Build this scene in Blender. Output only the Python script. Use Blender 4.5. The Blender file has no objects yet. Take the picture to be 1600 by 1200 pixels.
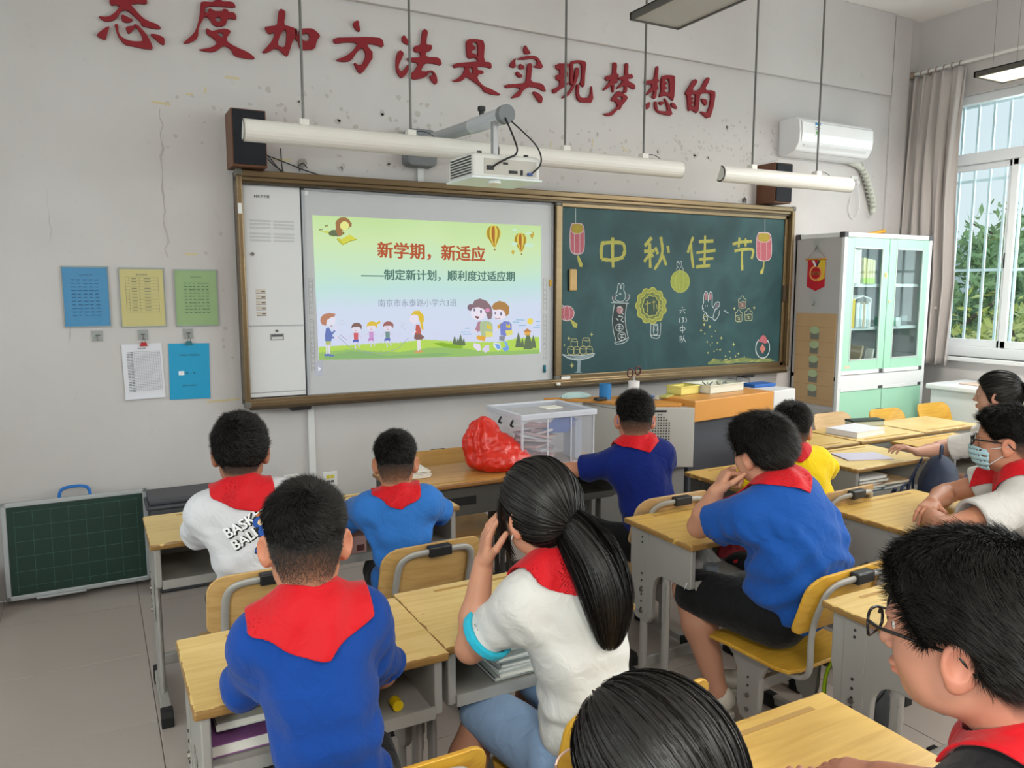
import bpy, bmesh, math, random
import numpy as np
from mathutils import Vector, Matrix, noise
from mathutils.bvhtree import BVHTree
random.seed(7); rng = np.random.RandomState(5)
PI = math.pi
sc = bpy.context.scene
C = sc.collection
# ---------------------------------------------------------------- camera
YAW, PITCH, ROLL = 0.493661, 0.123751, 0.00056
F_ = Vector((math.sin(YAW)*math.cos(PITCH), math.cos(YAW)*math.cos(PITCH), -math.sin(PITCH)))
R0 = Vector((math.cos(YAW), -math.sin(YAW), 0)); U0 = R0.cross(F_)
R_ = R0*math.cos(ROLL)+U0*math.sin(ROLL); U_ = U0*math.cos(ROLL)-R0*math.sin(ROLL)
cam = bpy.data.cameras.new('camera'); camo = bpy.data.objects.new('camera', cam); C.objects.link(camo)
M_ = Matrix((R_, U_, -F_)).transposed().to_4x4(); M_.translation = Vector((-0.718203, -4.548836, 1.583047))
camo.matrix_world = M_
cam.sensor_width = 36; cam.lens = 1215.345/1600*36; cam.clip_start = 0.05; cam.clip_end = 200
sc.camera = camo
# ---------------------------------------------------------------- sky
w = bpy.data.worlds.new('sky'); sc.world = w; w.use_nodes = True
nt = w.node_tree; nt.nodes.clear()
bg = nt.nodes.new('ShaderNodeBackground'); wo = nt.nodes.new('ShaderNodeOutputWorld')
tc = nt.nodes.new('ShaderNodeTexCoord'); sx = nt.nodes.new('ShaderNodeSeparateXYZ'); cr = nt.nodes.new('ShaderNodeValToRGB')
cr.color_ramp.elements[0].position = 0.0; cr.color_ramp.elements[0].color = (0.94, 0.97, 1.0, 1)
cr.color_ramp.elements[1].position = 0.6; cr.color_ramp.elements[1].color = (0.74, 0.87, 1.0, 1)
nt.links.new(tc.outputs['Generated'], sx.inputs[0]); nt.links.new(sx.outputs['Z'], cr.inputs[0])
nt.links.new(cr.outputs[0], bg.inputs['Color']); nt.links.new(bg.outputs[0], wo.inputs['Surface'])
bg.inputs['Strength'].default_value = 1.05
# ---------------------------------------------------------------- lights
def area(name, loc, size, size_y, power, direction, color=(1,1,1), spread=PI):
    l = bpy.data.lights.new(name, 'AREA'); l.shape = 'RECTANGLE'; l.size = size; l.size_y = size_y
    l.energy = power; l.color = color; l.spread = spread
    o = bpy.data.objects.new(name, l); C.objects.link(o); o.location = loc
    o.rotation_euler = Vector(direction).to_track_quat('-Z', 'Y').to_euler(); return o
# daylight entering through the windows of the right wall (outside the glass) and the corridor windows opposite
area('daylight_window_front', (6.35, -1.75, 2.5), 2.6, 2.6, 80, (-1, 0, -0.25), (0.97, 0.99, 1.0))
area('daylight_window_middle', (6.3, -4.6, 2.3), 2.4, 2.2, 235, (-1, 0.1, -0.15), (1.0, 0.985, 0.97))
area('daylight_window_back', (6.3, -7.3, 2.3), 2.4, 2.2, 220, (-1, 0.2, -0.1), (1.0, 0.985, 0.97))
area('daylight_corridor_front', (-3.2, -2.2, 2.3), 2.2, 1.8, 45, (1, 0, -0.1), (1.0, 0.95, 0.90))
area('daylight_corridor_back', (-3.2, -6.0, 2.3), 2.4, 1.8, 240, (1, 0.25, -0.05), (1.0, 0.95, 0.90))
sc.view_settings.view_transform = 'Standard'; sc.view_settings.look = 'None'
sc.view_settings.gamma = 1; sc.view_settings.use_curve_mapping = False; sc.view_settings.exposure = -0.08
# ---------------------------------------------------------------- materials
def lin(c):
    if isinstance(c, str):
        c = c.lstrip('#'); c = [int(c[i:i+2], 16)/255 for i in (0, 2, 4)]
        c = [x/12.92 if x <= .04045 else ((x+.055)/1.055)**2.4 for x in c]
    return (c[0], c[1], c[2], 1)
_m = {}
def mat(name, col, rough=.6, metal=0, var=0.0, scale=8, bump=0.0, bscale=60, trans=0, alpha=1, emit=None, es=1, spec=.5, sheen=0, stretch=None, sss=0, ior=1.45, coat=0):
    if name in _m: return _m[name]
    m = bpy.data.materials.new(name); m.use_nodes = True; n = m.node_tree; b = n.nodes['Principled BSDF']
    b.inputs['Base Color'].default_value = lin(col); b.inputs['Roughness'].default_value = rough
    b.inputs['Metallic'].default_value = metal; b.inputs['Specular IOR Level'].default_value = spec
    b.inputs['Transmission Weight'].default_value = trans; b.inputs['Alpha'].default_value = alpha; b.inputs['IOR'].default_value = ior
    b.inputs['Coat Weight'].default_value = coat
    if sheen: b.inputs['Sheen Weight'].default_value = sheen
    if sss:
        b.inputs['Subsurface Weight'].default_value = sss; b.inputs['Subsurface Radius'].default_value = (.02, .008, .004); b.inputs['Subsurface Scale'].default_value = .3
    if emit: b.inputs['Emission Color'].default_value = lin(emit); b.inputs['Emission Strength'].default_value = es
    if var or bump:
        t = n.nodes.new('ShaderNodeTexCoord'); mp = n.nodes.new('ShaderNodeMapping'); n.links.new(t.outputs['Object'], mp.inputs[0])
        if stretch: mp.inputs['Scale'].default_value = stretch
    if var:
        nz = n.nodes.new('ShaderNodeTexNoise'); nz.inputs['Scale'].default_value = scale; nz.inputs['Detail'].default_value = 5
        n.links.new(mp.outputs[0], nz.inputs['Vector'])
        mx = n.nodes.new('ShaderNodeMix'); mx.data_type = 'RGBA'
        c = lin(col); mx.inputs[6].default_value = (c[0]*(1-var), c[1]*(1-var), c[2]*(1-var), 1)
        mx.inputs[7].default_value = tuple(min(1, x*(1+var)) for x in c[:3])+(1,)
        n.links.new(nz.outputs['Fac'], mx.inputs[0]); n.links.new(mx.outputs[2], b.inputs['Base Color'])
    if bump:
        nb = n.nodes.new('ShaderNodeTexNoise'); nb.inputs['Scale'].default_value = bscale; nb.inputs['Detail'].default_value = 4
        n.links.new(mp.outputs[0], nb.inputs['Vector']); bp = n.nodes.new('ShaderNodeBump'); bp.inputs['Strength'].default_value = bump; bp.inputs['Distance'].default_value = .01
        n.links.new(nb.outputs['Fac'], bp.inputs['Height']); n.links.new(bp.outputs[0], b.inputs['Normal'])
    _m[name] = m; return m
def emitmat(name, col, s=1):
    if name in _m: return _m[name]
    m = bpy.data.materials.new(name); m.use_nodes = True; n = m.node_tree; n.nodes.clear()
    e = n.nodes.new('ShaderNodeEmission'); o = n.nodes.new('ShaderNodeOutputMaterial'); e.inputs[0].default_value = lin(col); e.inputs[1].default_value = s
    n.links.new(e.outputs[0], o.inputs[0]); _m[name] = m; return m
def nodes_of(m): return m.node_tree.nodes, m.node_tree.links, m.node_tree.nodes['Principled BSDF']
# ---------------------------------------------------------------- mesh helpers
class MB:
    def __init__(s): s.v = []; s.f = []; s.m = []; s.mats = []; s.cur = 0
    def use(s, m):
        if m not in s.mats: s.mats.append(m)
        s.cur = s.mats.index(m); return s
    def add(s, vs, fs):
        o = len(s.v); s.v += [tuple(p) for p in vs]; s.f += [tuple(i+o for i in f) for f in fs]; s.m += [s.cur]*len(fs); return s
    def box(s, x0, x1, y0, y1, z0, z1):
        return s.add([(x0,y0,z0),(x1,y0,z0),(x1,y1,z0),(x0,y1,z0),(x0,y0,z1),(x1,y0,z1),(x1,y1,z1),(x0,y1,z1)],
                     [(3,2,1,0),(4,5,6,7),(0,1,5,4),(1,2,6,5),(2,3,7,6),(3,0,4,7)])
    def prism(s, pts, axis, lo, hi):
        n = len(pts)
        def P(a, b, c): return {'x': (c,a,b), 'y': (a,c,b), 'z': (a,b,c)}[axis]
        vs = [P(a,b,lo) for a, b in pts]+[P(a,b,hi) for a, b in pts]
        fs = [tuple(range(n-1,-1,-1)), tuple(range(n,2*n))]+[(i,(i+1)%n,(i+1)%n+n,i+n) for i in range(n)]
        return s.add(vs, fs)
    def tube(s, pts, r, n=8, closed=False, caps=True, ry=None):
        pts = [Vector(p) for p in pts]; k = len(pts); rs = r if isinstance(r, (list, tuple)) else [r]*k; up = None; vs = []
        for i in range(k):
            t = (pts[(i+1) % k]-pts[i-1]) if closed else (pts[min(i+1,k-1)]-pts[max(i-1,0)])
            t.normalize()
            if up is None:
                up = Vector((0,0,1)) if abs(t.z) < .9 else Vector((0,1,0))
            a = t.cross(up)
            if a.length < 1e-6: a = t.cross(Vector((1,0,0)))
            a.normalize(); up = a.cross(t)
            for j in range(n):
                th = 2*PI*j/n; vs.append(pts[i]+a*math.cos(th)*rs[i]+up*math.sin(th)*(ry if ry else rs[i]))
        fs = []
        for i in range(k if closed else k-1):
            for j in range(n):
                i2 = (i+1) % k; fs.append((i*n+j, i*n+(j+1) % n, i2*n+(j+1) % n, i2*n+j))
        if caps and not closed: fs += [tuple(range(n-1,-1,-1)), tuple((k-1)*n+j for j in range(n))]
        return s.add(vs, fs)
    def cyl(s, a, b, r, n=12, r2=None): return s.tube([a, b], [r, r2 if r2 is not None else r], n)
    def sphere(s, c, rx, ry=None, rz=None, nu=12, nv=8):
        ry = ry or rx; rz = rz or rx; vs = [(c[0],c[1],c[2]-rz)]
        for i in range(1, nv):
            ph = -PI/2+PI*i/nv
            for j in range(nu): vs.append((c[0]+rx*math.cos(ph)*math.cos(2*PI*j/nu), c[1]+ry*math.cos(ph)*math.sin(2*PI*j/nu), c[2]+rz*math.sin(ph)))
        vs.append((c[0],c[1],c[2]+rz)); L = len(vs)-1; fs = []
        for j in range(nu): fs.append((0, 1+(j+1) % nu, 1+j))
        for i in range(nv-2):
            for j in range(nu): a = 1+i*nu; fs.append((a+j, a+(j+1) % nu, a+nu+(j+1) % nu, a+nu+j))
        a = 1+(nv-2)*nu
        for j in range(nu): fs.append((a+j, a+(j+1) % nu, L))
        return s.add(vs, fs)
    def quad(s, a, b, c, d): return s.add([a,b,c,d], [(0,1,2,3)])
    def xform(s, M):
        s.v = [tuple(M @ Vector(p)) for p in s.v]; return s
    def build(s, name, m=None, parent=None, bevel=0, seg=2, smooth=False, kind=None, loc=None):
        me = bpy.data.meshes.new(name); me.from_pydata(s.v, [], s.f)
        for x in (s.mats if s.mats else [m]): me.materials.append(x)
        if s.mats: me.polygons.foreach_set('material_index', s.m)
        if smooth:
            me.polygons.foreach_set('use_smooth', [True]*len(me.polygons))
        me.update(); me.validate()
        o = bpy.data.objects.new(name, me); C.objects.link(o)
        if parent: o.parent = parent
        if loc: o.location = loc
        if bevel:
            b = o.modifiers.new('bevel', 'BEVEL'); b.width = bevel; b.segments = seg; b.limit_method = 'ANGLE'; b.angle_limit = math.radians(40); b.harden_normals = False
        if kind: o['kind'] = kind
        return o
def smooth_angle(o, deg=40):
    me = o.data
    me.polygons.foreach_set('use_smooth', [True]*len(me.polygons))
    try: me.set_sharp_from_angle(angle=math.radians(deg))
    except Exception: pass
    return o
def thing(name, label, cat, loc=(0,0,0), rotz=0, group=None):
    o = bpy.data.objects.new(name, None); C.objects.link(o); o.location = loc; o.rotation_euler = (0,0,rotz)
    o['label'] = label; o['category'] = cat
    if group: o['group'] = group
    return o
def tag(o, label, cat, group=None):
    o['label'] = label; o['category'] = cat
    if group: o['group'] = group
    return o
def struct(o): o['kind'] = 'structure'; return o
def dup(root, loc, rotz=0, label=None, group=None):
    kids = {}
    for x in bpy.data.objects:
        if x.parent: kids.setdefault(x.parent, []).append(x)
    def cp(o, par):
        c = o.copy(); C.objects.link(c)
        if par: c.parent = par
        for k in kids.get(o, []): cp(k, c)
        return c
    r = cp(root, None); r.location = loc; r.rotation_euler = (0,0,rotz)
    if label: r['label'] = label
    if group: r['group'] = group
    return r
def textmesh(body, size, extrude=0, align='CENTER', bold=0, spacing=1.0):
    cu = bpy.data.curves.new('txt', 'FONT'); cu.body = body; cu.size = size; cu.extrude = extrude; cu.align_x = align; cu.align_y = 'CENTER'
    cu.resolution_u = 3; cu.space_character = spacing
    o = bpy.data.objects.new('txt', cu); C.objects.link(o)
    dg = bpy.context.evaluated_depsgraph_get(); me = bpy.data.meshes.new_from_object(o.evaluated_get(dg))
    vs = [v.co.copy() for v in me.vertices]; fs = [tuple(p.vertices) for p in me.polygons]
    bpy.data.objects.remove(o); bpy.data.curves.remove(cu); bpy.data.meshes.remove(me)
    if bold:
        V, F = [], []
        for dx, dy in ((-bold, 0), (bold, 0), (0, -bold*.6), (0, bold*.6)):
            F += [tuple(i+len(V) for i in f) for f in fs]; V += [v+Vector((dx, dy, .0006*len(V)/max(1,len(vs))*size)) for v in vs]
        vs, fs = V, F
    return vs, fs
def polymesh(loops, extrude=0):
    # filled outline with holes (loops of 2D points), even-odd
    cu = bpy.data.curves.new('pl', 'CURVE'); cu.dimensions = '2D'; cu.fill_mode = 'BOTH'; cu.extrude = extrude
    for L in loops:
        s = cu.splines.new('POLY'); s.points.add(len(L)-1); s.use_cyclic_u = True
        for i, (x, y) in enumerate(L): s.points[i].co = (x, y, 0, 1)
    o = bpy.data.objects.new('pl', cu); C.objects.link(o)
    dg = bpy.context.evaluated_depsgraph_get(); me = bpy.data.meshes.new_from_object(o.evaluated_get(dg))
    vs = [v.co.copy() for v in me.vertices]; fs = [tuple(p.vertices) for p in me.polygons]
    bpy.data.objects.remove(o); bpy.data.curves.remove(cu); bpy.data.meshes.remove(me)
    return vs, fs
def chaikin(L, n=1, closed=True):
    for _ in range(n):
        o = []
        m = len(L)
        for i in range(m if closed else m-1):
            a = L[i]; b = L[(i+1) % m]
            o += [(a[0]*.78+b[0]*.22, a[1]*.78+b[1]*.22), (a[0]*.22+b[0]*.78, a[1]*.22+b[1]*.78)]
        if not closed: o = [L[0]]+o+[L[-1]]
        L = o
    return L
def ribbon2d(pts, w):
    # stroke as quads in 2D
    n = len(pts); vs = []; ws = w if isinstance(w, (list, tuple)) else [w]*n
    for i in range(n):
        a = pts[max(i-1,0)]; b = pts[min(i+1,n-1)]; dx, dy = b[0]-a[0], b[1]-a[1]; L = math.hypot(dx, dy) or 1
        vs += [(pts[i][0]-dy/L*ws[i]/2, pts[i][1]+dx/L*ws[i]/2), (pts[i][0]+dy/L*ws[i]/2, pts[i][1]-dx/L*ws[i]/2)]
    return vs, [(2*i, 2*i+1, 2*i+3, 2*i+2) for i in range(n-1)]
def flat_on_wall(mb, vs2, fs, y):
    # 2D drawing (x,z) laid on a vertical plane facing the room (-y)
    mb.add([(v[0], y, v[1]) for v in vs2], [tuple(f) for f in fs])
# outlines of the wall lettering, the projected picture and the chalk drawings, in half millimetres on the wall:
# the first x,z pair is a position, every later pair is the step from the point before
WALL_CHARS = [[[[-1112,6066,11,-59,-6,-27,17,-33,39,15,34,-8,-6,-17,-26,-40,-51,-49,-45,-20,-66,0,27,-29,37,-12,54,13,35,24,47,74,26,23,30,4,28,-14,95,-79,8,-35,39,-8,80,-6,56,6,1,16,-29,25,-95,22,-48,29,-56,59,-42,47,75,21,80,4,2,51,-89,6,-39,4,-5,92,-59,-21,-4,-72]],[[-997,5876,-11,-24,8,-35,28,-13,50,11,23,26,-31,10,-48,21]],[[-1115,5748,-35,-18,-91,-83,28,-22,56,-20,19,78]],[[-1073,5770,34,12,-1,-75,17,-44,52,-27,59,-6,69,10,23,11,-9,51,-37,63,-38,30,40,6,76,-77,41,-74,20,-72,-69,-5,-148,13,-44,4,-42,46,-22,39,-11,60]],[[-974,5761,100,28,-43,-63,-31,-28,-14,21]],[[-753,5727,56,5,55,-14,26,-17,-5,-72,-50,27,-48,41]]],
[[[-246,6124,141,13,2,78,61,-1,-6,-60,110,19,29,-24,8,-32,-129,-9,-130,-16,-44,-18,-11,-50,-6,-55,-32,-54,-30,-64,-10,-98,-38,-33,-54,-32,-56,-10,20,24,88,88,35,70,31,113,16,110]],[[-178,6062,27,7,37,-24,84,17,-1,24,49,-1,4,-26,61,7,22,-46,-9,-24,-55,3,-27,-5,-31,-83,-109,-16,-40,61,-26,28,-32,-10,2,43,48,3],[-106,5987,44,12,6,-43,-36,-14,-23,16]],[[-203,5866,48,-26,60,23,77,26,43,-11,16,-13,-41,-59,-10,-46,84,-43,143,-42,57,-43,-3,-17,-79,-7,-89,7,-44,17,-25,57,-70,29,-79,-71,-66,-22,-117,10,54,14,87,30,62,53,-58,52,-47,20,-12,36],[-107,5829,60,14,10,-21,-18,-37]]],
[[[554,6174,35,6,36,-26,-28,-136,51,-5,72,-14,19,-17,-9,-77,-34,-18,-62,-186,-23,-10,-101,82,-92,-70,-68,-9,44,50,80,99,29,92,-71,-42,-42,69,32,11,106,28,11,90],[604,5975,23,-15,-12,-148,-40,-37,-55,24,34,106]],[[717,6005,26,-25,5,-117,-25,28]],[[766,6002,127,25,40,-9,69,-52,-46,-61,-23,-97,-134,-27,-36,14,-14,100],[825,5970,46,-6,8,-44,-31,-40,-46,3,-16,43]]],
[[[1427,6192,21,-6,-1,-40,15,-63,-17,-12,-42,30,-27,41,18,32]],[[1145,5962,228,38,200,33,152,9,20,-105,-116,24,-108,-8,105,-112,-120,-183,-51,-49,-42,37,-43,85,66,-32,43,22,49,113,-44,80,-80,-84,-59,-93,-92,-22,-97,6,127,60,100,86,52,84,-148,-16,-133,-37]]],
[[[2000,6118,71,-102,-43,-3,-59,30,-2,54]],[[1930,5942,55,-26,-12,-42,-62,-124,22,-52,37,5,78,105,-7,-97,-80,-94,-52,44,-24,72,6,123]],[[2237,6225,61,-18,-21,-93,-7,-70,78,11,-6,-63,-73,-31,-10,-59,184,23,33,-96,-97,15,-124,-9,-64,-105,78,10,-1,-70,-186,-53,-11,78,44,26,62,104,-125,0,-26,35,30,7,141,23,1,62,-77,-11,-5,68,88,23,12,101]],[[2261,5739,78,24,54,-42,20,-75,-21,-47,-55,38,-30,59,55,7,-8,31,-39,9,-55,-74]]],
[[[2801,6185,150,23,104,-11,-22,-247,104,7,17,-76,-73,15,-125,-10,-11,-43,80,1,14,-37,-69,-9,-28,-57,82,-81,112,-23,135,-49,-7,-15,-114,-3,-112,26,-21,46,-103,53,-123,57,-34,-58,-75,-26,-78,0,78,41,68,56,42,97,-95,-15,-61,-23,-15,48,185,42,151,28,2,16,-30,32,-109,-33,-16,110],[2876,6154,54,20,30,-26,-3,-164,-18,37,-51,11,-23,8,24,27,34,17,4,30,-38,12],[2867,5872,20,-19,-4,-78,-44,36,-4,30]]],
[[[3632,6240,37,-54,47,-48,-91,-16,-18,56]],[[3494,6059,-12,-45,9,-82,-91,11,36,65]],[[3526,6059,143,48,111,14,60,-35,68,-109,-164,4,67,39,-1,50,-67,16,-103,-29,-114,-15]],[[3541,6000,77,-29,-4,-35,-69,-9]],[[3506,5901,83,-45,-7,-28,-44,-3,-41,32]],[[3667,6014,62,8,-7,-125,-15,-107,187,1,46,-86,-15,-11,-120,39,-134,-6,-96,-82,-15,-52,-145,-43,65,59,95,85,-95,8,-130,-32,-12,46,200,29,103,31,14,101]],[[3735,5678,85,-6,76,-54,-23,-88,-83,76]]],
[[[4090,6066,204,27,1,-42,-73,-16,-5,-51,52,4,8,-66,-62,-20,4,-63,78,15,-34,-42,-116,-71,-77,-63,-35,57,119,58,0,69,-54,0,-9,62,62,8,-1,69,-54,-4]],[[4309,6123,123,32,95,3,37,-28,-22,-131,-7,-191,-76,59,32,23,8,206,-35,28,-87,-18,-23,-16,1,-89,2,-172,-47,1,1,166]],[[4393,6060,59,-8,-25,-144,-85,-164,-78,-79,-74,-27,12,27,108,89,62,122]],[[4412,5849,43,-8,-5,-110,28,-55,152,21,21,193,36,-252,-169,-16,-56,7,-48,47]]],
[[[5002,6208,62,-14,-13,-134,44,-4,-12,-47,-30,-9,28,-45,-12,-20,-43,7,-8,-128,-26,-3,-2,102,-125,-99,-26,9,130,142,-83,-19,-17,55,129,40,3,97]],[[5203,6222,54,-9,-12,-144,70,21,28,-55,-92,-21,4,-26,119,-35,1,-64,-39,4,-96,38,-5,-107,-70,4,30,30,2,74,-111,-68,-19,10,117,117,-85,-8,-16,32,116,29,5,96]],[[5087,5840,54,-12,111,-49,-7,-38,-92,-95,-18,-51,-43,1,-61,-61,-45,-39,-92,-5,-39,20,99,22,76,51,61,55,-40,57,-61,-4,-9,27,60,73],[5088,5761,62,13,16,-23,-30,-40,-70,29]]],
[[[5743,6251,33,-8,-14,-170,28,-9,0,-25,-37,-17,32,-83,-29,-4,-16,-139,-74,29,39,42,-1,50,-135,-90,-12,5,145,166,-145,-24,-21,47,172,40,14,82]],[[5837,6120,65,27,141,13,38,-23,-17,-331,-60,38,-43,26,-75,-8,-81,-32,7,36,31,79,-18,48],[5896,6090,82,16,15,-207,-117,25,73,52,-58,19,56,50,-50,13]],[[5651,5767,-37,-129,-69,47]],[[5721,5766,33,4,23,-109,33,-15,158,10,-19,74,-62,107,43,-27,78,-99,45,-108,-192,4,-83,17,-51,57]],[[5790,5776,107,5,-56,-65]],[[6025,5795,65,-25,53,-71,-119,33]]],
[[[6438,6168,64,-37,-121,-143,155,18,138,213,57,-31,-108,-166,168,17,55,-24,-36,-220,-69,-181,-188,102,56,3,80,-15,58,110,20,160,-45,21,-149,-24,-33,-49,-17,-246,-124,56,-59,-38,-26,229,-46,10,76,109],[6400,5939,69,8,1,-33,-11,-162,-88,48,60,13,2,26,-47,8,50,44,-69,12]],[[6567,5906,106,-8,19,-44,-24,-48,-46,28]]]]
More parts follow.
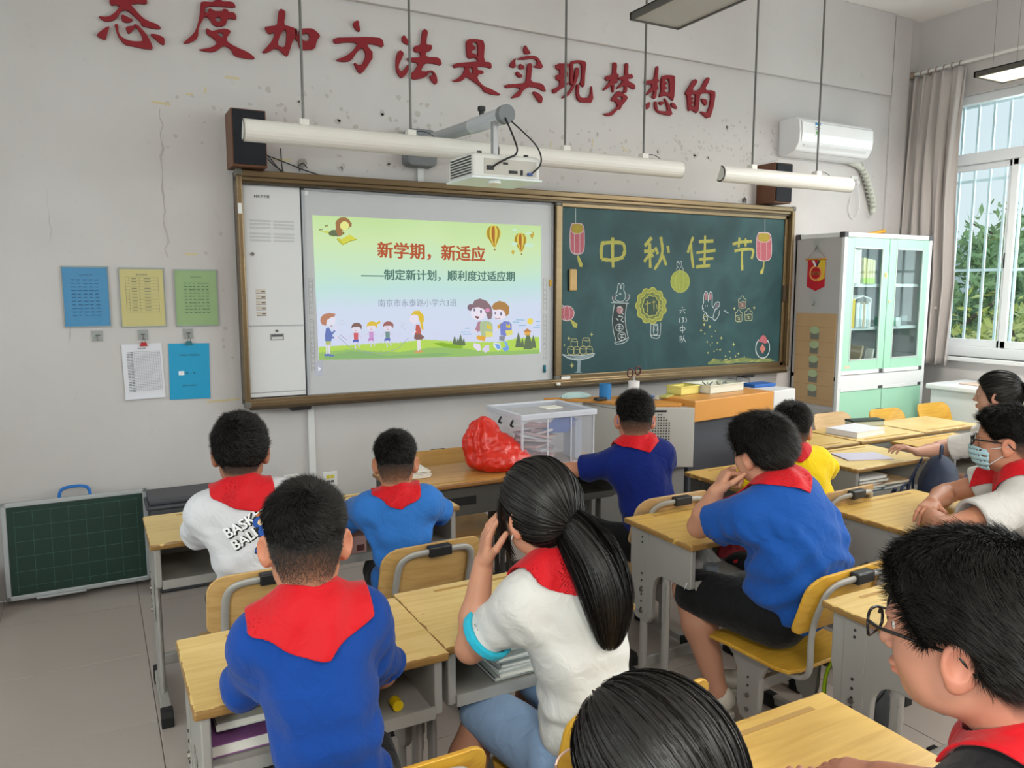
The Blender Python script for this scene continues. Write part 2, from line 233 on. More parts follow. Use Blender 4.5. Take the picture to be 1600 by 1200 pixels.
SLIDE = [["#b9dc62",0,[858,2471,5,9,10,-9,5,14,9,-14,5,12,10,-12,5,16,9,-15,5,16,10,-16,5,7,10,-7,4,7,10,-6,5,19,10,-19,5,10,10,-10,5,10,9,-9,6,21,9,-21,5,13,10,-13,5,19,10,-19,5,14,10,-13,5,16,9,-16,5,8,10,-8,5,16,10,-15,5,19,10,-19,5,14,10,-14,5,18,10,-18,5,17,10,-16,5,7,10,-7,5,18,10,-18,5,16,10,-15,5,11,9,-11,6,7,9,-6,6,20,9,-20,5,14,10,-13,5,17,10,-17,5,20,10,-19,5,17,10,-17,5,21,10,-20,5,12,10,-12,5,19,10,-18,5,13,10,-13,5,21,10,-20,5,20,10,-20,5,8,10,-8,5,9,10,-8,5,10,10,-10,5,22,10,-21,5,13,10,-13,6,17,9,-16,6,11,10,-11,5,15,10,-14,5,12,10,-12,5,12,10,-11,6,15,9,-15,6,15,10,-15,5,20,10,-20,5,17,10,-18,5,22,10,-22,5,20,10,-20,5,22,10,-22,5,17,10,-17,5,9,10,-9,6,20,10,-20,5,22,10,-22,5,21,10,-21,6,15,9,-16,6,18,10,-18,5,10,10,-10,6,20,9,-20,6,16,10,-16,5,11,10,-11,6,7,10,-7,5,20,10,-20,6,22,10,-21,6,8,11,-6,5,20,11,-18,6,13,10,-11,6,8,11,-7,5,12,11,-10,6,19,11,-17,5,21,11,-19,5,7,12,-6,5,17,11,-15,5,7,12,-5,5,18,11,-16,6,11,11,-10,5,21,11,-19,6,23,11,-21,6,15,11,-13,5,23,11,-22,6,12,11,-10,6,8,10,-9,6,16,10,-18,6,7,10,-9,6,10,10,-11,6,13,10,-15,6,17,10,-18,6,9,10,-11,6,7,11,-8,5,20,11,-22,5,12,11,-14,6,23,10,-24,6,21,10,-23,6,13,11,-14,5,14,11,-16,6,15,10,-17,6,18,11,-19,5,16,11,-18,6,16,11,-17,5,16,11,-18,6,22,10,-24,6,15,11,-16,6,14,10,-16,6,19,11,-21,6,11,11,-12,5,11,11,-13,6,23,11,-24,5,15,11,-17,6,16,11,-18,6,7,11,-8,6,13,11,-15,5,16,11,-18,6,7,12,-7,6,17,11,-18,6,18,12,-18,5,7,12,-8,6,17,12,-18,6,15,11,-15,6,18,12,-19,6,13,12,-13,5,18,12,-19,6,19,12,-19,6,7,12,-8,6,8,12,-9,5,19,12,-19,6,23,12,-24,6,11,12,-11,6,14,12,-15,6,17,12,-18,6,13,12,-13,6,13,12,-14,6,12,12,-12,6,13,12,-14,6,17,12,-18,6,12,12,-12,6,13,12,-14,6,20,12,-20,6,7,12,-8,6,17,13,-18,6,20,12,-20,6,12,12,-13,6,11,12,-11,6,20,13,-21,6,11,12,-12,6,11,12,-7,6,14,12,-11,6,19,12,-16,6,8,12,-5,6,12,13,-9,5,12,13,-9,6,21,12,-18,6,14,12,-11,6,22,12,-19,6,10,13,-7,6,13,12,-10,6,18,12,-15,6,23,13,-22,6,15,12,-14,6,11,13,-10,6,9,12,-9,6,17,13,-16,6,10,13,-9,6,21,12,-20,7,21,12,-21,6,10,13,-9,6,12,13,-11,6,21,13,-20,6,18,13,-18,6,22,12,-21,7,13,12,-12,6,9,13,-8,6,12,13,-12,6,22,13,-21,6,12,13,-11,7,13,13,-12,6,14,14,-234,-1263,9,-884,16,-828,20]],
["#9cc472",0,[864,2404,5,12,9,-11,5,12,9,-11,6,20,9,-19,5,8,9,-7,5,6,9,-5,6,21,9,-20,5,20,9,-18,5,21,9,-20,5,13,10,-12,5,21,9,-20,5,21,10,-20,5,10,9,-9,5,18,10,-17,5,20,9,-18,5,16,10,-15,5,14,9,-13,5,11,10,-10,5,11,9,-10,5,10,10,-9,5,8,10,-6,5,15,9,-14,5,10,10,-9,5,19,10,-18,5,7,9,-9,6,21,9,-22,5,17,10,-19,5,21,10,-22,5,20,10,-22,5,21,9,-22,6,15,9,-17,5,7,10,-8,5,18,10,-20,5,9,10,-11,5,11,10,-12,5,17,10,-19,5,15,10,-16,5,13,10,-15,5,21,10,-22,5,16,10,-18,5,12,10,-14,5,11,10,-12,6,20,9,-22,6,14,9,-15,6,19,10,-21,5,12,10,-13,5,9,10,-11,5,15,10,-17,6,20,9,-21,6,9,9,-10,6,19,9,-20,6,22,10,-23,5,20,10,-21,5,20,10,-21,5,7,10,-8,5,17,10,-18,6,21,9,-22,6,8,10,-9,5,11,10,-12,5,11,10,-12,5,15,10,-16,6,14,10,-15,5,14,10,-15,6,19,9,-20,6,7,10,-8,5,8,10,-9,6,9,10,-10,5,9,10,-10,5,8,11,-6,5,22,11,-20,5,20,10,-19,6,8,10,-6,5,14,11,-12,5,11,11,-10,5,12,10,-10,6,12,10,-11,6,17,10,-15,6,16,10,-14,6,12,10,-11,5,10,11,-8,5,12,11,-10,5,8,11,-7,5,16,11,-14,6,18,10,-16,6,12,10,-11,6,8,10,-6,6,9,10,-7,6,12,10,-11,6,17,11,-15,5,19,11,-17,5,12,11,-12,6,20,10,-20,6,17,11,-17,5,14,11,-14,5,13,11,-13,6,15,10,-14,6,18,11,-18,5,13,11,-13,6,18,11,-18,5,14,11,-14,6,11,10,-11,6,16,11,-15,6,18,10,-18,6,7,11,-7,6,14,11,-14,5,14,11,-14,6,22,11,-22,6,23,10,-22,6,12,11,-12,6,21,11,-21,6,20,11,-20,5,11,11,-11,6,15,11,-18,6,9,11,-12,6,20,12,-23,5,18,12,-21,5,21,12,-24,6,20,11,-24,6,18,11,-21,6,19,12,-22,5,16,12,-19,6,8,11,-11,6,16,12,-19,5,6,12,-10,6,10,11,-13,6,20,12,-23,5,7,12,-10,6,8,12,-11,5,8,12,-12,6,22,12,-25,6,10,11,-13,6,7,12,-10,6,21,12,-24,6,8,11,-12,6,22,12,-25,6,18,12,-21,6,21,12,-24,6,23,11,-27,6,17,12,-20,6,21,12,-21,6,8,12,-8,6,20,11,-20,6,16,12,-15,6,19,12,-19,6,8,12,-8,6,20,12,-20,6,23,12,-23,6,8,12,-8,6,13,12,-13,6,17,12,-17,6,22,12,-21,6,11,12,-11,6,10,12,-10,6,11,12,-11,6,17,12,-17,6,20,12,-20,6,14,12,-14,6,14,13,-14,6,14,12,-14,6,13,12,-12,6,14,12,-14,6,8,13,-8,6,15,12,-15,6,24,13,-24,6,14,12,-14,6,20,13,-20,6,10,12,-10,6,20,13,-19,6,20,12,-20,6,19,13,-19,6,16,12,-16,7,15,12,-15,6,18,13,-18,6,23,13,-23,6,10,12,-10,6,9,13,-8,6,20,13,-20,6,23,13,-23,6,16,13,-16,6,15,13,-15,6,20,13,-20,6,10,13,-60,-1261,9,-884,16,-828,20]],
["#8fb87a",0,[925,2370,320,42,212,-24,233,-49,344,2,357,11,182,-33,-183,-14,-701,9,-765,17]],
["#8cb83f",0,[2291,2472,127,5,91,-20,203,-24,-38,-41,-166,14,-127,30]],
["#c9d85a",0,[921,3801,93,4,76,-51,-24,-16,-69,43,-91,20]],
["#9aa36c",0,[899,3823,46,9,4,-15,-43,-9]],
["#9aa36c",0,[969,3871,39,9,4,-18,-36,-14]],
["#6f7a5c",0,[1013,3789,40,32,78,3,21,-76,-78,1,-54,10]],
["#a57a52",0,[1279,3898,-7,-30,-21,-25,-30,-18,-35,-7,-35,5,-29,15,-19,24,-6,29,7,29,21,25,30,18,35,7,34,-4,30,-16,19,-24]],
["#a57a52",0,[1101,3883,69,-58,6,-61,-47,-16,-30,59]],
["#a57a52",0,[1236,3934,55,-28,-6,-46,-51,5]],
["#e9ec93",0,[1257,3874,-6,-23,-16,-18,-22,-11,-23,-1,-22,9,-14,18,-5,22,6,22,16,19,21,11,24,1,21,-9,15,-18]],
["#8a7a4a",0,[1178,3810,23,-14,-9,-28,-20,11]],
["#cfd04a",0,[1108,3739,62,-24,11,-57,-46,21]],
["#d9d957",0,[1171,3726,93,49,81,-51,-68,-25,-99,-44]],
["#a9a43a",44,[1108,3720,65,-66,89,44,83,23]],
["#e3cf5c",0,[3248,3855,-7,-35,-18,-31,-29,-23,-35,-13,-37,-1,-35,11,-28,21,-19,30,-6,34,7,34,18,31,28,23,35,14,37,1,35,-11,29,-21,19,-30]],
["#e3cf5c",0,[3039,3818,204,6,-71,-148,-32,-1]],
["#a98f3e",0,[3050,3883,36,52,20,5,-24,-61,3,-70,59,-129,-5,0,-85,128]],
["#b0723f",0,[3114,3886,11,50,29,6,8,-60,-1,-70,-5,-132,-7,0,-34,130]],
["#a98f3e",0,[3200,3889,-24,49,19,6,37,-59,-5,-71,-60,-133,-5,-1,34,133]],
["#9a7a3a",0,[3145,3655,27,0,-3,-20,-21,0]],
["#e3cf5c",0,[3629,3781,-5,-30,-17,-28,-25,-20,-32,-12,-33,0,-31,9,-25,20,-16,26,-6,30,6,30,16,28,25,20,31,12,33,1,31,-10,26,-19,16,-26]],
["#e3cf5c",0,[3444,3750,181,5,-62,-132,-29,0]],
["#a98f3e",0,[3453,3807,32,46,17,5,-21,-54,3,-62,54,-115,-5,0,-76,114]],
["#b0723f",0,[3510,3809,9,45,26,5,8,-53,-1,-62,-4,-117,-6,0,-31,115]],
["#a98f3e",0,[3586,3811,-21,44,17,5,33,-52,-4,-63,-53,-117,-5,0,31,116]],
["#9a7a3a",0,[3539,3605,24,0,-3,-18,-18,0]],
["#e3cf5c",0,[3738,3859,-2,-12,-6,-11,-9,-8,-12,-4,-11,0,-12,3,-9,8,-6,10,-2,12,2,11,6,11,9,8,11,4,12,1,11,-4,9,-7,6,-11]],
["#e3cf5c",0,[3671,3846,65,2,-22,-50,-10,-1]],
["#a98f3e",0,[3674,3869,12,17,6,2,-8,-21,2,-24,19,-44,-2,0,-27,44]],
["#b0723f",0,[3695,3869,3,18,9,2,3,-21,0,-24,-1,-45,-3,0,-11,45]],
["#a98f3e",0,[3722,3870,-8,17,7,2,11,-20,-1,-24,-19,-46,-1,0,10,45]],
["#9a7a3a",0,[3705,3791,9,0,-1,-7,-7,0]],
["#e3cf5c",0,[3445,3623,-1,-8,-4,-7,-6,-5,-7,-3,-7,0,-8,3,-5,4,-4,7,-1,8,1,7,4,7,5,5,8,3,7,0,7,-2,6,-5,4,-7]],
["#e3cf5c",0,[3403,3615,41,1,-14,-33,-7,0]],
["#a98f3e",0,[3405,3629,7,12,4,1,-5,-14,1,-15,12,-29,-1,0,-17,29]],
["#b0723f",0,[3418,3630,2,11,6,1,2,-13,-1,-16,0,-29,-2,0,-7,29]],
["#a98f3e",0,[3435,3630,-5,11,4,1,8,-13,-1,-15,-12,-30,-1,0,7,29]],
["#9a7a3a",0,[3424,3579,6,0,-1,-5,-4,0]],
["#cdeed3",0,[3480,3905,-3,-8,-10,-6,-14,-4,-16,0,-14,3,-10,5,-4,8,4,7,10,6,14,4,16,1,14,-3,10,-6]],
["#cdeed3",0,[3713,3870,-5,-7,-14,-6,-20,-3,-22,-1,-20,2,-14,5,-5,7,5,7,14,5,20,4,22,1,20,-2,14,-5]],
["#cdeed3",0,[3492,3726,-4,-10,-14,-9,-19,-5,-21,-1,-19,5,-13,8,-4,10,4,10,13,9,19,5,21,1,19,-5,13,-7]],
["#cdeed3",0,[3734,3715,-7,-12,-19,-10,-29,-6,-31,-1,-28,5,-19,9,-7,12,6,12,20,10,28,6,31,1,29,-5,19,-9]],
["#e8e6f4",0,[1067,2779,-6,-31,-18,-24,-24,-13,-27,1,-23,14,-16,25,-5,30,7,30,17,24,24,13,27,0,23,-14,16,-25]],
["#c08a72",0,[892,2813,32,38,71,19,73,-14,-12,-31,-39,-7,-48,-30,-18,-69,-46,17,-18,38]],
["#b0604a",33,[998,2718,16,-3,16,10]],
["#6f80bc",0,[950,2688,32,15,37,-63,33,30,10,-16,-35,-38,-18,-77,-71,2,-1,70]],
["#6f80bc",0,[979,2594,63,-2,7,-23,-63,2]],
["#e6dff0",0,[1090,2692,-2,-9,-6,-7,-9,-4,-10,0,-9,4,-6,8,-2,10,3,9,6,7,9,4,10,0,8,-4,6,-8]],
["#e6dff0",0,[1089,2583,-2,-5,-6,-5,-7,-2,-9,1,-7,2,-5,5,-2,5,2,6,5,4,8,2,8,0,8,-3,5,-4]],
["#b8c472",0,[943,2541,62,-2,-5,-42,-58,2]],
["#e6dff0",0,[945,2499,18,-1,-3,-106,-18,1]],
["#e6dff0",0,[973,2498,22,-1,-3,-106,-19,0]],
["#6f80bc",0,[923,2390,58,4,7,-27,-66,-2]],
["#6f80bc",0,[973,2388,63,-8,7,-20,-63,0]],
["#e9e3f2",0,[1357,2678,-6,-22,-14,-17,-19,-9,-22,0,-19,11,-13,18,-4,22,5,21,14,17,19,10,22,-1,19,-10,13,-18]],
["#8b6f68",0,[1257,2706,2,10,5,9,7,8,10,7,12,5,13,3,13,1,14,-2,13,-3,12,-6,9,-7,8,-9,4,-9,1,-10,-4,-38,-27,32,-76,-1,-20,-15]],
["#c06a60",28,[1295,2658,12,-6,14,6]],
["#9a8aa0",28,[1289,2680,8,0]],
["#9a8aa0",28,[1316,2679,8,0]],
["#d46a70",0,[1278,2630,58,-2,-5,-84,-49,2]],
["#5f6cc0",0,[1269,2546,68,3,-4,-37,-29,12,-42,-9]],
["#dcd3ea",66,[1281,2620,-65,-49]],
["#dcd3ea",66,[1333,2619,50,-61]],
["#dcd3ea",66,[1291,2514,8,-72]],
["#dcd3ea",66,[1323,2513,25,-57]],
["#e9e3f2",0,[1546,2689,-5,-22,-14,-17,-21,-9,-22,0,-19,11,-14,18,-4,22,6,22,14,17,20,10,22,-1,19,-10,14,-18]],
["#e2c34a",0,[1444,2717,2,10,5,9,8,9,10,7,12,5,13,3,14,0,14,-1,13,-3,12,-6,10,-7,7,-9,5,-10,1,-9,-4,-39,-28,33,-77,-2,-20,-15]],
["#c06a60",28,[1483,2669,13,-5,13,6]],
["#9a8aa0",28,[1477,2691,8,0]],
["#9a8aa0",28,[1505,2690,8,0]],
["#cf9fd2",0,[1466,2640,59,-1,-5,-85,-50,2]],
["#c790c8",0,[1457,2556,70,3,-4,-37,-30,12,-43,-10]],
["#dcd3ea",66,[1469,2631,-66,-49]],
["#dcd3ea",66,[1522,2629,52,-60]],
["#dcd3ea",66,[1480,2524,8,-73]],
["#dcd3ea",66,[1513,2522,25,-57]],
["#e9e3f2",0,[1751,2685,-6,-23,-14,-17,-21,-10,-22,1,-20,10,-14,19,-4,22,5,22,14,18,21,9,22,0,20,-11,14,-18]],
["#a5706a",0,[1647,2713,2,10,5,9,7,8,11,7,12,6,13,3,15,0,14,-1,13,-4,12,-5,11,-8,7,-8,5,-10,1,-10,-4,-39,-28,33,-80,-1,-20,-16]],
["#c06a60",28,[1686,2664,14,-6,13,7]],
["#9a8aa0",28,[1680,2686,8,0]],
["#9a8aa0",28,[1709,2686,8,-1]],
["#7d9a98",0,[1669,2635,60,-1,-5,-86,-50,2]],
["#6472b8",0,[1660,2550,71,3,-4,-37,-30,12,-44,-10]],
["#dcd3ea",66,[1672,2625,-67,-49]],
["#dcd3ea",66,[1726,2624,53,-61]],
["#dcd3ea",66,[1683,2517,9,-73]],
["#dcd3ea",66,[1717,2516,26,-58]],
["#e2c34a",0,[1547,2737,59,31,8,-32,-50,-15]],
["#9aa0b8",28,[1089,2591,141,-131,177,-62,216,-29,205,54,140,126]],
["#a9a3c8",33,[1114,2614,86,-74]],
["#c5c6d8",28,[1110,2762,48,23]],
["#c5c6d8",28,[1117,2731,72,-2]],
["#c5c6d8",28,[1867,2698,69,15]],
["#c5c6d8",28,[1859,2739,60,-13]],
["#c5c6d8",28,[1875,2682,60,-34]],
["#ece4f2",0,[2101,2775,-7,-26,-17,-20,-24,-11,-26,1,-23,12,-16,20,-6,26,6,25,17,20,24,11,26,0,24,-12,16,-21]],
["#e2c34a",0,[1999,2826,44,51,70,4,55,-58,4,-82,-44,-16,-26,50,-8,49,-52,9]],
["#e2c34a",0,[2119,2742,35,-9,12,-83,-25,-7,-14,49]],
["#c86a62",0,[2066,2710,44,-4,25,-88,-13,-33,-70,2]],
["#8c6a66",0,[2047,2596,79,-3,52,-42,-35,-27,-71,-3,-35,17]],
["#ece4f2",88,[2065,2628,-62,-39]],
["#ece4f2",99,[2090,2520,1,-132]],
["#ece4f2",88,[2111,2520,5,-124]],
["#e0a070",0,[2044,2385,105,6,-5,-26,-101,-3]],
["#8b7580",0,[2854,2910,-5,-19,-12,-15,-18,-9,-21,1,-17,8,-13,16,-4,19,4,19,13,15,18,8,20,0,18,-8,12,-16]],
["#f0e8f4",0,[3032,2840,-7,-33,-19,-28,-30,-20,-36,-10,-38,0,-36,12,-29,21,-19,29,-6,32,7,32,19,27,29,21,36,10,38,0,36,-12,29,-21,19,-28]],
["#917a80",0,[2832,2947,34,54,75,22,95,-30,67,-74,19,-95,-19,-65,-48,-6,-23,73,-34,60,-76,27,-66,-8,-19,9]],
["#e79ac6",0,[3084,2873,-4,-10,-9,-9,-14,-4,-15,0,-14,5,-10,9,-3,10,3,10,10,8,14,5,15,0,14,-5,9,-9]],
["#6e6a88",0,[2969,2857,-1,-10,-4,-8,-5,-5,-6,0,-6,5,-3,9,-2,10,2,10,3,8,6,5,6,0,5,-5,4,-8]],
["#6e6a88",0,[2872,2879,-1,-9,-3,-7,-4,-4,-5,1,-5,4,-3,7,-1,9,1,8,3,7,5,4,5,0,4,-4,3,-7]],
["#8a5a60",0,[2868,2803,72,-13,-28,-27,-33,14]],
["#f0e8f4",0,[3327,2830,-6,-30,-18,-25,-27,-19,-33,-10,-36,1,-33,11,-26,19,-18,26,-6,30,6,29,18,26,27,19,33,10,35,-1,33,-10,27,-20,18,-26]],
["#b58a58",0,[3113,2919,29,42,78,31,87,-23,59,-53,-3,-95,-46,-34,-25,69,-63,27,-68,-8,-33,9]],
["#6e6a88",0,[3258,2822,-1,-10,-4,-9,-5,-4,-6,0,-6,5,-4,8,-1,11,1,10,4,9,6,4,6,0,5,-5,4,-8]],
["#6e6a88",0,[3171,2832,-1,-8,-3,-6,-4,-4,-4,0,-4,4,-3,6,-1,9,1,8,3,6,4,4,4,0,4,-4,3,-6]],
["#c27a70",44,[3161,2772,33,-14,39,13]],
["#b98a9c",0,[2911,2726,48,7,-20,-128,-57,-7,-9,35]],
["#b7c8a0",0,[2940,2716,57,21,86,-12,39,-38,0,-121,-39,-42,-125,21,-19,77]],
["#e7e07a",0,[3016,2603,100,-11,11,-61,-102,-5]],
["#e7cf4a",0,[3035,2637,10,69,23,-44,15,43,29,-78]],
["#e8b04c",0,[2910,2555,115,-21,-20,-60,-85,20,-38,27]],
["#e9e2f2",0,[2843,2454,95,-12,15,-78,-44,-15,-62,53]],
["#dcd6ea",0,[2967,2364,48,58,58,-2,-1,-69,-58,-27]],
["#e9dfea",99,[2892,2606,-38,10,-19,-17]],
["#d9b25a",0,[3190,2668,58,42,0,-61,-49,-25]],
["#7f8bd0",0,[3229,2684,59,43,78,-7,36,-39,0,-88,-85,-59,-79,11]],
["#e7e07a",0,[3307,2604,103,6,6,-61,-89,-15]],
["#e7cf4a",0,[3317,2648,10,52,20,-39,23,38,16,-62]],
["#8f93a2",0,[3219,2537,88,-2,-16,-70,-72,11]],
["#86b6ea",0,[3287,2474,50,-28,10,-44,-40,-2]],
["#e6ecf8",0,[3135,2453,93,-12,20,-70,-49,-25,-68,60]],
["#7fa9e6",0,[3150,2435,69,-11,19,-53,-49,-7]],
["#7fa9e6",0,[3258,2370,89,41,20,-53,-60,-33]],
["#e9dfea",99,[3190,2633,-39,-33]],
["#6c7d62",0,[2553,2447,9,41,-3,0,13,41,-1,0,12,35,12,-36,-2,0,13,-42,-3,1,9,-42]],
["#6c7d62",0,[2600,2442,7,29,-2,0,10,30,-1,0,9,25,9,-26,-1,0,10,-30,-3,0,7,-30]],
["#6c7d62",0,[2626,2436,12,50,-4,0,17,50,-2,0,16,43,14,-44,-2,0,17,-51,-4,0,11,-51]],
["#6c7d62",0,[2682,2434,8,32,-3,0,12,33,-1,0,11,27,10,-28,-1,0,11,-33,-2,0,7,-33]],
["#6c7d62",0,[3454,2381,15,70,-5,0,21,71,-2,0,19,60,20,-62,-3,1,22,-72,-5,0,15,-72]],
["#6c7d62",0,[3531,2378,9,43,-3,0,14,43,-1,0,13,37,13,-38,-2,0,15,-44,-3,0,9,-43]],
["#6c7d62",0,[3579,2350,21,89,-7,0,31,89,-4,0,27,76,28,-77,-3,0,32,-91,-7,0,21,-91]],
["#6c7d62",0,[3685,2364,13,61,-4,1,20,61,-2,0,17,53,19,-54,-3,0,21,-63,-4,0,13,-63]],
["#f1dc62",0,[3725,2718,-5,-19,-12,-14,-18,-8,-20,1,-18,8,-13,15,-4,19,4,18,13,14,17,8,20,0,18,-9,13,-15]],
["#c78a5a",0,[3571,2580,66,46,72,-50]],
["#e6b35c",0,[3597,2579,87,-2,0,-44,-87,2]],
["#86bede",44,[2723,2648,75,-2]],
["#86bede",44,[2667,2600,74,2]],
["#86bede",44,[2694,2574,135,-3]],
["#86bede",44,[2754,2602,38,-3]],
["#86bede",44,[3466,2740,130,-4]],
["#86bede",44,[3416,2715,100,-5]],
["#86bede",44,[3506,2664,111,1]],
["#86bede",44,[3766,2712,65,-2]],
["#86bede",44,[3729,2638,103,-3]],
["#86bede",44,[3770,2664,62,-2]]]
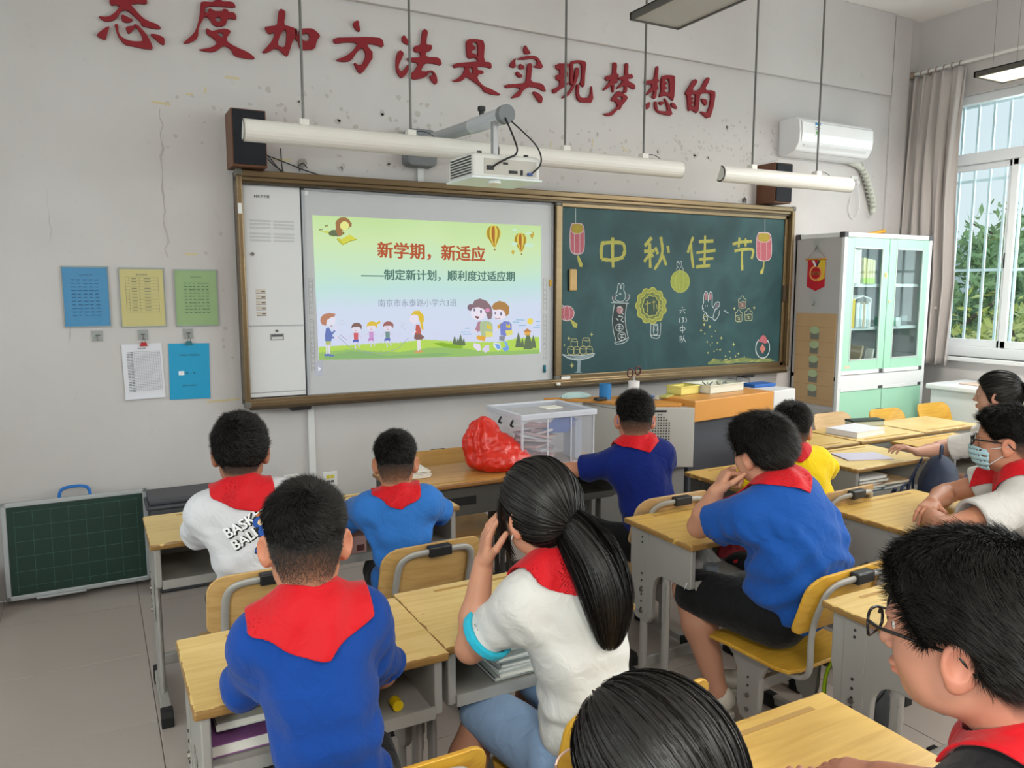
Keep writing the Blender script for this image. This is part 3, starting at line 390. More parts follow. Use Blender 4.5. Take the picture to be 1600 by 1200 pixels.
CHALK = {"character_zhong":[["#c3bf68",260,[4803,3782,-23,-101,8,-132]],
["#c3bf68",260,[4779,3766,200,21,178,-5,27,-92,-23,-93]],
["#c3bf68",260,[4795,3549,189,-11,177,48]],
["#c3bf68",260,[4972,3852,-4,-167,18,-246]]],"character_qiu":[["#c3bf68",240,[5649,3870,-120,-120]],
["#c3bf68",240,[5519,3672,185,14]],
["#c3bf68",240,[5614,3791,11,-194,12,-157]],
["#c3bf68",240,[5619,3636,-96,-109]],
["#c3bf68",240,[5631,3655,51,-57]],
["#c3bf68",240,[5715,3735,53,-96]],
["#c3bf68",240,[5811,3885,44,-186,-34,-138,-109,-140]],
["#c3bf68",240,[5857,3621,68,-138]],
["#c3bf68",240,[5942,3761,23,-99]]],"character_jia":[["#c3bf68",220,[6416,3903,-61,-132,-35,-101]],
["#c3bf68",220,[6376,3792,25,-181,33,-161]],
["#c3bf68",220,[6525,3836,283,18]],
["#c3bf68",220,[6642,3930,4,-233,1,-214]],
["#c3bf68",220,[6486,3673,369,45]],
["#c3bf68",220,[6535,3577,284,21]],
["#c3bf68",220,[6486,3467,269,23]]],"character_jie":[["#c3bf68",220,[7193,3813,145,41,252,16]],
["#c3bf68",220,[7329,3921,-10,-147]],
["#c3bf68",220,[7455,3914,6,-126]],
["#c3bf68",220,[7237,3714,163,31,202,11,32,-48,-38,-107]],
["#c3bf68",220,[7395,3734,-1,-147,17,-164]]],"lantern_drawing":[["#c9727e",0,[4305,4015,161,7,36,-80,4,-266,-46,-63,-138,-2,-47,60,-3,263]],
["#bda94c",0,[4317,4008,137,5,25,-72,-41,-63,-101,-3,-42,59]],
["#dcc9cf",70,[4305,4015,161,7,36,-80,4,-266,-46,-63,-138,-2,-47,60,-3,263,33,81]],
["#dcc9cf",50,[4341,3879,4,-260]],
["#dcc9cf",50,[4429,3882,3,-261]],
["#dcc9cf",50,[4272,3926,65,-47,101,3,64,60]],
["#d5dfe2",40,[4359,4220,3,-202]],
["#c3bf68",0,[4391,3592,24,1,69,-119,-14,-37,-41,6,-32,89]]],"lantern_drawing.b":[["#c9727e",0,[7725,4006,227,8,54,-85,17,-283,-63,-66,-196,-3,-68,63,-15,279]],
["#bda94c",0,[7741,3998,195,7,37,-77,-55,-67,-143,-3,-62,62]],
["#dcc9cf",70,[7725,4006,227,8,54,-85,17,-283,-63,-66,-196,-3,-68,63,-15,279,44,87]],
["#dcc9cf",50,[7781,3862,15,-276]],
["#dcc9cf",50,[7905,3865,15,-277]],
["#dcc9cf",50,[7681,3911,94,-49,143,4,88,63]],
["#d5dfe2",40,[7847,4216,11,-205]],
["#c3bf68",0,[7853,3570,18,0,2,-82,-21,-107,-59,-11,-8,42,53,54]]],"round_lantern_drawing":[["#c9727e",0,[4350,2814,-11,-44,-31,-35,-46,-19,-52,1,-46,21,-31,35,-12,44,11,44,31,34,45,19,51,-1,47,-20,32,-35]],
["#dcc9cf",60,[4353,2814,-12,-45,-32,-35,-47,-20,-52,1,-47,21,-33,37,-12,44,12,44,31,36,47,19,52,-1,47,-20,33,-36,13,-45]],
["#dcc9cf",40,[4283,2815,-4,-44,-13,-35,-19,-19,-22,0,-19,20,-14,35,-5,44,5,44,12,35,19,19,21,0,20,-20,14,-35,5,-44]],
["#d5dfe2",50,[4117,3007,31,-76,48,-24]],
["#c3bf68",0,[4286,2724,24,3,98,-59,-9,-55,-56,12]]],"rabbit_banner_drawing":[["#3f4a4c",0,[5016,2933,217,-2,-28,-158,26,-190,22,-171,-195,-10,-41,102,-21,189]],
["#d5dfe2",50,[4965,2954,302,-13]],
["#d5dfe2",50,[5016,2927,-29,-192,16,-168,55,-159]],
["#d5dfe2",50,[5233,2931,-28,-158,17,-169,48,-150]],
["#d5dfe2",50,[5033,2388,180,36,65,41,-12,-42,-78,-47,-142,-10,-14,28]],
["#d5dfe2",50,[5070,3043,-33,25,32,52,3,72,15,31,26,-10,7,-73]],
["#d5dfe2",50,[5132,3140,7,73,25,11,16,-32,-9,-66,41,-59,-12,-73,-51,-31,-64,5,-52,27,12,52]],
["#d5dfe2",50,[4993,3058,-19,-42,34,-52,38,0]],
["#d5dfe2",50,[5251,3067,39,-21,-37,-63,-39,-10]],
["#d5dfe2",50,[5095,3068,18,20,19,-25]],
["#6b6670",0,[4988,3068,26,-25,19,-48,-25,-10,-29,37]],
["#6b6670",0,[5246,3063,36,-13,-35,-56,-26,0]],
["#b98a8e",0,[5173,2847,-6,-25,-15,-20,-22,-11,-26,0,-23,12,-16,20,-6,26,5,25,15,20,23,11,25,0,23,-11,16,-21]],
["#d5dfe2",60,[5061,2880,51,20,52,-32,-38,-41,53,-43]],
["#d5dfe2",60,[5089,2765,91,-12,-51,-52,53,-22]],
["#d5dfe2",60,[5051,2734,39,-32]],
["#d5dfe2",50,[5178,2601,-6,-22,-19,-17,-26,-9,-30,1,-27,10,-19,18,-7,22,6,22,18,17,27,9,30,-1,27,-10,19,-18,7,-22]],
["#d5dfe2",50,[5223,2477,-7,-26,-18,-20,-27,-10,-30,1,-27,12,-19,21,-8,26,6,25,19,20,26,11,31,-1,27,-12,19,-21,8,-26]],
["#d5dfe2",50,[5079,2618,65,-2]],
["#d5dfe2",50,[5080,2586,67,3]],
["#d5dfe2",50,[5110,2638,1,-69]],
["#d5dfe2",50,[5121,2501,77,2]],
["#d5dfe2",50,[5159,2521,-3,-84]],
["#d5dfe2",50,[5129,2469,63,-12]]],"mooncake_drawing":[["#a4a95a",0,[5924,2899,14,-18,10,-20,5,-20,-2,-20,-9,-18,-14,-14,-20,-12,-21,-8,1,-22,-3,-22,-7,-19,-14,-15,-17,-10,-22,-4,-23,0,-23,4,-12,-18,-15,-16,-17,-11,-20,-6,-21,1,-21,7,-20,12,-17,15,-21,-9,-22,-6,-21,0,-21,5,-17,12,-14,16,-10,20,-6,21,-23,3,-22,6,-19,11,-14,14,-9,18,-2,20,2,21,7,21,-18,14,-15,16,-10,18,-4,19,3,19,9,18,14,16,17,13,-7,21,-4,21,2,20,8,17,13,15,18,10,21,5,23,3,5,21,9,19,13,16,17,10,20,5,21,0,22,-6,21,-10,17,15,19,11,20,7,21,0,20,-6,18,-11,16,-17,13,-18,23,4,23,-1,21,-4,19,-11,14,-15,8,-19,5,-21,0,-22,22,-9,20,-12,15,-15,10,-17,3,-20,-3,-20,-9,-20,-13,-18]],
["#7d8a5a",0,[5864,2900,11,-15,7,-15,4,-16,-1,-15,-7,-14,-11,-12,-15,-8,-17,-7,1,-17,-2,-17,-6,-15,-10,-11,-14,-8,-16,-4,-18,1,-18,3,-9,-15,-11,-12,-13,-9,-16,-5,-16,1,-16,6,-15,9,-13,12,-16,-8,-17,-4,-17,0,-15,4,-14,9,-10,12,-8,16,-5,16,-18,3,-17,5,-14,8,-11,11,-7,14,-2,16,2,16,5,17,-14,10,-11,13,-8,14,-3,15,2,15,7,14,11,13,13,10,-5,16,-3,17,1,15,6,14,10,11,14,8,17,5,17,2,4,16,7,15,10,13,13,8,15,4,17,-1,17,-5,16,-7,13,11,14,9,16,5,16,1,16,-5,14,-9,12,-13,9,-14,18,2,18,0,16,-4,14,-8,11,-11,7,-15,3,-17,0,-17,17,-7,15,-9,12,-12,8,-14,2,-15,-2,-16,-7,-15,-10,-14]],
["#4c6157",0,[5811,2900,7,-13,5,-14,2,-14,-2,-14,-7,-12,-10,-10,-13,-8,-14,-5,-2,-15,-6,-13,-8,-12,-11,-8,-13,-5,-15,-1,-15,2,-15,5,-11,-9,-13,-7,-14,-3,-15,0,-14,5,-12,8,-10,12,-8,12,-15,1,-15,3,-13,6,-11,10,-8,12,-4,14,-1,14,2,15,-12,9,-9,12,-7,13,-2,14,2,13,5,13,9,12,11,9,-2,15,0,14,3,14,7,12,11,9,13,6,14,2,15,1,7,12,10,11,12,8,13,4,15,1,14,-4,13,-7,12,-9,15,4,15,3,14,-2,14,-5,11,-9,9,-12,6,-13,4,-15,14,-5,13,-8,11,-10,7,-13,4,-13,-1,-15,-5,-14,-6,-13]],
["#c9cb6e",60,[5911,2899,13,-17,10,-19,4,-20,-2,-19,-8,-17,-14,-14,-18,-11,-21,-8,2,-22,-3,-20,-7,-19,-13,-14,-17,-10,-20,-4,-22,0,-22,4,-11,-18,-14,-15,-17,-11,-19,-6,-20,1,-19,7,-19,12,-17,14,-19,-9,-21,-5,-21,0,-19,5,-16,11,-13,16,-10,18,-6,21,-22,3,-20,6,-18,10,-14,14,-8,17,-2,20,2,20,6,20,-17,13,-14,16,-10,17,-3,19,2,18,9,17,14,16,16,13,-7,20,-4,20,2,19,7,17,13,14,17,10,20,5,22,3,5,20,8,18,12,15,16,11,19,5,21,-1,20,-6,20,-9,16,14,18,11,19,6,20,1,19,-6,18,-11,14,-16,12,-18,22,4,22,0,20,-5,18,-10,13,-15,9,-18,3,-20,1,-21,20,-9,19,-11,15,-15,10,-17,3,-19,-4,-19,-8,-19,-12,-18]],
["#c9cb6e",60,[5857,2900,11,-14,7,-15,4,-15,-2,-15,-6,-13,-11,-12,-15,-8,-15,-7,0,-16,-2,-16,-5,-15,-10,-11,-13,-7,-16,-4,-17,0,-17,3,-9,-14,-11,-12,-13,-8,-15,-5,-15,1,-16,5,-15,9,-13,12,-15,-7,-16,-4,-16,-1,-15,4,-13,9,-11,12,-7,15,-5,16,-17,2,-16,5,-14,8,-11,11,-6,14,-2,15,2,16,4,15,-13,11,-11,12,-8,14,-3,14,2,15,7,13,11,12,13,10,-6,16,-3,16,2,15,5,13,10,11,14,8,16,4,17,2,4,16,6,14,10,12,12,9,15,3,16,0,17,-5,15,-7,13,11,14,8,15,5,15,1,15,-5,14,-9,11,-12,10,-14,17,3,17,0,16,-4,14,-8,10,-11,7,-15,2,-16,1,-16,16,-7,15,-9,11,-11,8,-14,2,-15,-3,-15,-6,-15,-10,-13]],
["#c9cb6e",60,[5807,2900,8,-12,5,-14,1,-13,-2,-13,-6,-12,-10,-10,-13,-7,-13,-5,-3,-14,-5,-13,-8,-11,-11,-8,-13,-5,-14,-1,-15,2,-14,5,-12,-8,-12,-7,-14,-3,-14,0,-14,5,-12,8,-10,11,-8,12,-15,0,-14,3,-13,6,-11,9,-7,12,-4,13,-1,14,2,14,-11,9,-10,11,-6,12,-3,14,2,13,6,12,9,11,10,9,-2,14,0,14,3,13,7,11,10,9,13,5,14,3,15,0,7,12,10,11,11,7,13,5,14,0,14,-4,13,-6,12,-9,14,4,14,2,15,-1,13,-5,11,-9,9,-11,6,-13,3,-14,14,-5,13,-7,11,-10,7,-12,3,-13,-1,-14,-4,-13,-7,-13]],
["#c3bf68",60,[5547,2924,114,20]],
["#c3bf68",60,[5595,2975,4,-168]],
["#c3bf68",60,[5684,2949,59,12]],
["#c3bf68",60,[5709,2987,11,-156]],
["#c3bf68",60,[5760,2922,19,-79,64,78]],
["#c3bf68",60,[5802,2961,-5,-144]],
["#c3bf68",60,[5818,2882,61,-53]],
["#d5dfe2",50,[5669,2649,-4,-184,43,-30,134,-9,9,232]],
["#d5dfe2",50,[5719,2635,-3,-132,41,-32,49,30,-14,132]],
["#d5dfe2",50,[5738,2542,-18,66,25,39,15,-53,15,53,18,-46,-11,-68]],
["#d5dfe2",50,[5674,2478,166,-10]]],"moon_drawing":[["#aab45c",0,[6369,3252,-4,-41,-17,-38,-27,-33,-36,-25,-43,-16,-46,-5,-46,5,-43,16,-38,25,-29,33,-18,37,-8,41,5,40,16,38,27,33,36,25,42,16,45,6,46,-5,44,-16,38,-24,29,-33,20,-38]],
["#c2c872",60,[6369,3252,-4,-41,-17,-39,-27,-33,-36,-26,-43,-16,-46,-5,-46,6,-43,16,-38,25,-29,33,-18,38,-8,41,5,41,16,38,27,33,35,25,42,17,46,6,46,-5,44,-16,38,-25,29,-33,20,-38,7,-42]],
["#bcc470",60,[6114,3366,-14,-141,29,-90]],
["#bcc470",60,[6172,3396,-13,-151,36,-131]],
["#bcc470",60,[6238,3387,26,-141,-22,-122]],
["#d5dfe2",50,[6112,3416,19,40,-14,40,7,40,25,6,12,-46]],
["#d5dfe2",50,[6174,3497,6,50,31,0,-2,-70,22,-30,19,-36]],
["#d5dfe2",50,[6145,3450,7,16]],
["#d5dfe2",50,[6189,3451,7,16]],
["#d5dfe2",50,[6158,3430,26,-3]]],"rabbit_drawing":[["#d5dfe2",55,[6655,2938,-4,103,25,62,41,0,21,-62,4,-83]],
["#d5dfe2",55,[6750,2958,4,104,25,45,40,-25,4,-104,-2,-83,30,-42]],
["#d5dfe2",55,[6655,2938,-30,-62,22,-62,69,-32,30,-53,83,-22]],
["#d5dfe2",55,[6893,2842,-38,-94,-11,-63,57,-22,66,83,10,74]],
["#d5dfe2",55,[6850,2863,39,73,69,16,24,-48,-61,-63,-55,-14]],
["#d5dfe2",55,[6676,2772,-26,-41,44,-63,49,-12,-11,73,-21,42]],
["#d5dfe2",55,[6685,2876,5,20]],
["#d5dfe2",55,[6726,2879,5,21]],
["#d5dfe2",55,[6637,2855,22,-10]],
["#b8848c",0,[6669,3062,29,20,21,-31,3,-72,-41,0]],
["#b8848c",0,[6760,3051,26,31,23,-31,-8,-73,-38,1]],
["#7d7480",0,[6873,2852,30,67,50,12,-6,-48,-41,-35]],
["#c3bf68",50,[6736,2698,-3,-16,-12,-13,-17,-7,-20,0,-18,8,-12,13,-5,17,3,16,12,13,17,6,20,0,17,-7,13,-14,5,-16]],
["#d5dfe2",50,[7062,2804,36,8,30,-37,34,0]]],"cup_drawing":[["#8a6a70",0,[7372,2932,128,-1,0,-73,-121,1]],
["#c9cda4",45,[7360,2938,4,-74,23,-18,106,-1,21,17,-3,75]],
["#c9cda4",45,[7360,2938,-10,49,45,4,13,43,45,-1,17,-42,46,-5,-5,-49,-54,15,-52,-14,-45,0]],
["#c9cda4",50,[7413,2916,47,-11,-39,-25,40,-5]],
["#5c665c",0,[7317,2724,113,-2,0,-73,-106,2]],
["#c9cda4",45,[7307,2730,4,-75,20,-17,93,-2,20,17,-4,75]],
["#c9cda4",45,[7307,2730,-9,49,40,4,11,42,39,0,16,-43,40,-5,-4,-49,-48,16,-45,-15,-40,1]],
["#c9cda4",50,[7351,2708,47,-12,-39,-24,40,-6]],
["#5c665c",0,[7512,2737,129,-2,0,-73,-122,2]],
["#c9cda4",45,[7500,2744,4,-75,24,-18,106,-2,22,17,-3,76]],
["#c9cda4",45,[7500,2744,-10,50,45,3,13,43,46,-1,17,-43,47,-5,-5,-49,-55,16,-52,-15,-46,1]],
["#c9cda4",50,[7554,2722,47,-12,-40,-25,42,-5]]],"star_drawing":[["#d6d489",0,[7274,2871,9,-22,24,-6,-23,-6,-7,-22,-9,23,-24,6,24,5]],
["#d6d489",0,[7689,2880,11,-25,27,-6,-27,-7,-7,-24,-10,25,-27,6,26,7]],
["#d6d489",0,[6676,2640,9,-24,25,-7,-25,-6,-7,-24,-9,24,-25,7,24,6]],
["#d6d489",0,[6790,2606,9,-24,25,-7,-25,-6,-7,-24,-9,24,-25,7,24,6]],
["#d6d489",0,[6619,2553,9,-24,25,-7,-24,-5,-7,-24,-10,24,-24,7,24,6]],
["#d6d489",0,[6695,2494,7,-18,19,-6,-18,-4,-6,-17,-7,18,-18,5,18,4]],
["#d6d489",0,[6907,2521,5,-13,12,-3,-12,-3,-4,-12,-5,12,-12,4,12,3]],
["#d6d489",0,[6838,2447,6,-16,17,-4,-17,-4,-5,-16,-6,16,-17,5,17,4]],
["#d6d489",0,[7029,2427,9,-25,26,-7,-25,-5,-8,-24,-9,24,-26,7,25,6]],
["#d6d489",0,[6747,2369,7,-19,19,-5,-19,-4,-5,-18,-7,18,-19,6,19,4]],
["#d6d489",0,[6848,2343,4,-12,13,-4,-12,-3,-4,-11,-5,12,-12,3,12,3]],
["#d6d489",0,[6953,2347,8,-18,19,-6,-19,-4,-6,-18,-7,19,-19,5,19,4]],
["#d6d489",0,[6813,2308,5,-12,12,-3,-12,-3,-4,-12,-4,12,-13,4,12,2]],
["#d6d489",0,[7286,2325,11,-27,28,-8,-27,-6,-8,-26,-11,27,-28,8,27,6]],
["#d6d489",0,[7012,2239,7,-18,19,-6,-19,-4,-5,-18,-8,18,-19,6,19,4]],
["#d6d489",0,[6947,2238,5,-12,13,-4,-13,-3,-4,-12,-4,13,-13,3,12,3]],
["#d6d489",0,[6892,2220,6,-17,17,-5,-16,-3,-5,-16,-7,16,-17,5,17,4]],
["#d6d489",0,[6768,2201,7,-18,19,-5,-19,-4,-5,-18,-7,18,-19,6,18,4]],
["#d6d489",0,[7206,2199,7,-16,17,-5,-17,-4,-5,-16,-6,17,-18,5,17,3]],
["#d6d489",0,[7389,2165,8,-19,20,-6,-20,-4,-5,-18,-8,19,-20,5,20,4]],
["#d6d489",0,[7127,2134,6,-17,17,-5,-17,-3,-4,-16,-7,16,-17,5,17,4]],
["#d6d489",0,[7334,2123,6,-16,18,-6,-17,-3,-5,-16,-7,16,-18,5,18,4]],
["#d6d489",0,[7225,2101,6,-14,15,-5,-15,-3,-4,-14,-6,15,-15,4,15,3]],
["#d6d489",0,[7521,2106,6,-14,15,-5,-15,-3,-5,-14,-5,15,-16,4,15,3]],
["#d6d489",0,[6897,2098,6,-14,15,-5,-15,-3,-4,-14,-6,15,-15,4,15,3]],
["#d6d489",0,[6870,2092,4,-12,13,-4,-13,-2,-3,-12,-5,12,-13,4,13,2]],
["#d6d489",0,[4270,2508,8,-27,26,-8,-26,-6,-8,-27,-8,27,-26,8,25,7]],
["#d6d489",0,[4640,2551,9,-26,24,-7,-24,-6,-8,-26,-8,26,-24,8,24,6]],
["#d6d489",0,[4196,2407,6,-18,16,-5,-16,-4,-5,-17,-6,18,-16,5,16,4]],
["#d6d489",0,[4322,2141,10,-32,29,-9,-29,-7,-9,-31,-10,32,-29,9,29,7]]],"class_name_writing":[["#d5dfe2",50,[6243,2881,14,-21]],
["#d5dfe2",50,[6192,2830,113,9]],
["#d5dfe2",50,[6227,2816,-25,-37]],
["#d5dfe2",50,[6271,2819,31,-37]],
["#d5dfe2",50,[6209,2722,-19,-45,22,-33]],
["#d5dfe2",50,[6315,2720,22,-41,-20,-33]],
["#d5dfe2",50,[6243,2717,40,4,-25,-29,32,-21,-39,-23]],
["#d5dfe2",50,[6219,2579,-3,-49]],
["#d5dfe2",50,[6219,2579,88,2,-1,-50,-85,-2]],
["#d5dfe2",50,[6258,2611,7,-120]],
["#d5dfe2",50,[6213,2452,9,-93]],
["#d5dfe2",50,[6213,2448,32,-1,-12,-27,22,-21,-29,-9]],
["#d5dfe2",50,[6292,2460,-18,-72,-26,-36]],
["#d5dfe2",50,[6283,2419,45,-64]]],"cake_stand_drawing":[["#9fb0b8",0,[4179,2253,157,-47,364,53,-19,-47,-149,-35,-61,-12,-11,-151,38,-23,-123,7,36,25,3,138,-126,26]],
["#d5dfe2",60,[4167,2258,169,-26,171,-2,193,33,-19,-45,-124,-36,-148,-10,-146,27,-91,55]],
["#c9c58a",45,[4304,2438,1,-85,107,-4,-1,86]],
["#c9c58a",45,[4304,2438,16,31,37,-8,32,8,22,-34,-32,-14,-38,10,-37,7]],
["#c9c58a",45,[4491,2445,2,-92,123,-5,-1,93]],
["#c9c58a",45,[4491,2445,18,33,44,-8,36,8,26,-37,-37,-15,-43,11,-44,8]],
["#c9c58a",45,[4250,2336,1,-80,106,-5,-1,81]],
["#c9c58a",45,[4250,2336,15,28,38,-7,31,7,22,-32,-32,-13,-37,10,-37,7]],
["#c9c58a",45,[4346,2332,1,-80,98,-4,-1,81]],
["#c9c58a",45,[4346,2332,15,28,34,-7,29,8,20,-32,-29,-14,-34,10,-35,7]],
["#c9c58a",45,[4451,2332,1,-80,99,-4,-1,81]],
["#c9c58a",45,[4451,2332,15,29,34,-7,29,7,21,-32,-30,-14,-34,10,-35,7]],
["#c9c58a",45,[4557,2326,1,-75,105,-4,-2,75]],
["#c9c58a",45,[4557,2326,15,26,37,-6,31,7,21,-31,-31,-12,-36,9,-37,7]]],"jar_drawing":[["#d5dfe2",90,[7819,2350,-56,-74,-3,-110,65,-90,92,-31,90,23,56,86,-7,112,-49,68]],
["#c9727e",0,[7812,2318,41,64,52,38,53,-19,43,-67,15,-45,-67,-9,-61,24]],
["#d98a80",0,[7904,2275,71,-77,-62,-78,-74,83]]],"grass_drawing":[["#8d9a62",0,[6775,2030,109,46,255,-26,345,29,268,-33,363,-9,4,-58,-364,11,-556,8,-417,2]],
["#a9ad68",50,[7096,2065,76,7]],
["#a9ad68",50,[6826,2048,98,-9]],
["#a9ad68",50,[7079,2038,99,-11]],
["#c3c27a",50,[7131,2009,102,-11]],
["#a9ad68",50,[7831,2027,68,-11]],
["#a9ad68",50,[8051,1974,52,-4]],
["#c3c27a",50,[7661,2014,63,4]],
["#6d7f62",50,[8028,1977,110,8]],
["#a9ad68",50,[7169,2023,103,-4]],
["#a9ad68",50,[7324,2023,76,4]],
["#c3c27a",50,[7128,2019,46,-4]],
["#a9ad68",50,[7153,2035,93,5]],
["#c3c27a",50,[7662,2043,92,-2]],
["#6d7f62",50,[7031,2046,65,-3]],
["#c3c27a",50,[7971,2027,99,3]],
["#c3c27a",50,[7544,1996,68,6]],
["#6d7f62",50,[7381,2057,50,-13]],
["#a9ad68",50,[7160,2025,44,4]],
["#a9ad68",50,[8057,1978,113,-13]],
["#6d7f62",50,[7670,2042,59,0]],
["#c3c27a",50,[6971,2053,65,9]],
["#a9ad68",50,[6856,2071,112,-5]],
["#c3c27a",50,[7356,2047,51,9]],
["#c3c27a",50,[7748,2004,91,-4]],
["#c3c27a",50,[7543,2031,53,-2]],
["#c3c27a",50,[7796,2014,81,4]],
["#a9ad68",50,[7318,2060,76,-6]],
["#c3c27a",50,[7341,2047,46,5]],
["#c3c27a",50,[7104,2058,72,3]],
["#a9ad68",50,[7211,2009,85,-14]],
["#6d7f62",50,[7311,2004,107,-9]],
["#a9ad68",50,[6852,2057,57,-10]],
["#a9ad68",50,[7968,1973,68,-2]],
["#a9ad68",50,[7967,2013,86,-6]],
["#a9ad68",50,[7679,2029,116,6]],
["#6d7f62",50,[8065,1966,60,1]],
["#a9ad68",50,[7593,2000,93,7]],
["#6d7f62",50,[7011,2035,75,0]],
["#c3c27a",50,[7295,2011,110,8]],
["#a9ad68",50,[7933,2028,113,-5]],
["#6d7f62",50,[7936,2022,93,-11]],
["#6d7f62",50,[7518,2002,76,8]],
["#6d7f62",50,[7691,2039,109,-7]],
["#6d7f62",50,[6974,2054,106,1]],
["#6d7f62",50,[7237,2061,75,5]],
["#a9ad68",50,[8070,2004,112,-2]]]}
def unroll(L):
    x = y = 0; o = []
    for i in range(0, len(L), 2): x += L[i]; y += L[i+1]; o += [x*5, y*5]
    return o
WALL_CHARS = [[[unroll(l) for l in sh] for sh in ch] for ch in WALL_CHARS]
SLIDE = [[c, w_, unroll(L)] for c, w_, L in SLIDE]
CHALK = {k: [[c, w_, unroll(L)] for c, w_, L in v] for k, v in CHALK.items()}
# ================================================================ the room
M = {}
def wall_material():
    m = mat('wall_paint', '#d3cfcb', .85); n, l, b = nodes_of(m)
    t = n.new('ShaderNodeTexCoord'); a = n.new('ShaderNodeTexNoise'); a.inputs['Scale'].default_value = .9; a.inputs['Detail'].default_value = 6
    c = n.new('ShaderNodeTexNoise'); c.inputs['Scale'].default_value = 14; c.inputs['Detail'].default_value = 8; c.inputs['Roughness'].default_value = .7
    l.new(t.outputs['Object'], a.inputs['Vector']); l.new(t.outputs['Object'], c.inputs['Vector'])
    r = n.new('ShaderNodeValToRGB'); r.color_ramp.elements[0].position = .3; r.color_ramp.elements[0].color = lin('#c0bbb9'); r.color_ramp.elements[1].position = .62; r.color_ramp.elements[1].color = lin('#ccc8c8')
    l.new(a.outputs['Fac'], r.inputs[0])
    r2 = n.new('ShaderNodeValToRGB'); r2.color_ramp.elements[0].position = .27; r2.color_ramp.elements[0].color = (.90, .89, .885, 1); r2.color_ramp.elements[1].position = .40; r2.color_ramp.elements[1].color = (1, 1, 1, 1)
    l.new(c.outputs['Fac'], r2.inputs[0])
    mx = n.new('ShaderNodeMix'); mx.data_type = 'RGBA'; mx.blend_type = 'MULTIPLY'; mx.inputs[0].default_value = 1
    l.new(r.outputs[0], mx.inputs[6]); l.new(r2.outputs[0], mx.inputs[7]); l.new(mx.outputs[2], b.inputs['Base Color'])
    bp = n.new('ShaderNodeBump'); bp.inputs['Strength'].default_value = .08; l.new(c.outputs['Fac'], bp.inputs['Height']); l.new(bp.outputs[0], b.inputs['Normal'])
    return m
MW = wall_material(); MCEIL = mat('ceiling_paint', '#efeceb', .9, var=.03, scale=1.5)
XR, XL, YB, ZC = 5.75, -2.6, -8.6, 3.86
def wall_with_openings(name, axis_x, thick, ops, y0, y1):
    mb = MB(); x0, x1 = sorted((axis_x, axis_x+thick)); ys = [y0]
    for (a, b, z0, z1) in ops:
        mb.box(x0, x1, ys[-1], a, 0, ZC); mb.box(x0, x1, a, b, 0, z0); mb.box(x0, x1, a, b, z1, ZC); ys.append(b)
    mb.box(x0, x1, ys[-1], y1, 0, ZC)
    return struct(mb.build(name, MW))
struct(MB().box(XL-.2, XR+.2, 0, .2, 0, ZC).build('wall_front', MW))
WINS = [(-8.1, -5.9, 1.0, 3.16), (-5.5, -3.3, 1.0, 3.16), (-2.95, -.10, 1.0, 3.16)]
wall_with_openings('wall_right', XR, .24, WINS, YB, 0)
wall_with_openings('wall_left', XL, -.2, [(-7.2, -4.9, 1.1, 2.9), (-3.4, -1.1, 1.1, 2.9)], YB, 0)
struct(MB().box(XL-.2, XR+.2, YB-.2, YB, 0, ZC).build('wall_back', MW))
struct(MB().box(XL-.2, XR+.24, YB-.2, .2, ZC, ZC+.15).build('ceiling', MCEIL))
struct(MB().box(XL, 5.37, -.035, 0, 3.2, ZC).build('trim_1', MW, bevel=.006))          # shallow beam over the board
struct(MB().box(5.40, 5.62, -.02, 0, 0, ZC).build('trim_2', MW, bevel=.004))           # corner pier
# --- floor of 60 cm tiles
tile_m = mat('floor_tile', '#aea39c', .30, var=.07, scale=2.2, spec=.5)
fl = struct(MB().box(XL, XR, YB, 0, -.06, -.004).build('floor', mat('grout', '#7b7673', .9)))
tb = MB(); g = .0012; tb.box(g, .6-g, g, .6-g, -.004, 0); t0 = tb.build('tile', tile_m, fl, bevel=.0015, seg=1); first = True
for i in range(-3, 11):
    for j in range(-9, 0):
        x, y = -.59+.6*i, -.36+.6*j
        if x+.6 > XR+.01: continue
        o = t0 if first else t0.copy()
        if not first: C.objects.link(o); o.parent = fl
        first = False; o.location = (x, y, 0)
tb = MB(); tb.box(g, .6-g, g, .36-g, -.004, 0); t1 = tb.build('tile', tile_m, fl)
for i in range(-3, 11):
    x = -.59+.6*i
    if x+.6 > XR+.01: continue
    o = t1 if i == -3 else t1.copy()
    if i != -3: C.objects.link(o); o.parent = fl
    o.location = (x, -.36, 0)
MB().box(XL, XR, YB, -5.76, -.004, 0).build('tile', tile_m, fl)
for x0, x1 in ((XL, -2.39), (5.41, XR)): MB().box(x0+.002, x1-.002, -5.76, -.002, -.004, 0).build('tile', tile_m, fl)
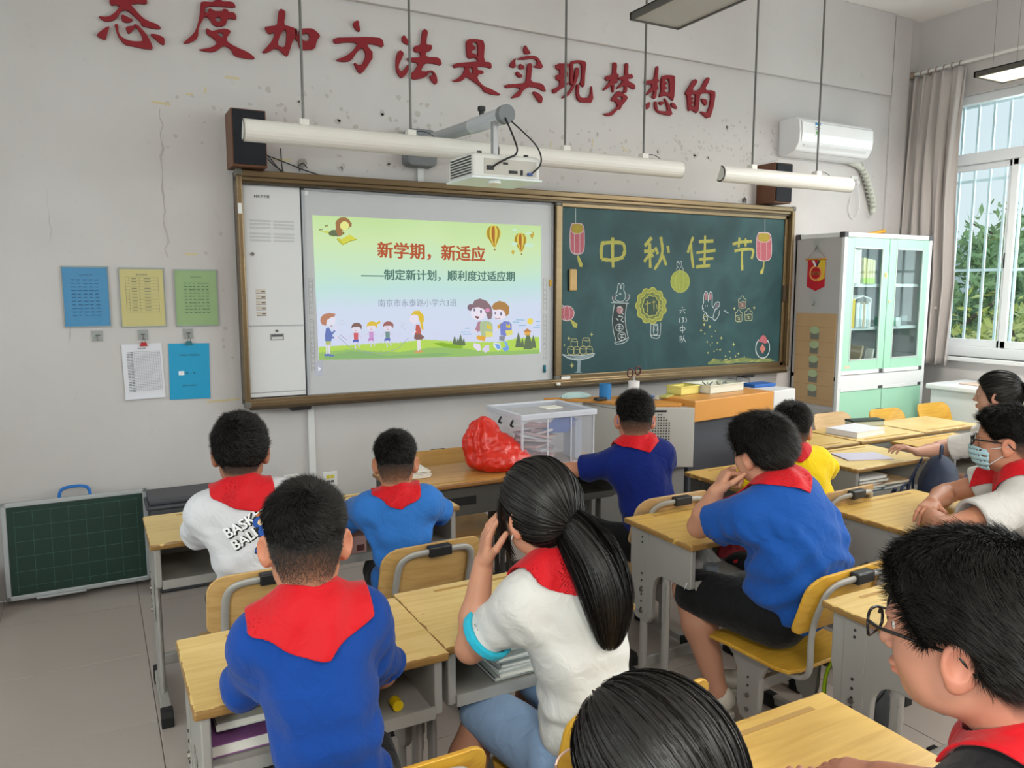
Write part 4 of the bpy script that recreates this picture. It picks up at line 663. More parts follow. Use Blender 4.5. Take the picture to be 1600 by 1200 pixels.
# --- windows of the right wall
ALU = mat('window_aluminium', '#e3e6ea', .4, spec=.5)
def glassmat(name, tint=(.9, .97, .97), amount=.07):
    m = bpy.data.materials.new(name); m.use_nodes = True; n = m.node_tree.nodes; l = m.node_tree.links; n.clear()
    o = n.new('ShaderNodeOutputMaterial'); t = n.new('ShaderNodeBsdfTransparent'); g_ = n.new('ShaderNodeBsdfGlossy'); x = n.new('ShaderNodeMixShader')
    t.inputs[0].default_value = (*tint, 1); g_.inputs['Roughness'].default_value = .02; x.inputs[0].default_value = amount
    f = n.new('ShaderNodeLayerWeight'); f.inputs[0].default_value = .5; pw = n.new('ShaderNodeMath'); pw.operation = 'POWER'; pw.inputs[1].default_value = 4; mm = n.new('ShaderNodeMath'); mm.operation = 'MULTIPLY_ADD'; mm.inputs[1].default_value = .5; mm.inputs[2].default_value = amount*.5; l.new(f.outputs['Facing'], pw.inputs[0]); l.new(pw.outputs[0], mm.inputs[0]); l.new(mm.outputs[0], x.inputs[0])
    l.new(t.outputs[0], x.inputs[1]); l.new(g_.outputs[0], x.inputs[2]); l.new(x.outputs[0], o.inputs[0]); return m
GL = glassmat('window_glass')
for k, (ya, yb, z0, z1) in enumerate(sorted(WINS, key=lambda q: -q[0])):
    X0, X1 = XR+.05, XR+.12
    wn = MB().box(X0, X1, ya, yb, z0, z0+.09); wn.box(X0, X1, ya, yb, z1-.07, z1); wn.box(X0, X1, ya, ya+.06, z0, z1); wn.box(X0, X1, yb-.06, yb, z0, z1)
    wn.box(X0-.01, X1+.01, ya, yb, 2.60, 2.69)
    w0 = struct(wn.build('window_%d' % (k+1), ALU, bevel=.006))
    MB().box(XR-.05, XR+.24, ya-.04, yb+.04, z0-.035, z0).build('window_sill', mat('sill_stone', '#dfe0e2', .4), w0, bevel=.006)
    ns = 4; W_ = (yb-ya-.12)/ns
    for i in range(ns):
        b = yb-.06-i*W_; a = b-W_; xo = X0+(.0 if i % 2 else .03)
        s = MB(); s.box(xo, xo+.03, a, b, z0+.09, z0+.15); s.box(xo, xo+.03, a, b, 2.55, 2.60); s.box(xo, xo+.03, a-.01, a+.045, z0+.09, 2.6); s.box(xo, xo+.03, b-.045, b+.01, z0+.09, 2.6)
        so = s.build('sash', ALU, w0, bevel=.004); MB().box(xo+.012, xo+.018, a+.045, b-.045, z0+.15, 2.55).build('pane', GL, so)
        if k == 0 and i == 0:
            MB().tube([(xo-.012, a+.02, 1.86), (xo-.02, a+.02, 1.80), (xo-.012, a+.02, 1.74)], .008).build('latch', mat('dark_metal', '#3a3a3c', .4, .6), so)
    for i in range(2):
        b = yb-.06-i*(yb-ya-.12)/2; a = b-(yb-ya-.12)/2
        MB().box(X0+.03, X0+.036, a, b, 2.69, z1-.07).build('pane', GL, w0)
    BAR = mat('security_bar_paint', '#dfe6ec', .5)
    yy = yb-.05
    k2 = int((yb-ya)/.13)
    hb = MB(); 
    for zz in (1.12, 1.73, 2.48, 2.60, 3.1): hb.box(XR+.205, XR+.215, ya, yb, zz-.012, zz+.012)
    hb.build('security_grille_rail', BAR, w0)
    for i in range(k2+1):
        y = yb-.09-.13*i
        if y < ya+.02: break
        MB().box(XR+.19, XR+.205, y-.009, y+.009, 1.0, 3.16).build('security_bar', BAR, w0)
# corridor windows of the left wall (behind and beside the camera)
for k, (ya, yb, z0, z1) in enumerate([(-7.2, -4.9, 1.1, 2.9), (-3.4, -1.1, 1.1, 2.9)]):
    wn = MB()
    for y in (ya, (ya+yb)/2-.03, yb-.06): wn.box(XL-.12, XL-.06, y, y+.06, z0, z1)
    for z in (z0, z1-.06): wn.box(XL-.12, XL-.06, ya, yb, z, z+.06)
    w0 = struct(wn.build('window_%d' % (k+4), ALU)); MB().box(XL-.1, XL-.095, ya, yb, z0, z1).build('pane', GL, w0)
# ================================================================ outside: ground, trees, far houses
struct(MB().box(6.2, 140, -60, 90, -3.7, -3.6).build('ground', mat('outside_grass', '#7f8f62', .9, var=.2, scale=.3)))
leafm = []
def leafmat(name, a, b):
    m = mat(name, a, .6); n, l, bs = nodes_of(m); oi = n.new('ShaderNodeTexCoord'); z = n.new('ShaderNodeTexNoise'); z.inputs['Scale'].default_value = 2.5; r = n.new('ShaderNodeValToRGB')
    r.color_ramp.elements[0].color = lin(a); r.color_ramp.elements[0].position = .38; r.color_ramp.elements[1].color = lin(b); r.color_ramp.elements[1].position = .62
    l.new(oi.outputs['Object'], z.inputs['Vector']); l.new(z.outputs['Fac'], r.inputs[0]); l.new(r.outputs[0], bs.inputs['Base Color'])
    bs.inputs['Subsurface Weight'].default_value = 0; return m
def tree(loc, h, rx, ry, rz, n, leaf, label, m, size=.1, zc=None):
    o = thing('broadleaf_tree', label, 'tree', loc, 0, None)
    tr = MB(); tr.tube([(0,0,0), (.05,0,h*.35), (-.04,.05,h*.7), (0,0,h*.95)], [.16, .12, .08, .03], 8)
    R = np.random.RandomState(n)
    for i in range(9):
        a = R.rand()*2*PI; z = h*(.4+.5*R.rand()); tr.tube([(0,0,z), (math.cos(a)*rx*.5, math.sin(a)*ry*.5, z+.5), (math.cos(a)*rx*.85, math.sin(a)*ry*.85, z+.8)], [.05, .03, .012], 5)
    tr.build('trunk', mat('bark', '#5b4c3e', .9, var=.2, scale=9), o)
    zc = zc or h*.72
    cl = R.randn(60, 3); cl /= np.linalg.norm(cl, axis=1)[:, None]; cl *= (R.rand(60, 1)**.4); cl *= (rx, ry, rz)
    P = cl[R.randint(0, 60, n)]+R.randn(n, 3)*(.26, .26, .2); P[:, 2] += zc
    A = R.randn(n, 3); A /= np.linalg.norm(A, axis=1)[:, None]; B = np.cross(A, R.randn(n, 3)); B /= np.linalg.norm(B, axis=1)[:, None]
    s = size*(.6+.8*R.rand(n, 1)); V = np.stack([P-A*s, P+B*s*.35, P+A*s, P-B*s*.35], 1).reshape(-1, 3)
    me = bpy.data.meshes.new('foliage'); me.vertices.add(len(V)); me.vertices.foreach_set('co', V.ravel()); me.loops.add(n*4); me.loops.foreach_set('vertex_index', np.arange(n*4))
    me.polygons.add(n); me.polygons.foreach_set('loop_start', np.arange(n)*4); me.polygons.foreach_set('loop_total', np.full(n, 4)); me.materials.append(m); me.update(calc_edges=True)
    f = bpy.data.objects.new('foliage', me); C.objects.link(f); f.parent = o; return o
LF1 = leafmat('leaf_green', '#7fa06a', '#a8c489'); LF2 = leafmat('leaf_yellow_green', '#b7bf5a', '#d8d58a'); LF3 = leafmat('leaf_bluish', '#88a88c', '#a9c4a4')
tree((11.8, 1.6, -3.6), 6.4, 1.9, 1.5, 2.1, 20000, .1, 'tall green tree with thin top twigs beyond the right sash of the window', LF1, .085, 4.3)
tree((10.2, 2.6, -3.6), 5.0, 1.5, 1.2, 1.3, 13000, .1, 'rounded green tree low behind the window pane nearest the curtain', LF3, .085, 3.6)
tree((9.6, 3.6, -3.6), 4.4, 1.5, 1.0, .8, 7000, .1, 'yellow-tipped bush low behind the curtain side of the window', LF2, .07, 3.5)
tree((9.2, .7, -3.6), 4.6, 1.1, .9, 1.0, 7000, .1, 'small yellow-green tree in front of the tall tree outside the window', LF2, .07, 3.9)
tree((14.5, -1.0, -3.6), 7.0, 2.4, 2.0, 2.4, 14000, .1, 'broad green tree outside the window farther from the board', LF1, .1, 4.6)
hb = thing('apartment_block', 'pale distant apartment block seen through the window above the trees', 'building', (52, 24, -3.6))
HM = mat('far_wall', '#dfe4ea', .8); HW = mat('far_window', '#9fb0c0', .3)
MB().box(-5, 5, -6, 8, 0, 7.6).build('wall', HM, hb)
MB().box(-5.3, 5.3, -6.3, 8.3, 7.6, 7.9).build('roof', mat('far_roof', '#c9ccd0', .8), hb)
for fz in range(3):
    for wy in range(6): MB().box(-5.06, -4.98, -5+2.2*wy, -3.9+2.2*wy, 1+2.3*fz, 2.4+2.3*fz).build('window', HW, hb)
hb2 = thing('office_tower', 'taller pale tower far behind the trees near the window latch', 'building', (58, 10, -3.6))
MB().box(-4, 4, -2.5, 2.5, 0, 11).build('wall', HM, hb2)
for fz in range(4):
    for wy in range(3): MB().box(-4.06, -3.98, -1.9+1.4*wy, -1.1+1.4*wy, 1+2.5*fz, 2.4+2.5*fz).build('window', HW, hb2)
# ================================================================ wall dressing
RED = mat('red_foam_lettering', '#86101d', .6); RED2 = mat('red_foam_edge', '#b0303a', .6)
words = ['first of the row, its top cut off by the frame', 'second of the row, under a long slanting stroke', 'third, with a round hole in its right half', 'fourth, a dot over a wide bar and hooked leg', 'fifth, three drops at its left side, crossed by a rod',
         'sixth, a narrow box over a long sweeping foot', 'seventh, with a dot on a short roof and split legs', 'eighth, ending in an upturned hook', 'ninth, twin trees over a curled stroke', 'tenth, tree and box above a heart', 'last, two slanted tops over a pair of boxes']
for ch, wd in zip(WALL_CHARS, words):
    mb = MB()
    for sh in ch:
        loops = [chaikin([(L[i]/1e4, L[i+1]/1e4) for i in range(0, len(L), 2)], 1) for L in sh]
        vs, fs = polymesh(loops, .009)
        mb.add([(v.x, -.012-v.z, v.y) for v in vs], fs)
    tag(mb.build('wall_character', RED), 'red brushed wall character, '+wd, 'lettering', 'red characters along the upper wall')
# A4 sheets in holders
def sheet(x0, x1, z0, z1, col, label, cat='poster', kind='table', name='notice_sheet', holder=True, tilt=0):
    o = thing(name, label, cat, ((x0+x1)/2, -.004, (z0+z1)/2)); w_, h_ = (x1-x0)/2, (z1-z0)/2; o.rotation_euler = (0, tilt, 0)
    MB().box(-w_, w_, -.002, 0, -h_, h_).build('paper', mat('paper_'+col, col, .45), o)
    if holder:
        hm = mat('clear_plastic', '#cfd8d8', .15, alpha=.05); f = MB().box(-w_-.003, w_+.003, -.0035, -.0028, -h_-.003, h_+.003); f.build('plastic_sleeve', hm, o)
        MB().use(mat('sleeve_edge', '#9aa3a0', .4)).box(-w_-.003, w_+.003, -.005, 0, h_-.004, h_+.004).box(-w_-.003, w_+.003, -.005, 0, -h_-.004, -h_+.001).box(-w_-.004, -w_-.001, -.005, 0, -h_, h_).box(w_+.001, w_+.004, -.005, 0, -h_, h_).build('sleeve_rim', None, o)
    return o, w_, h_
INK = mat('ink', '#39444a', .7); INKB = mat('ink_blue', '#155b86', .7); INKG = mat('ink_green', '#4f6f4a', .7)
def rows(mb, x0, x1, z, n, r, h=.0045):
    x = x0
    while x < x1: 
        w_ = (x1-x0)/n*(.5+.4*r.rand()); mb.box(x, min(x+w_, x1), -.0030, -.0024, z-h/2, z+h/2); x += (x1-x0)/n
rr = np.random.RandomState(2)
def title(o, txt, size, z, m, y=-.0027, x=0, wmax=None, name='print'):
    vs, fs = textmesh(txt, size); mb = MB().add([(v.x+x, y-v.z, v.y+z) for v in vs], fs); return mb.build(name, m, o)
o, w_, h_ = sheet(-.84, -.637, 1.383, 1.686, '#1d86bd', 'blue timetable sheet in a clear sleeve, leftmost on the wall')
mb = MB(); 
for i in range(11): rows(mb, -.065, .068, .085-.018*i, 5, rr)
mb.build('table_print', INKB, o); title(o, '六年级课程表', .012, .108, INKB)
o, w_, h_ = sheet(-.582, -.375, 1.378, 1.680, '#cdc07a', 'yellow duty-list sheet with a ruled table, middle of the upper three')
mb = MB()
for i in range(12): mb.box(-.078, .078, -.0030, -.0024, .105-.0165*i, .1057-.0165*i)
for x in (-.078, -.062, -.012, .078): mb.box(x-.0004, x+.0004, -.0030, -.0024, -.0765, .105)
for i in range(11): mb.box(-.05, -.025, -.0031, -.0024, .0965-.0165*i, .0990-.0165*i); mb.box(.01, .04, -.0031, -.0024, .0965-.0165*i, .0990-.0165*i)
mb.build('table_print', INK, o); title(o, '值日安排表', .011, .118, INK)
o, w_, h_ = sheet(-.319, -.109, 1.376, 1.675, '#8fae72', 'green class-schedule sheet in a sleeve, nearest the board frame')
mb = MB()
for i in range(10): rows(mb, -.06, .07, .078-.0175*i, 6, rr); mb.box(-.068, .078, -.0029, -.0024, .0862-.0175*i, .0866-.0175*i)
mb.build('table_print', INKG, o); title(o, '课程时间表', .011, .11, INKG)
o, w_, h_ = sheet(-.591, -.398, .993, 1.285, '#dcdce4', 'white name-list sheet hanging from a red clip', kind='list', holder=False, tilt=-.02)
mb = MB()
for i in range(26): mb.box(-.06, .085, -.0030, -.0024, .105-.0083*i, .1055-.0083*i); mb.box(-.075, -.06, -.0031, -.0024, .1015-.0083*i, .1040-.0083*i); mb.box(-.058, -.045, -.0031, -.0024, .1015-.0083*i, .1040-.0083*i)
for i in range(13): mb.box(-.04+.0104*i, -.0396+.0104*i, -.0030, -.0024, -.103, .105)
mb.build('table_print', INK, o); title(o, '学生名单', .01, .12, INK)
MB().box(-.1, .095, -.012, -.003, -.146, -.140).build('curled_edge', mat('paper_#dcdce4', '#dcdce4'), o)
o, w_, h_ = sheet(-.37, -.165, .976, 1.280, '#1f9ac8', 'bright blue cover sheet hanging from a dark clip', holder=False, tilt=.02)
title(o, '永泰路小学班级日志', .0115, .088, INK); title(o, '年级        班', .011, -.01, INK); title(o, '南京市永泰路小学', .0095, -.078, INK)
MB().use(mat('white_label', '#e8eef0')).box(-.056, -.028, -.0034, -.002, -.02, .002).build('number_box', None, o)
MB().use(mat('number_ink', '#a83a30', .6)).box(-.048, -.036, -.0038, -.003, -.0095, -.0085).build('number_stroke', None, o)
# adhesive hooks and clips
for x, clip in ((-.70, None), (-.487, '#b3272d'), (-.265, '#2f6f78')):
    o = tag(MB().use(mat('hook_pad', '#c8ccca', .2, alpha=.55)).box(x-.026, x+.026, -.006, 0, 1.305, 1.36).build('adhesive_hook', None, bevel=.002), {-.70: 'clear adhesive wall hook holding nothing', -.487: 'clear adhesive wall hook above the red clip', -.265: 'clear adhesive wall hook above the dark teal clip'}[x], 'hook', 'adhesive hooks under the sheets')
    MB().use(mat('hook_metal', '#6d6f70', .3, .9)).tube([(x-.012, -.01, 1.335), (x, -.008, 1.338), (x+.012, -.01, 1.335)], .0018, 6).tube([(x, -.008, 1.338), (x, -.012, 1.318), (x, -.022, 1.312), (x, -.028, 1.318)], .0018, 6).build('hook_wire', None, o)
    if clip:
        c = thing('binder_clip', {'#b3272d': 'small red binder clip gripping the white name list', '#2f6f78': 'small dark teal binder clip gripping the blue cover sheet'}[clip], 'clip', (x, -.012, 1.285))
        MB().prism([(-.018, -.012), (.018, -.012), (.012, .008), (-.012, .008)], 'y', -.006, .006).build('clip_body', mat('clip'+clip, clip, .4), c)
        MB().tube([(-.008, -.006, .006), (-.006, -.010, .026), (.006, -.010, .026), (.008, -.006, .006)], .0012, 6).build('clip_handle', mat('hook_metal', '#6d6f70'), c)
# torn tape and glue spots on the wall
glue = MB(); R = np.random.RandomState(11)
def spots(x0, x1, z0, z1, n, s=.017):
    for i in range(n):
        x, z = x0+(x1-x0)*R.rand(), z0+(z1-z0)*R.rand(); r = s*(.4+.7*R.rand()); a = R.rand()*PI; k = .5+.5*R.rand()
        pts = []
        for j in range(9):
            t = 2*PI*j/9; q = r*(1+.25*R.randn()*.6); px, pz = q*math.cos(t)*k, q*math.sin(t); pts.append((x+px*math.cos(a)-pz*math.sin(a), z+px*math.sin(a)+pz*math.cos(a)))
        glue.add([(p[0], -.0012, p[1]) for p in pts], [tuple(range(9))])
spots(-.16, 3.3, 2.50, 2.62, 60); spots(.1, 1.3, 2.58, 2.72, 14); spots(.9, 2.6, 2.40, 2.52, 34); spots(2.2, 4.1, 2.52, 2.66, 60, .014); spots(3.5, 4.1, 2.66, 2.84, 34, .012); spots(3.0, 3.5, 2.60, 2.78, 14, .012); spots(.3, 2.4, 2.24, 2.36, 22); spots(2.6, 3.8, 2.24, 2.40, 16, .012); spots(-.32, -.12, 2.3, 2.62, 8, .013); spots(5.0, 5.3, 2.5, 2.8, 8, .012); spots(-.2, -.02, 1.1, 1.9, 10, .013)
g_ = glue.build('glue_residue', mat('glue_mark', '#b8b2ae', .7), None, kind='stuff'); g_['label'] = 'grey glue and paint marks scattered on the wall above the board'; g_['category'] = 'residue'
tp = MB()
for (x, z, L, a, wd) in [(.02, 2.70, .07, 0, .012), (-.12, 2.62, .03, 1.4, .01), (-.20, 2.59, .035, 0, .01), (-.34, 2.53, .09, -.06, .012), (.28, 2.47, .03, 0, .008), (.27, 2.29, .1, 0, .012), (-.23, 1.76, .06, 0, .012), (-.10, .955, .17, .03, .012), (2.35, 2.56, .05, 1.5, .008), (2.62, 2.54, .06, -.6, .01), (2.02, 2.52, .05, 1.5, .008), (4.25, .97, .25, .02, .006)]:
    dx, dz = math.cos(a)*L/2, math.sin(a)*L/2; nx, nz = -math.sin(a)*wd/2, math.cos(a)*wd/2
    tp.add([(x-dx-nx, -.0016, z-dz-nz), (x+dx-nx, -.0016, z+dz-nz), (x+dx+nx, -.0016, z+dz+nz), (x-dx+nx, -.0016, z-dz+nz)], [(0,1,2,3)])
t_ = tp.build('tape_residue', mat('old_tape', '#cdbf98', .6), None, kind='stuff'); t_['label'] = 'yellowed scraps of old tape left on the wall around the board'; t_['category'] = 'tape'
ck = MB(); R = np.random.RandomState(5)
def crack(x, z0, z1, w_):
    pts = []; z = z0
    while z > z1: pts.append((x+.006*R.randn(), z)); z -= .04
    ck.add([(v[0], -.001, v[1]) for v in ribbon2d(pts, [w_*(.2+.8*R.rand()) for _ in pts])[0]], ribbon2d(pts, w_)[1])
crack(-.35, 2.50, 1.72, .012); crack(-.88, 2.06, 1.78, .004); crack(-.83, 1.42, 1.28, .003)
k_ = ck.build('wall_crack', mat('crack', '#b5afab', .9), None, kind='stuff'); k_['label'] = 'thin smeared cracks running down the wall left of the board'; k_['category'] = 'crack'
# trunking and sockets
TR = mat('pvc_trunking', '#dedede', .45)
tag(MB().box(.36, .40, -.022, 0, 0, .93).build('cable_trunking', TR, bevel=.003), 'white cable trunking running from the board down to the floor', 'trunking')
tag(MB().box(1.07, 1.11, -.018, 0, 2.20, 2.31).build('cable_trunking', TR, bevel=.003), 'short white cable trunking under the projector bracket', 'trunking')
def socket(x, z, label, yellow=False, y=0):
    o = thing('wall_socket', label, 'socket', (x, y, z)); MB().box(-.043, .043, -.01, 0, -.043, .043).build('plate', mat('socket_plate', '#e4e4e2', .35), o, bevel=.004)
    hm = mat('socket_hole', '#2c2c2e', .6)
    if yellow:
        MB().use(mat('yellow_jack', '#d8c63c', .5)).box(-.022, -.003, -.013, -.009, .004, .024).box(.003, .022, -.013, -.009, .004, .024).build('jack', None, o)
        mb = MB().use(hm).box(-.020, -.012, -.0135, -.009, -.022, -.008).box(-.009, -.003, -.0135, -.009, -.022, -.008).box(.004, .010, -.0135, -.009, -.022, -.008).box(.013, .020, -.0135, -.009, -.022, -.008)
    else:
        mb = MB().use(hm).box(-.016, -.009, -.0115, -.009, -.004, .016).box(.009, .016, -.0115, -.009, -.004, .016).box(-.003, .003, -.0115, -.009, -.022, -.012)
    mb.build('slot', None, o)
socket(.485, .44, 'white wall socket plate with two yellow jacks near the trunking', True)
socket(.255, .45, 'plain white wall socket plate behind the boy in the printed shirt')
socket(5.00, 2.47, 'white wall socket with a plug under the air conditioner')
# ================================================================ board wall
BRZ = mat('bronze_aluminium', '#7d6a50', .32, .75, var=.12, scale=6, stretch=(1, 1, 12)); BRD = mat('bronze_dark', '#4f4436', .4, .6); BLK = mat('black_plastic', '#1d1d1f', .45); WHM = mat('white_steel', '#d9d9dc', .35, var=.02)
bf = thing('board_frame', 'long bronze aluminium frame around the projection board and chalkboard', 'frame', (0, 0, 0))
mb = MB().box(0, 4.2, -.115, -.075, 2.172, 2.208).box(0, 4.2, -.10, -.02, 2.150, 2.176); mb.build('top_rail', BRZ, bf, bevel=.006)
MB().box(.02, 4.18, -.09, -.03, 2.138, 2.150).build('top_groove', BRD, bf)
mb = MB().box(0, 4.2, -.115, -.075, .918, .950); mb.box(0, 4.2, -.095, -.02, .944, .962); mb.build('bottom_rail', BRZ, bf, bevel=.005)
MB().box(.02, 4.18, -.12, -.10, .905, .925).build('chalk_ledge', BRD, bf, bevel=.003)
MB().box(0, .030, -.11, 0, .93, 2.2).build('side_rail', BRZ, bf, bevel=.006); MB().box(4.168, 4.2, -.115, 0, .93, 2.2).build('side_rail', BRZ, bf, bevel=.006)
MB().box(0, 4.2, -.02, -.001, .93, 2.2).build('back_panel', BRD, bf)
for x in (.0, 4.172):
    for z in (.915, 2.176): MB().box(x-.004, x+.032, -.120, -.07, z, z+.036).build('corner_cap', mat('corner_grey', '#6a675f', .4), bf, bevel=.008)
for x in (.27, 3.75):
    MB().prism([(-.03, 0), (-.02, -.035), (.09, -.035), (.10, 0)], 'y', -.10, -.02).build('bracket', BLK, bf, bevel=.003).location = (x, 0, .918)
MB().box(.003, .022, -.113, -.1105, 1.975, 2.03).build('frame_sticker', mat('sticker_white', '#e9e9e9', .5), bf)
# media cabinet
mc = thing('media_cabinet', 'tall narrow white steel cabinet at the left end of the board', 'cabinet', (0, 0, 0))
MB().box(.036, .350, -.040, -.02, .965, 2.138).build('carcass', WHM, mc)
d1 = MB().box(.038, .348, -.052, -.040, 1.368, 2.134).build('door', WHM, mc, bevel=.004)
vh = MB()
for r_ in range(6):
    z = 1.948-.0185*r_-(.014 if r_ >= 3 else 0)
    for gx in (.070, .198):
        for i in range(15):
            for s in (0, 1):
                x = gx+i*.0075+s*.0035; zz = z-s*.006; vh.add([(x+.0019*math.cos(a), -.0524, zz+.0019*math.sin(a)) for a in [k*PI/3 for k in range(6)]], [tuple(range(6))])
vh.build('vent_holes', mat('vent_dark', '#55555a', .8), d1, kind='stuff')
MB().cyl((.078, -.060, 1.764), (.078, -.050, 1.764), .010, 14).build('lock', mat('lock_steel', '#77746f', .3, .8), d1)
vs, fs = textmesh('东方中原', .017, bold=.0004); MB().add([(v.x+.148, -.0524, v.y+2.076) for v in vs], fs).build('logo_text', mat('logo_ink', '#4a4a50', .6), d1)
MB().prism([(.098, 2.070), (.106, 2.070), (.108, 2.080), (.104, 2.084), (.100, 2.082)], 'y', -.0526, -.052).prism([(.110, 2.069), (.114, 2.069), (.115, 2.086), (.111, 2.086)], 'y', -.0526, -.052).build('logo_mark', mat('logo_ink', '#4a4a50'), d1)
for i in range(5):
    z = 1.560-.031*i; MB().use(mat('sticker_cream', '#cfc8be', .5)).box(.088, .142, -.0530, -.052, z-.012, z+.011).use(mat('sticker_brown', '#8a6f66', .5)).box(.088, .142, -.0534, -.052, z-.0125, z-.0085).use(mat('sticker_dark', '#6d5f5a', .5)).box(.117, .138, -.0534, -.052, z-.004, z+.003).use(mat('sticker_line', '#a89f96', .5)).box(.090, .108, -.0534, -.052, z+.006, z+.0075).box(.092, .114, -.0534, -.052, z+.001, z+.0025).build('asset_sticker', None, d1)
d2 = MB().box(.038, .348, -.052, -.040, .992, 1.362).build('door', WHM, mc, bevel=.004)
MB().use(mat('handle_steel', '#8d8d90', .3, .7)).box(.158, .232, -.0545, -.052, 1.286, 1.322).use(mat('handle_recess', '#cfcfd2', .4)).box(.165, .225, -.0552, -.052, 1.290, 1.304).use(mat('vent_dark', '#55555a')).box(.165, .225, -.0552, -.052, 1.308, 1.316).build('handle', None, d2)
MB().cyl((.195, -.058, 1.338), (.195, -.050, 1.338), .008, 14).build('lock', mat('lock_steel', '#77746f'), d2)
MB().box(.038, .340, -.050, -.040, .966, .988).build('kick_strip', WHM, mc, bevel=.002)
# whiteboard
wb = thing('interactive_whiteboard', 'grey-white projection board showing a bright slide with children and balloons', 'whiteboard', (0, 0, 0))
MB().box(.372, 2.005, -.043, -.022, .958, 2.128).build('surface', mat('whiteboard_surface', '#c3c4c8', .42, var=.015), wb)
mb = MB().box(.357, 2.018, -.050, -.022, 2.122, 2.137).box(.357, 2.018, -.050, -.022, .950, .964).box(.357, .374, -.050, -.022, .950, 2.137).box(2.003, 2.018, -.050, -.022, .950, 2.137)
mb.build('border', mat('whiteboard_border', '#aeb0b6', .4), wb, bevel=.003)
tbm = mat('toolbar_print', '#6b7078', .6)
def icons(x0, zt, zb):
    mb = MB(); z = zt; k = 0; x1 = x0+.022; cx = (x0+x1)/2
    def S(pts, w_=.0016): 
        v, f = ribbon2d(pts, w_); flat_on_wall(mb, v, f, -.0434)
    groups = [(zt, 7), (zt-.235, 7), (zb+.14, 4)]
    for gz, n in groups:
        H_ = .030*n; S([(x0, gz), (x1, gz), (x1, gz-H_), (x0, gz-H_), (x0, gz)])
        for i in range(n):
            c = gz-.030*i-.015; t = (i*3+int(gz*100)) % 5
            if t == 0: S([(cx-.006, c-.006), (cx+.006, c-.006), (cx+.006, c+.006), (cx-.006, c+.006), (cx-.006, c-.006)])
            elif t == 1: S([(cx+.007*math.cos(a), c+.007*math.sin(a)) for a in [q*PI/4 for q in range(9)]])
            elif t == 2: S([(cx-.006, c+.006), (cx+.004, c-.006), (cx+.007, c+.002)])
            elif t == 3: S([(cx-.006, c-.005), (cx, c+.007), (cx+.006, c-.005), (cx-.006, c-.005)])
            else: S([(cx-.006, c+.003), (cx+.006, c+.003)]); S([(cx-.006, c-.003), (cx+.006, c-.003)])
    return mb
icons(.384, 1.632, 1.080).build('toolbar', tbm, wb); icons(1.945, 1.640, 1.075).build('toolbar', tbm, wb)
MB().box(.376, .396, -.0445, -.043, 2.098, 2.126).build('white_sticker', mat('sticker_white', '#e9e9e9'), wb)
# the projected slide: light on the board, so it emits
sm = bpy.data.materials.new('slide_light'); sm.use_nodes = True; n = sm.node_tree.nodes; l = sm.node_tree.links; n.clear()
o_ = n.new('ShaderNodeOutputMaterial'); e_ = n.new('ShaderNodeEmission'); t_ = n.new('ShaderNodeTexCoord'); s_ = n.new('ShaderNodeSeparateXYZ'); mr = n.new('ShaderNodeMapRange'); rp = n.new('ShaderNodeValToRGB')
nzz = n.new('ShaderNodeTexNoise'); nzz.inputs['Scale'].default_value = 1.6; ad = n.new('ShaderNodeMath'); ad.operation = 'MULTIPLY_ADD'; ad.inputs[1].default_value = .25; 
l.new(t_.outputs['Object'], s_.inputs[0]); l.new(t_.outputs['Object'], nzz.inputs['Vector']); l.new(nzz.outputs['Fac'], ad.inputs[0]); l.new(s_.outputs['Z'], ad.inputs[2])
mr.inputs[1].default_value = 1.15+.12; mr.inputs[2].default_value = 1.99+.12; l.new(ad.outputs[0], mr.inputs[0]); l.new(mr.outputs[0], rp.inputs[0])
els = rp.color_ramp.elements; els[0].position = 0; els[0].color = lin('#d9dcf6'); els[1].position = 1; els[1].color = lin('#c8e6a4')
for p_, c_ in ((.38, '#d6e2f4'), (.55, '#c6e8e2'), (.70, '#cdeccb'), (.85, '#d3ecb4')): q = els.new(p_); q.color = lin(c_)
e_.inputs[1].default_value = 1.0; l.new(rp.outputs[0], e_.inputs[0]); l.new(e_.outputs[0], o_.inputs[0])
sb = MB().use(sm); Q = [(.428, 1.164), (1.9252, 1.1488), (1.9232, 1.9844), (.4157, 1.9888)]; sb.add([(a, -.0438, b) for a, b in Q], [(0,1,2,3)])
slide_bg = sb.build('projected_slide', None, wb)
pic = MB()
for i, (col, wd, L) in enumerate(SLIDE):
    pts = [(L[k]/1e4, L[k+1]/1e4) for k in range(0, len(L), 2)]; y = -.0444-.00003*i; pic.use(emitmat('light_'+col, col))
    if wd: v, f = ribbon2d(pts, wd/1e4); flat_on_wall(pic, v, f, y)
    elif len(pts) > 40 or len(pts) < 3: 
        v, f = polymesh([pts]); flat_on_wall(pic, [(q.x, q.y) for q in v], f, y)
    else:
        v, f = polymesh([pts]); flat_on_wall(pic, [(q.x, q.y) for q in v], f, y)
pic.build('projected_picture', None, slide_bg)
def slidetext(txt, x0, x1, zc, hgt, col, bold, slope=0, name='projected_text'):
    vs, fs = textmesh(txt, 1, bold=bold); xs = [v.x for v in vs]; zs = [v.y for v in vs]; a, b = min(xs), max(xs); zc0 = (min(zs)+max(zs))/2
    s = (x1-x0)/(b-a); sz = hgt/(max(zs)-min(zs))
    return MB().add([(x0+(v.x-a)*s, -.0530-v.z*.05, zc+(v.y-zc0)*sz+slope*((v.x-a)*s)) for v in vs], fs).build(name, emitmat('light_'+col, col), slide_bg)
slidetext('新学期，新适应', .792, 1.508, 1.803, .100, '#b9603f', .034, -.018)
slidetext('——制定新计划，顺利度过适应期', .690, 1.722, 1.658, .068, '#5c7f74', .030, -.006)
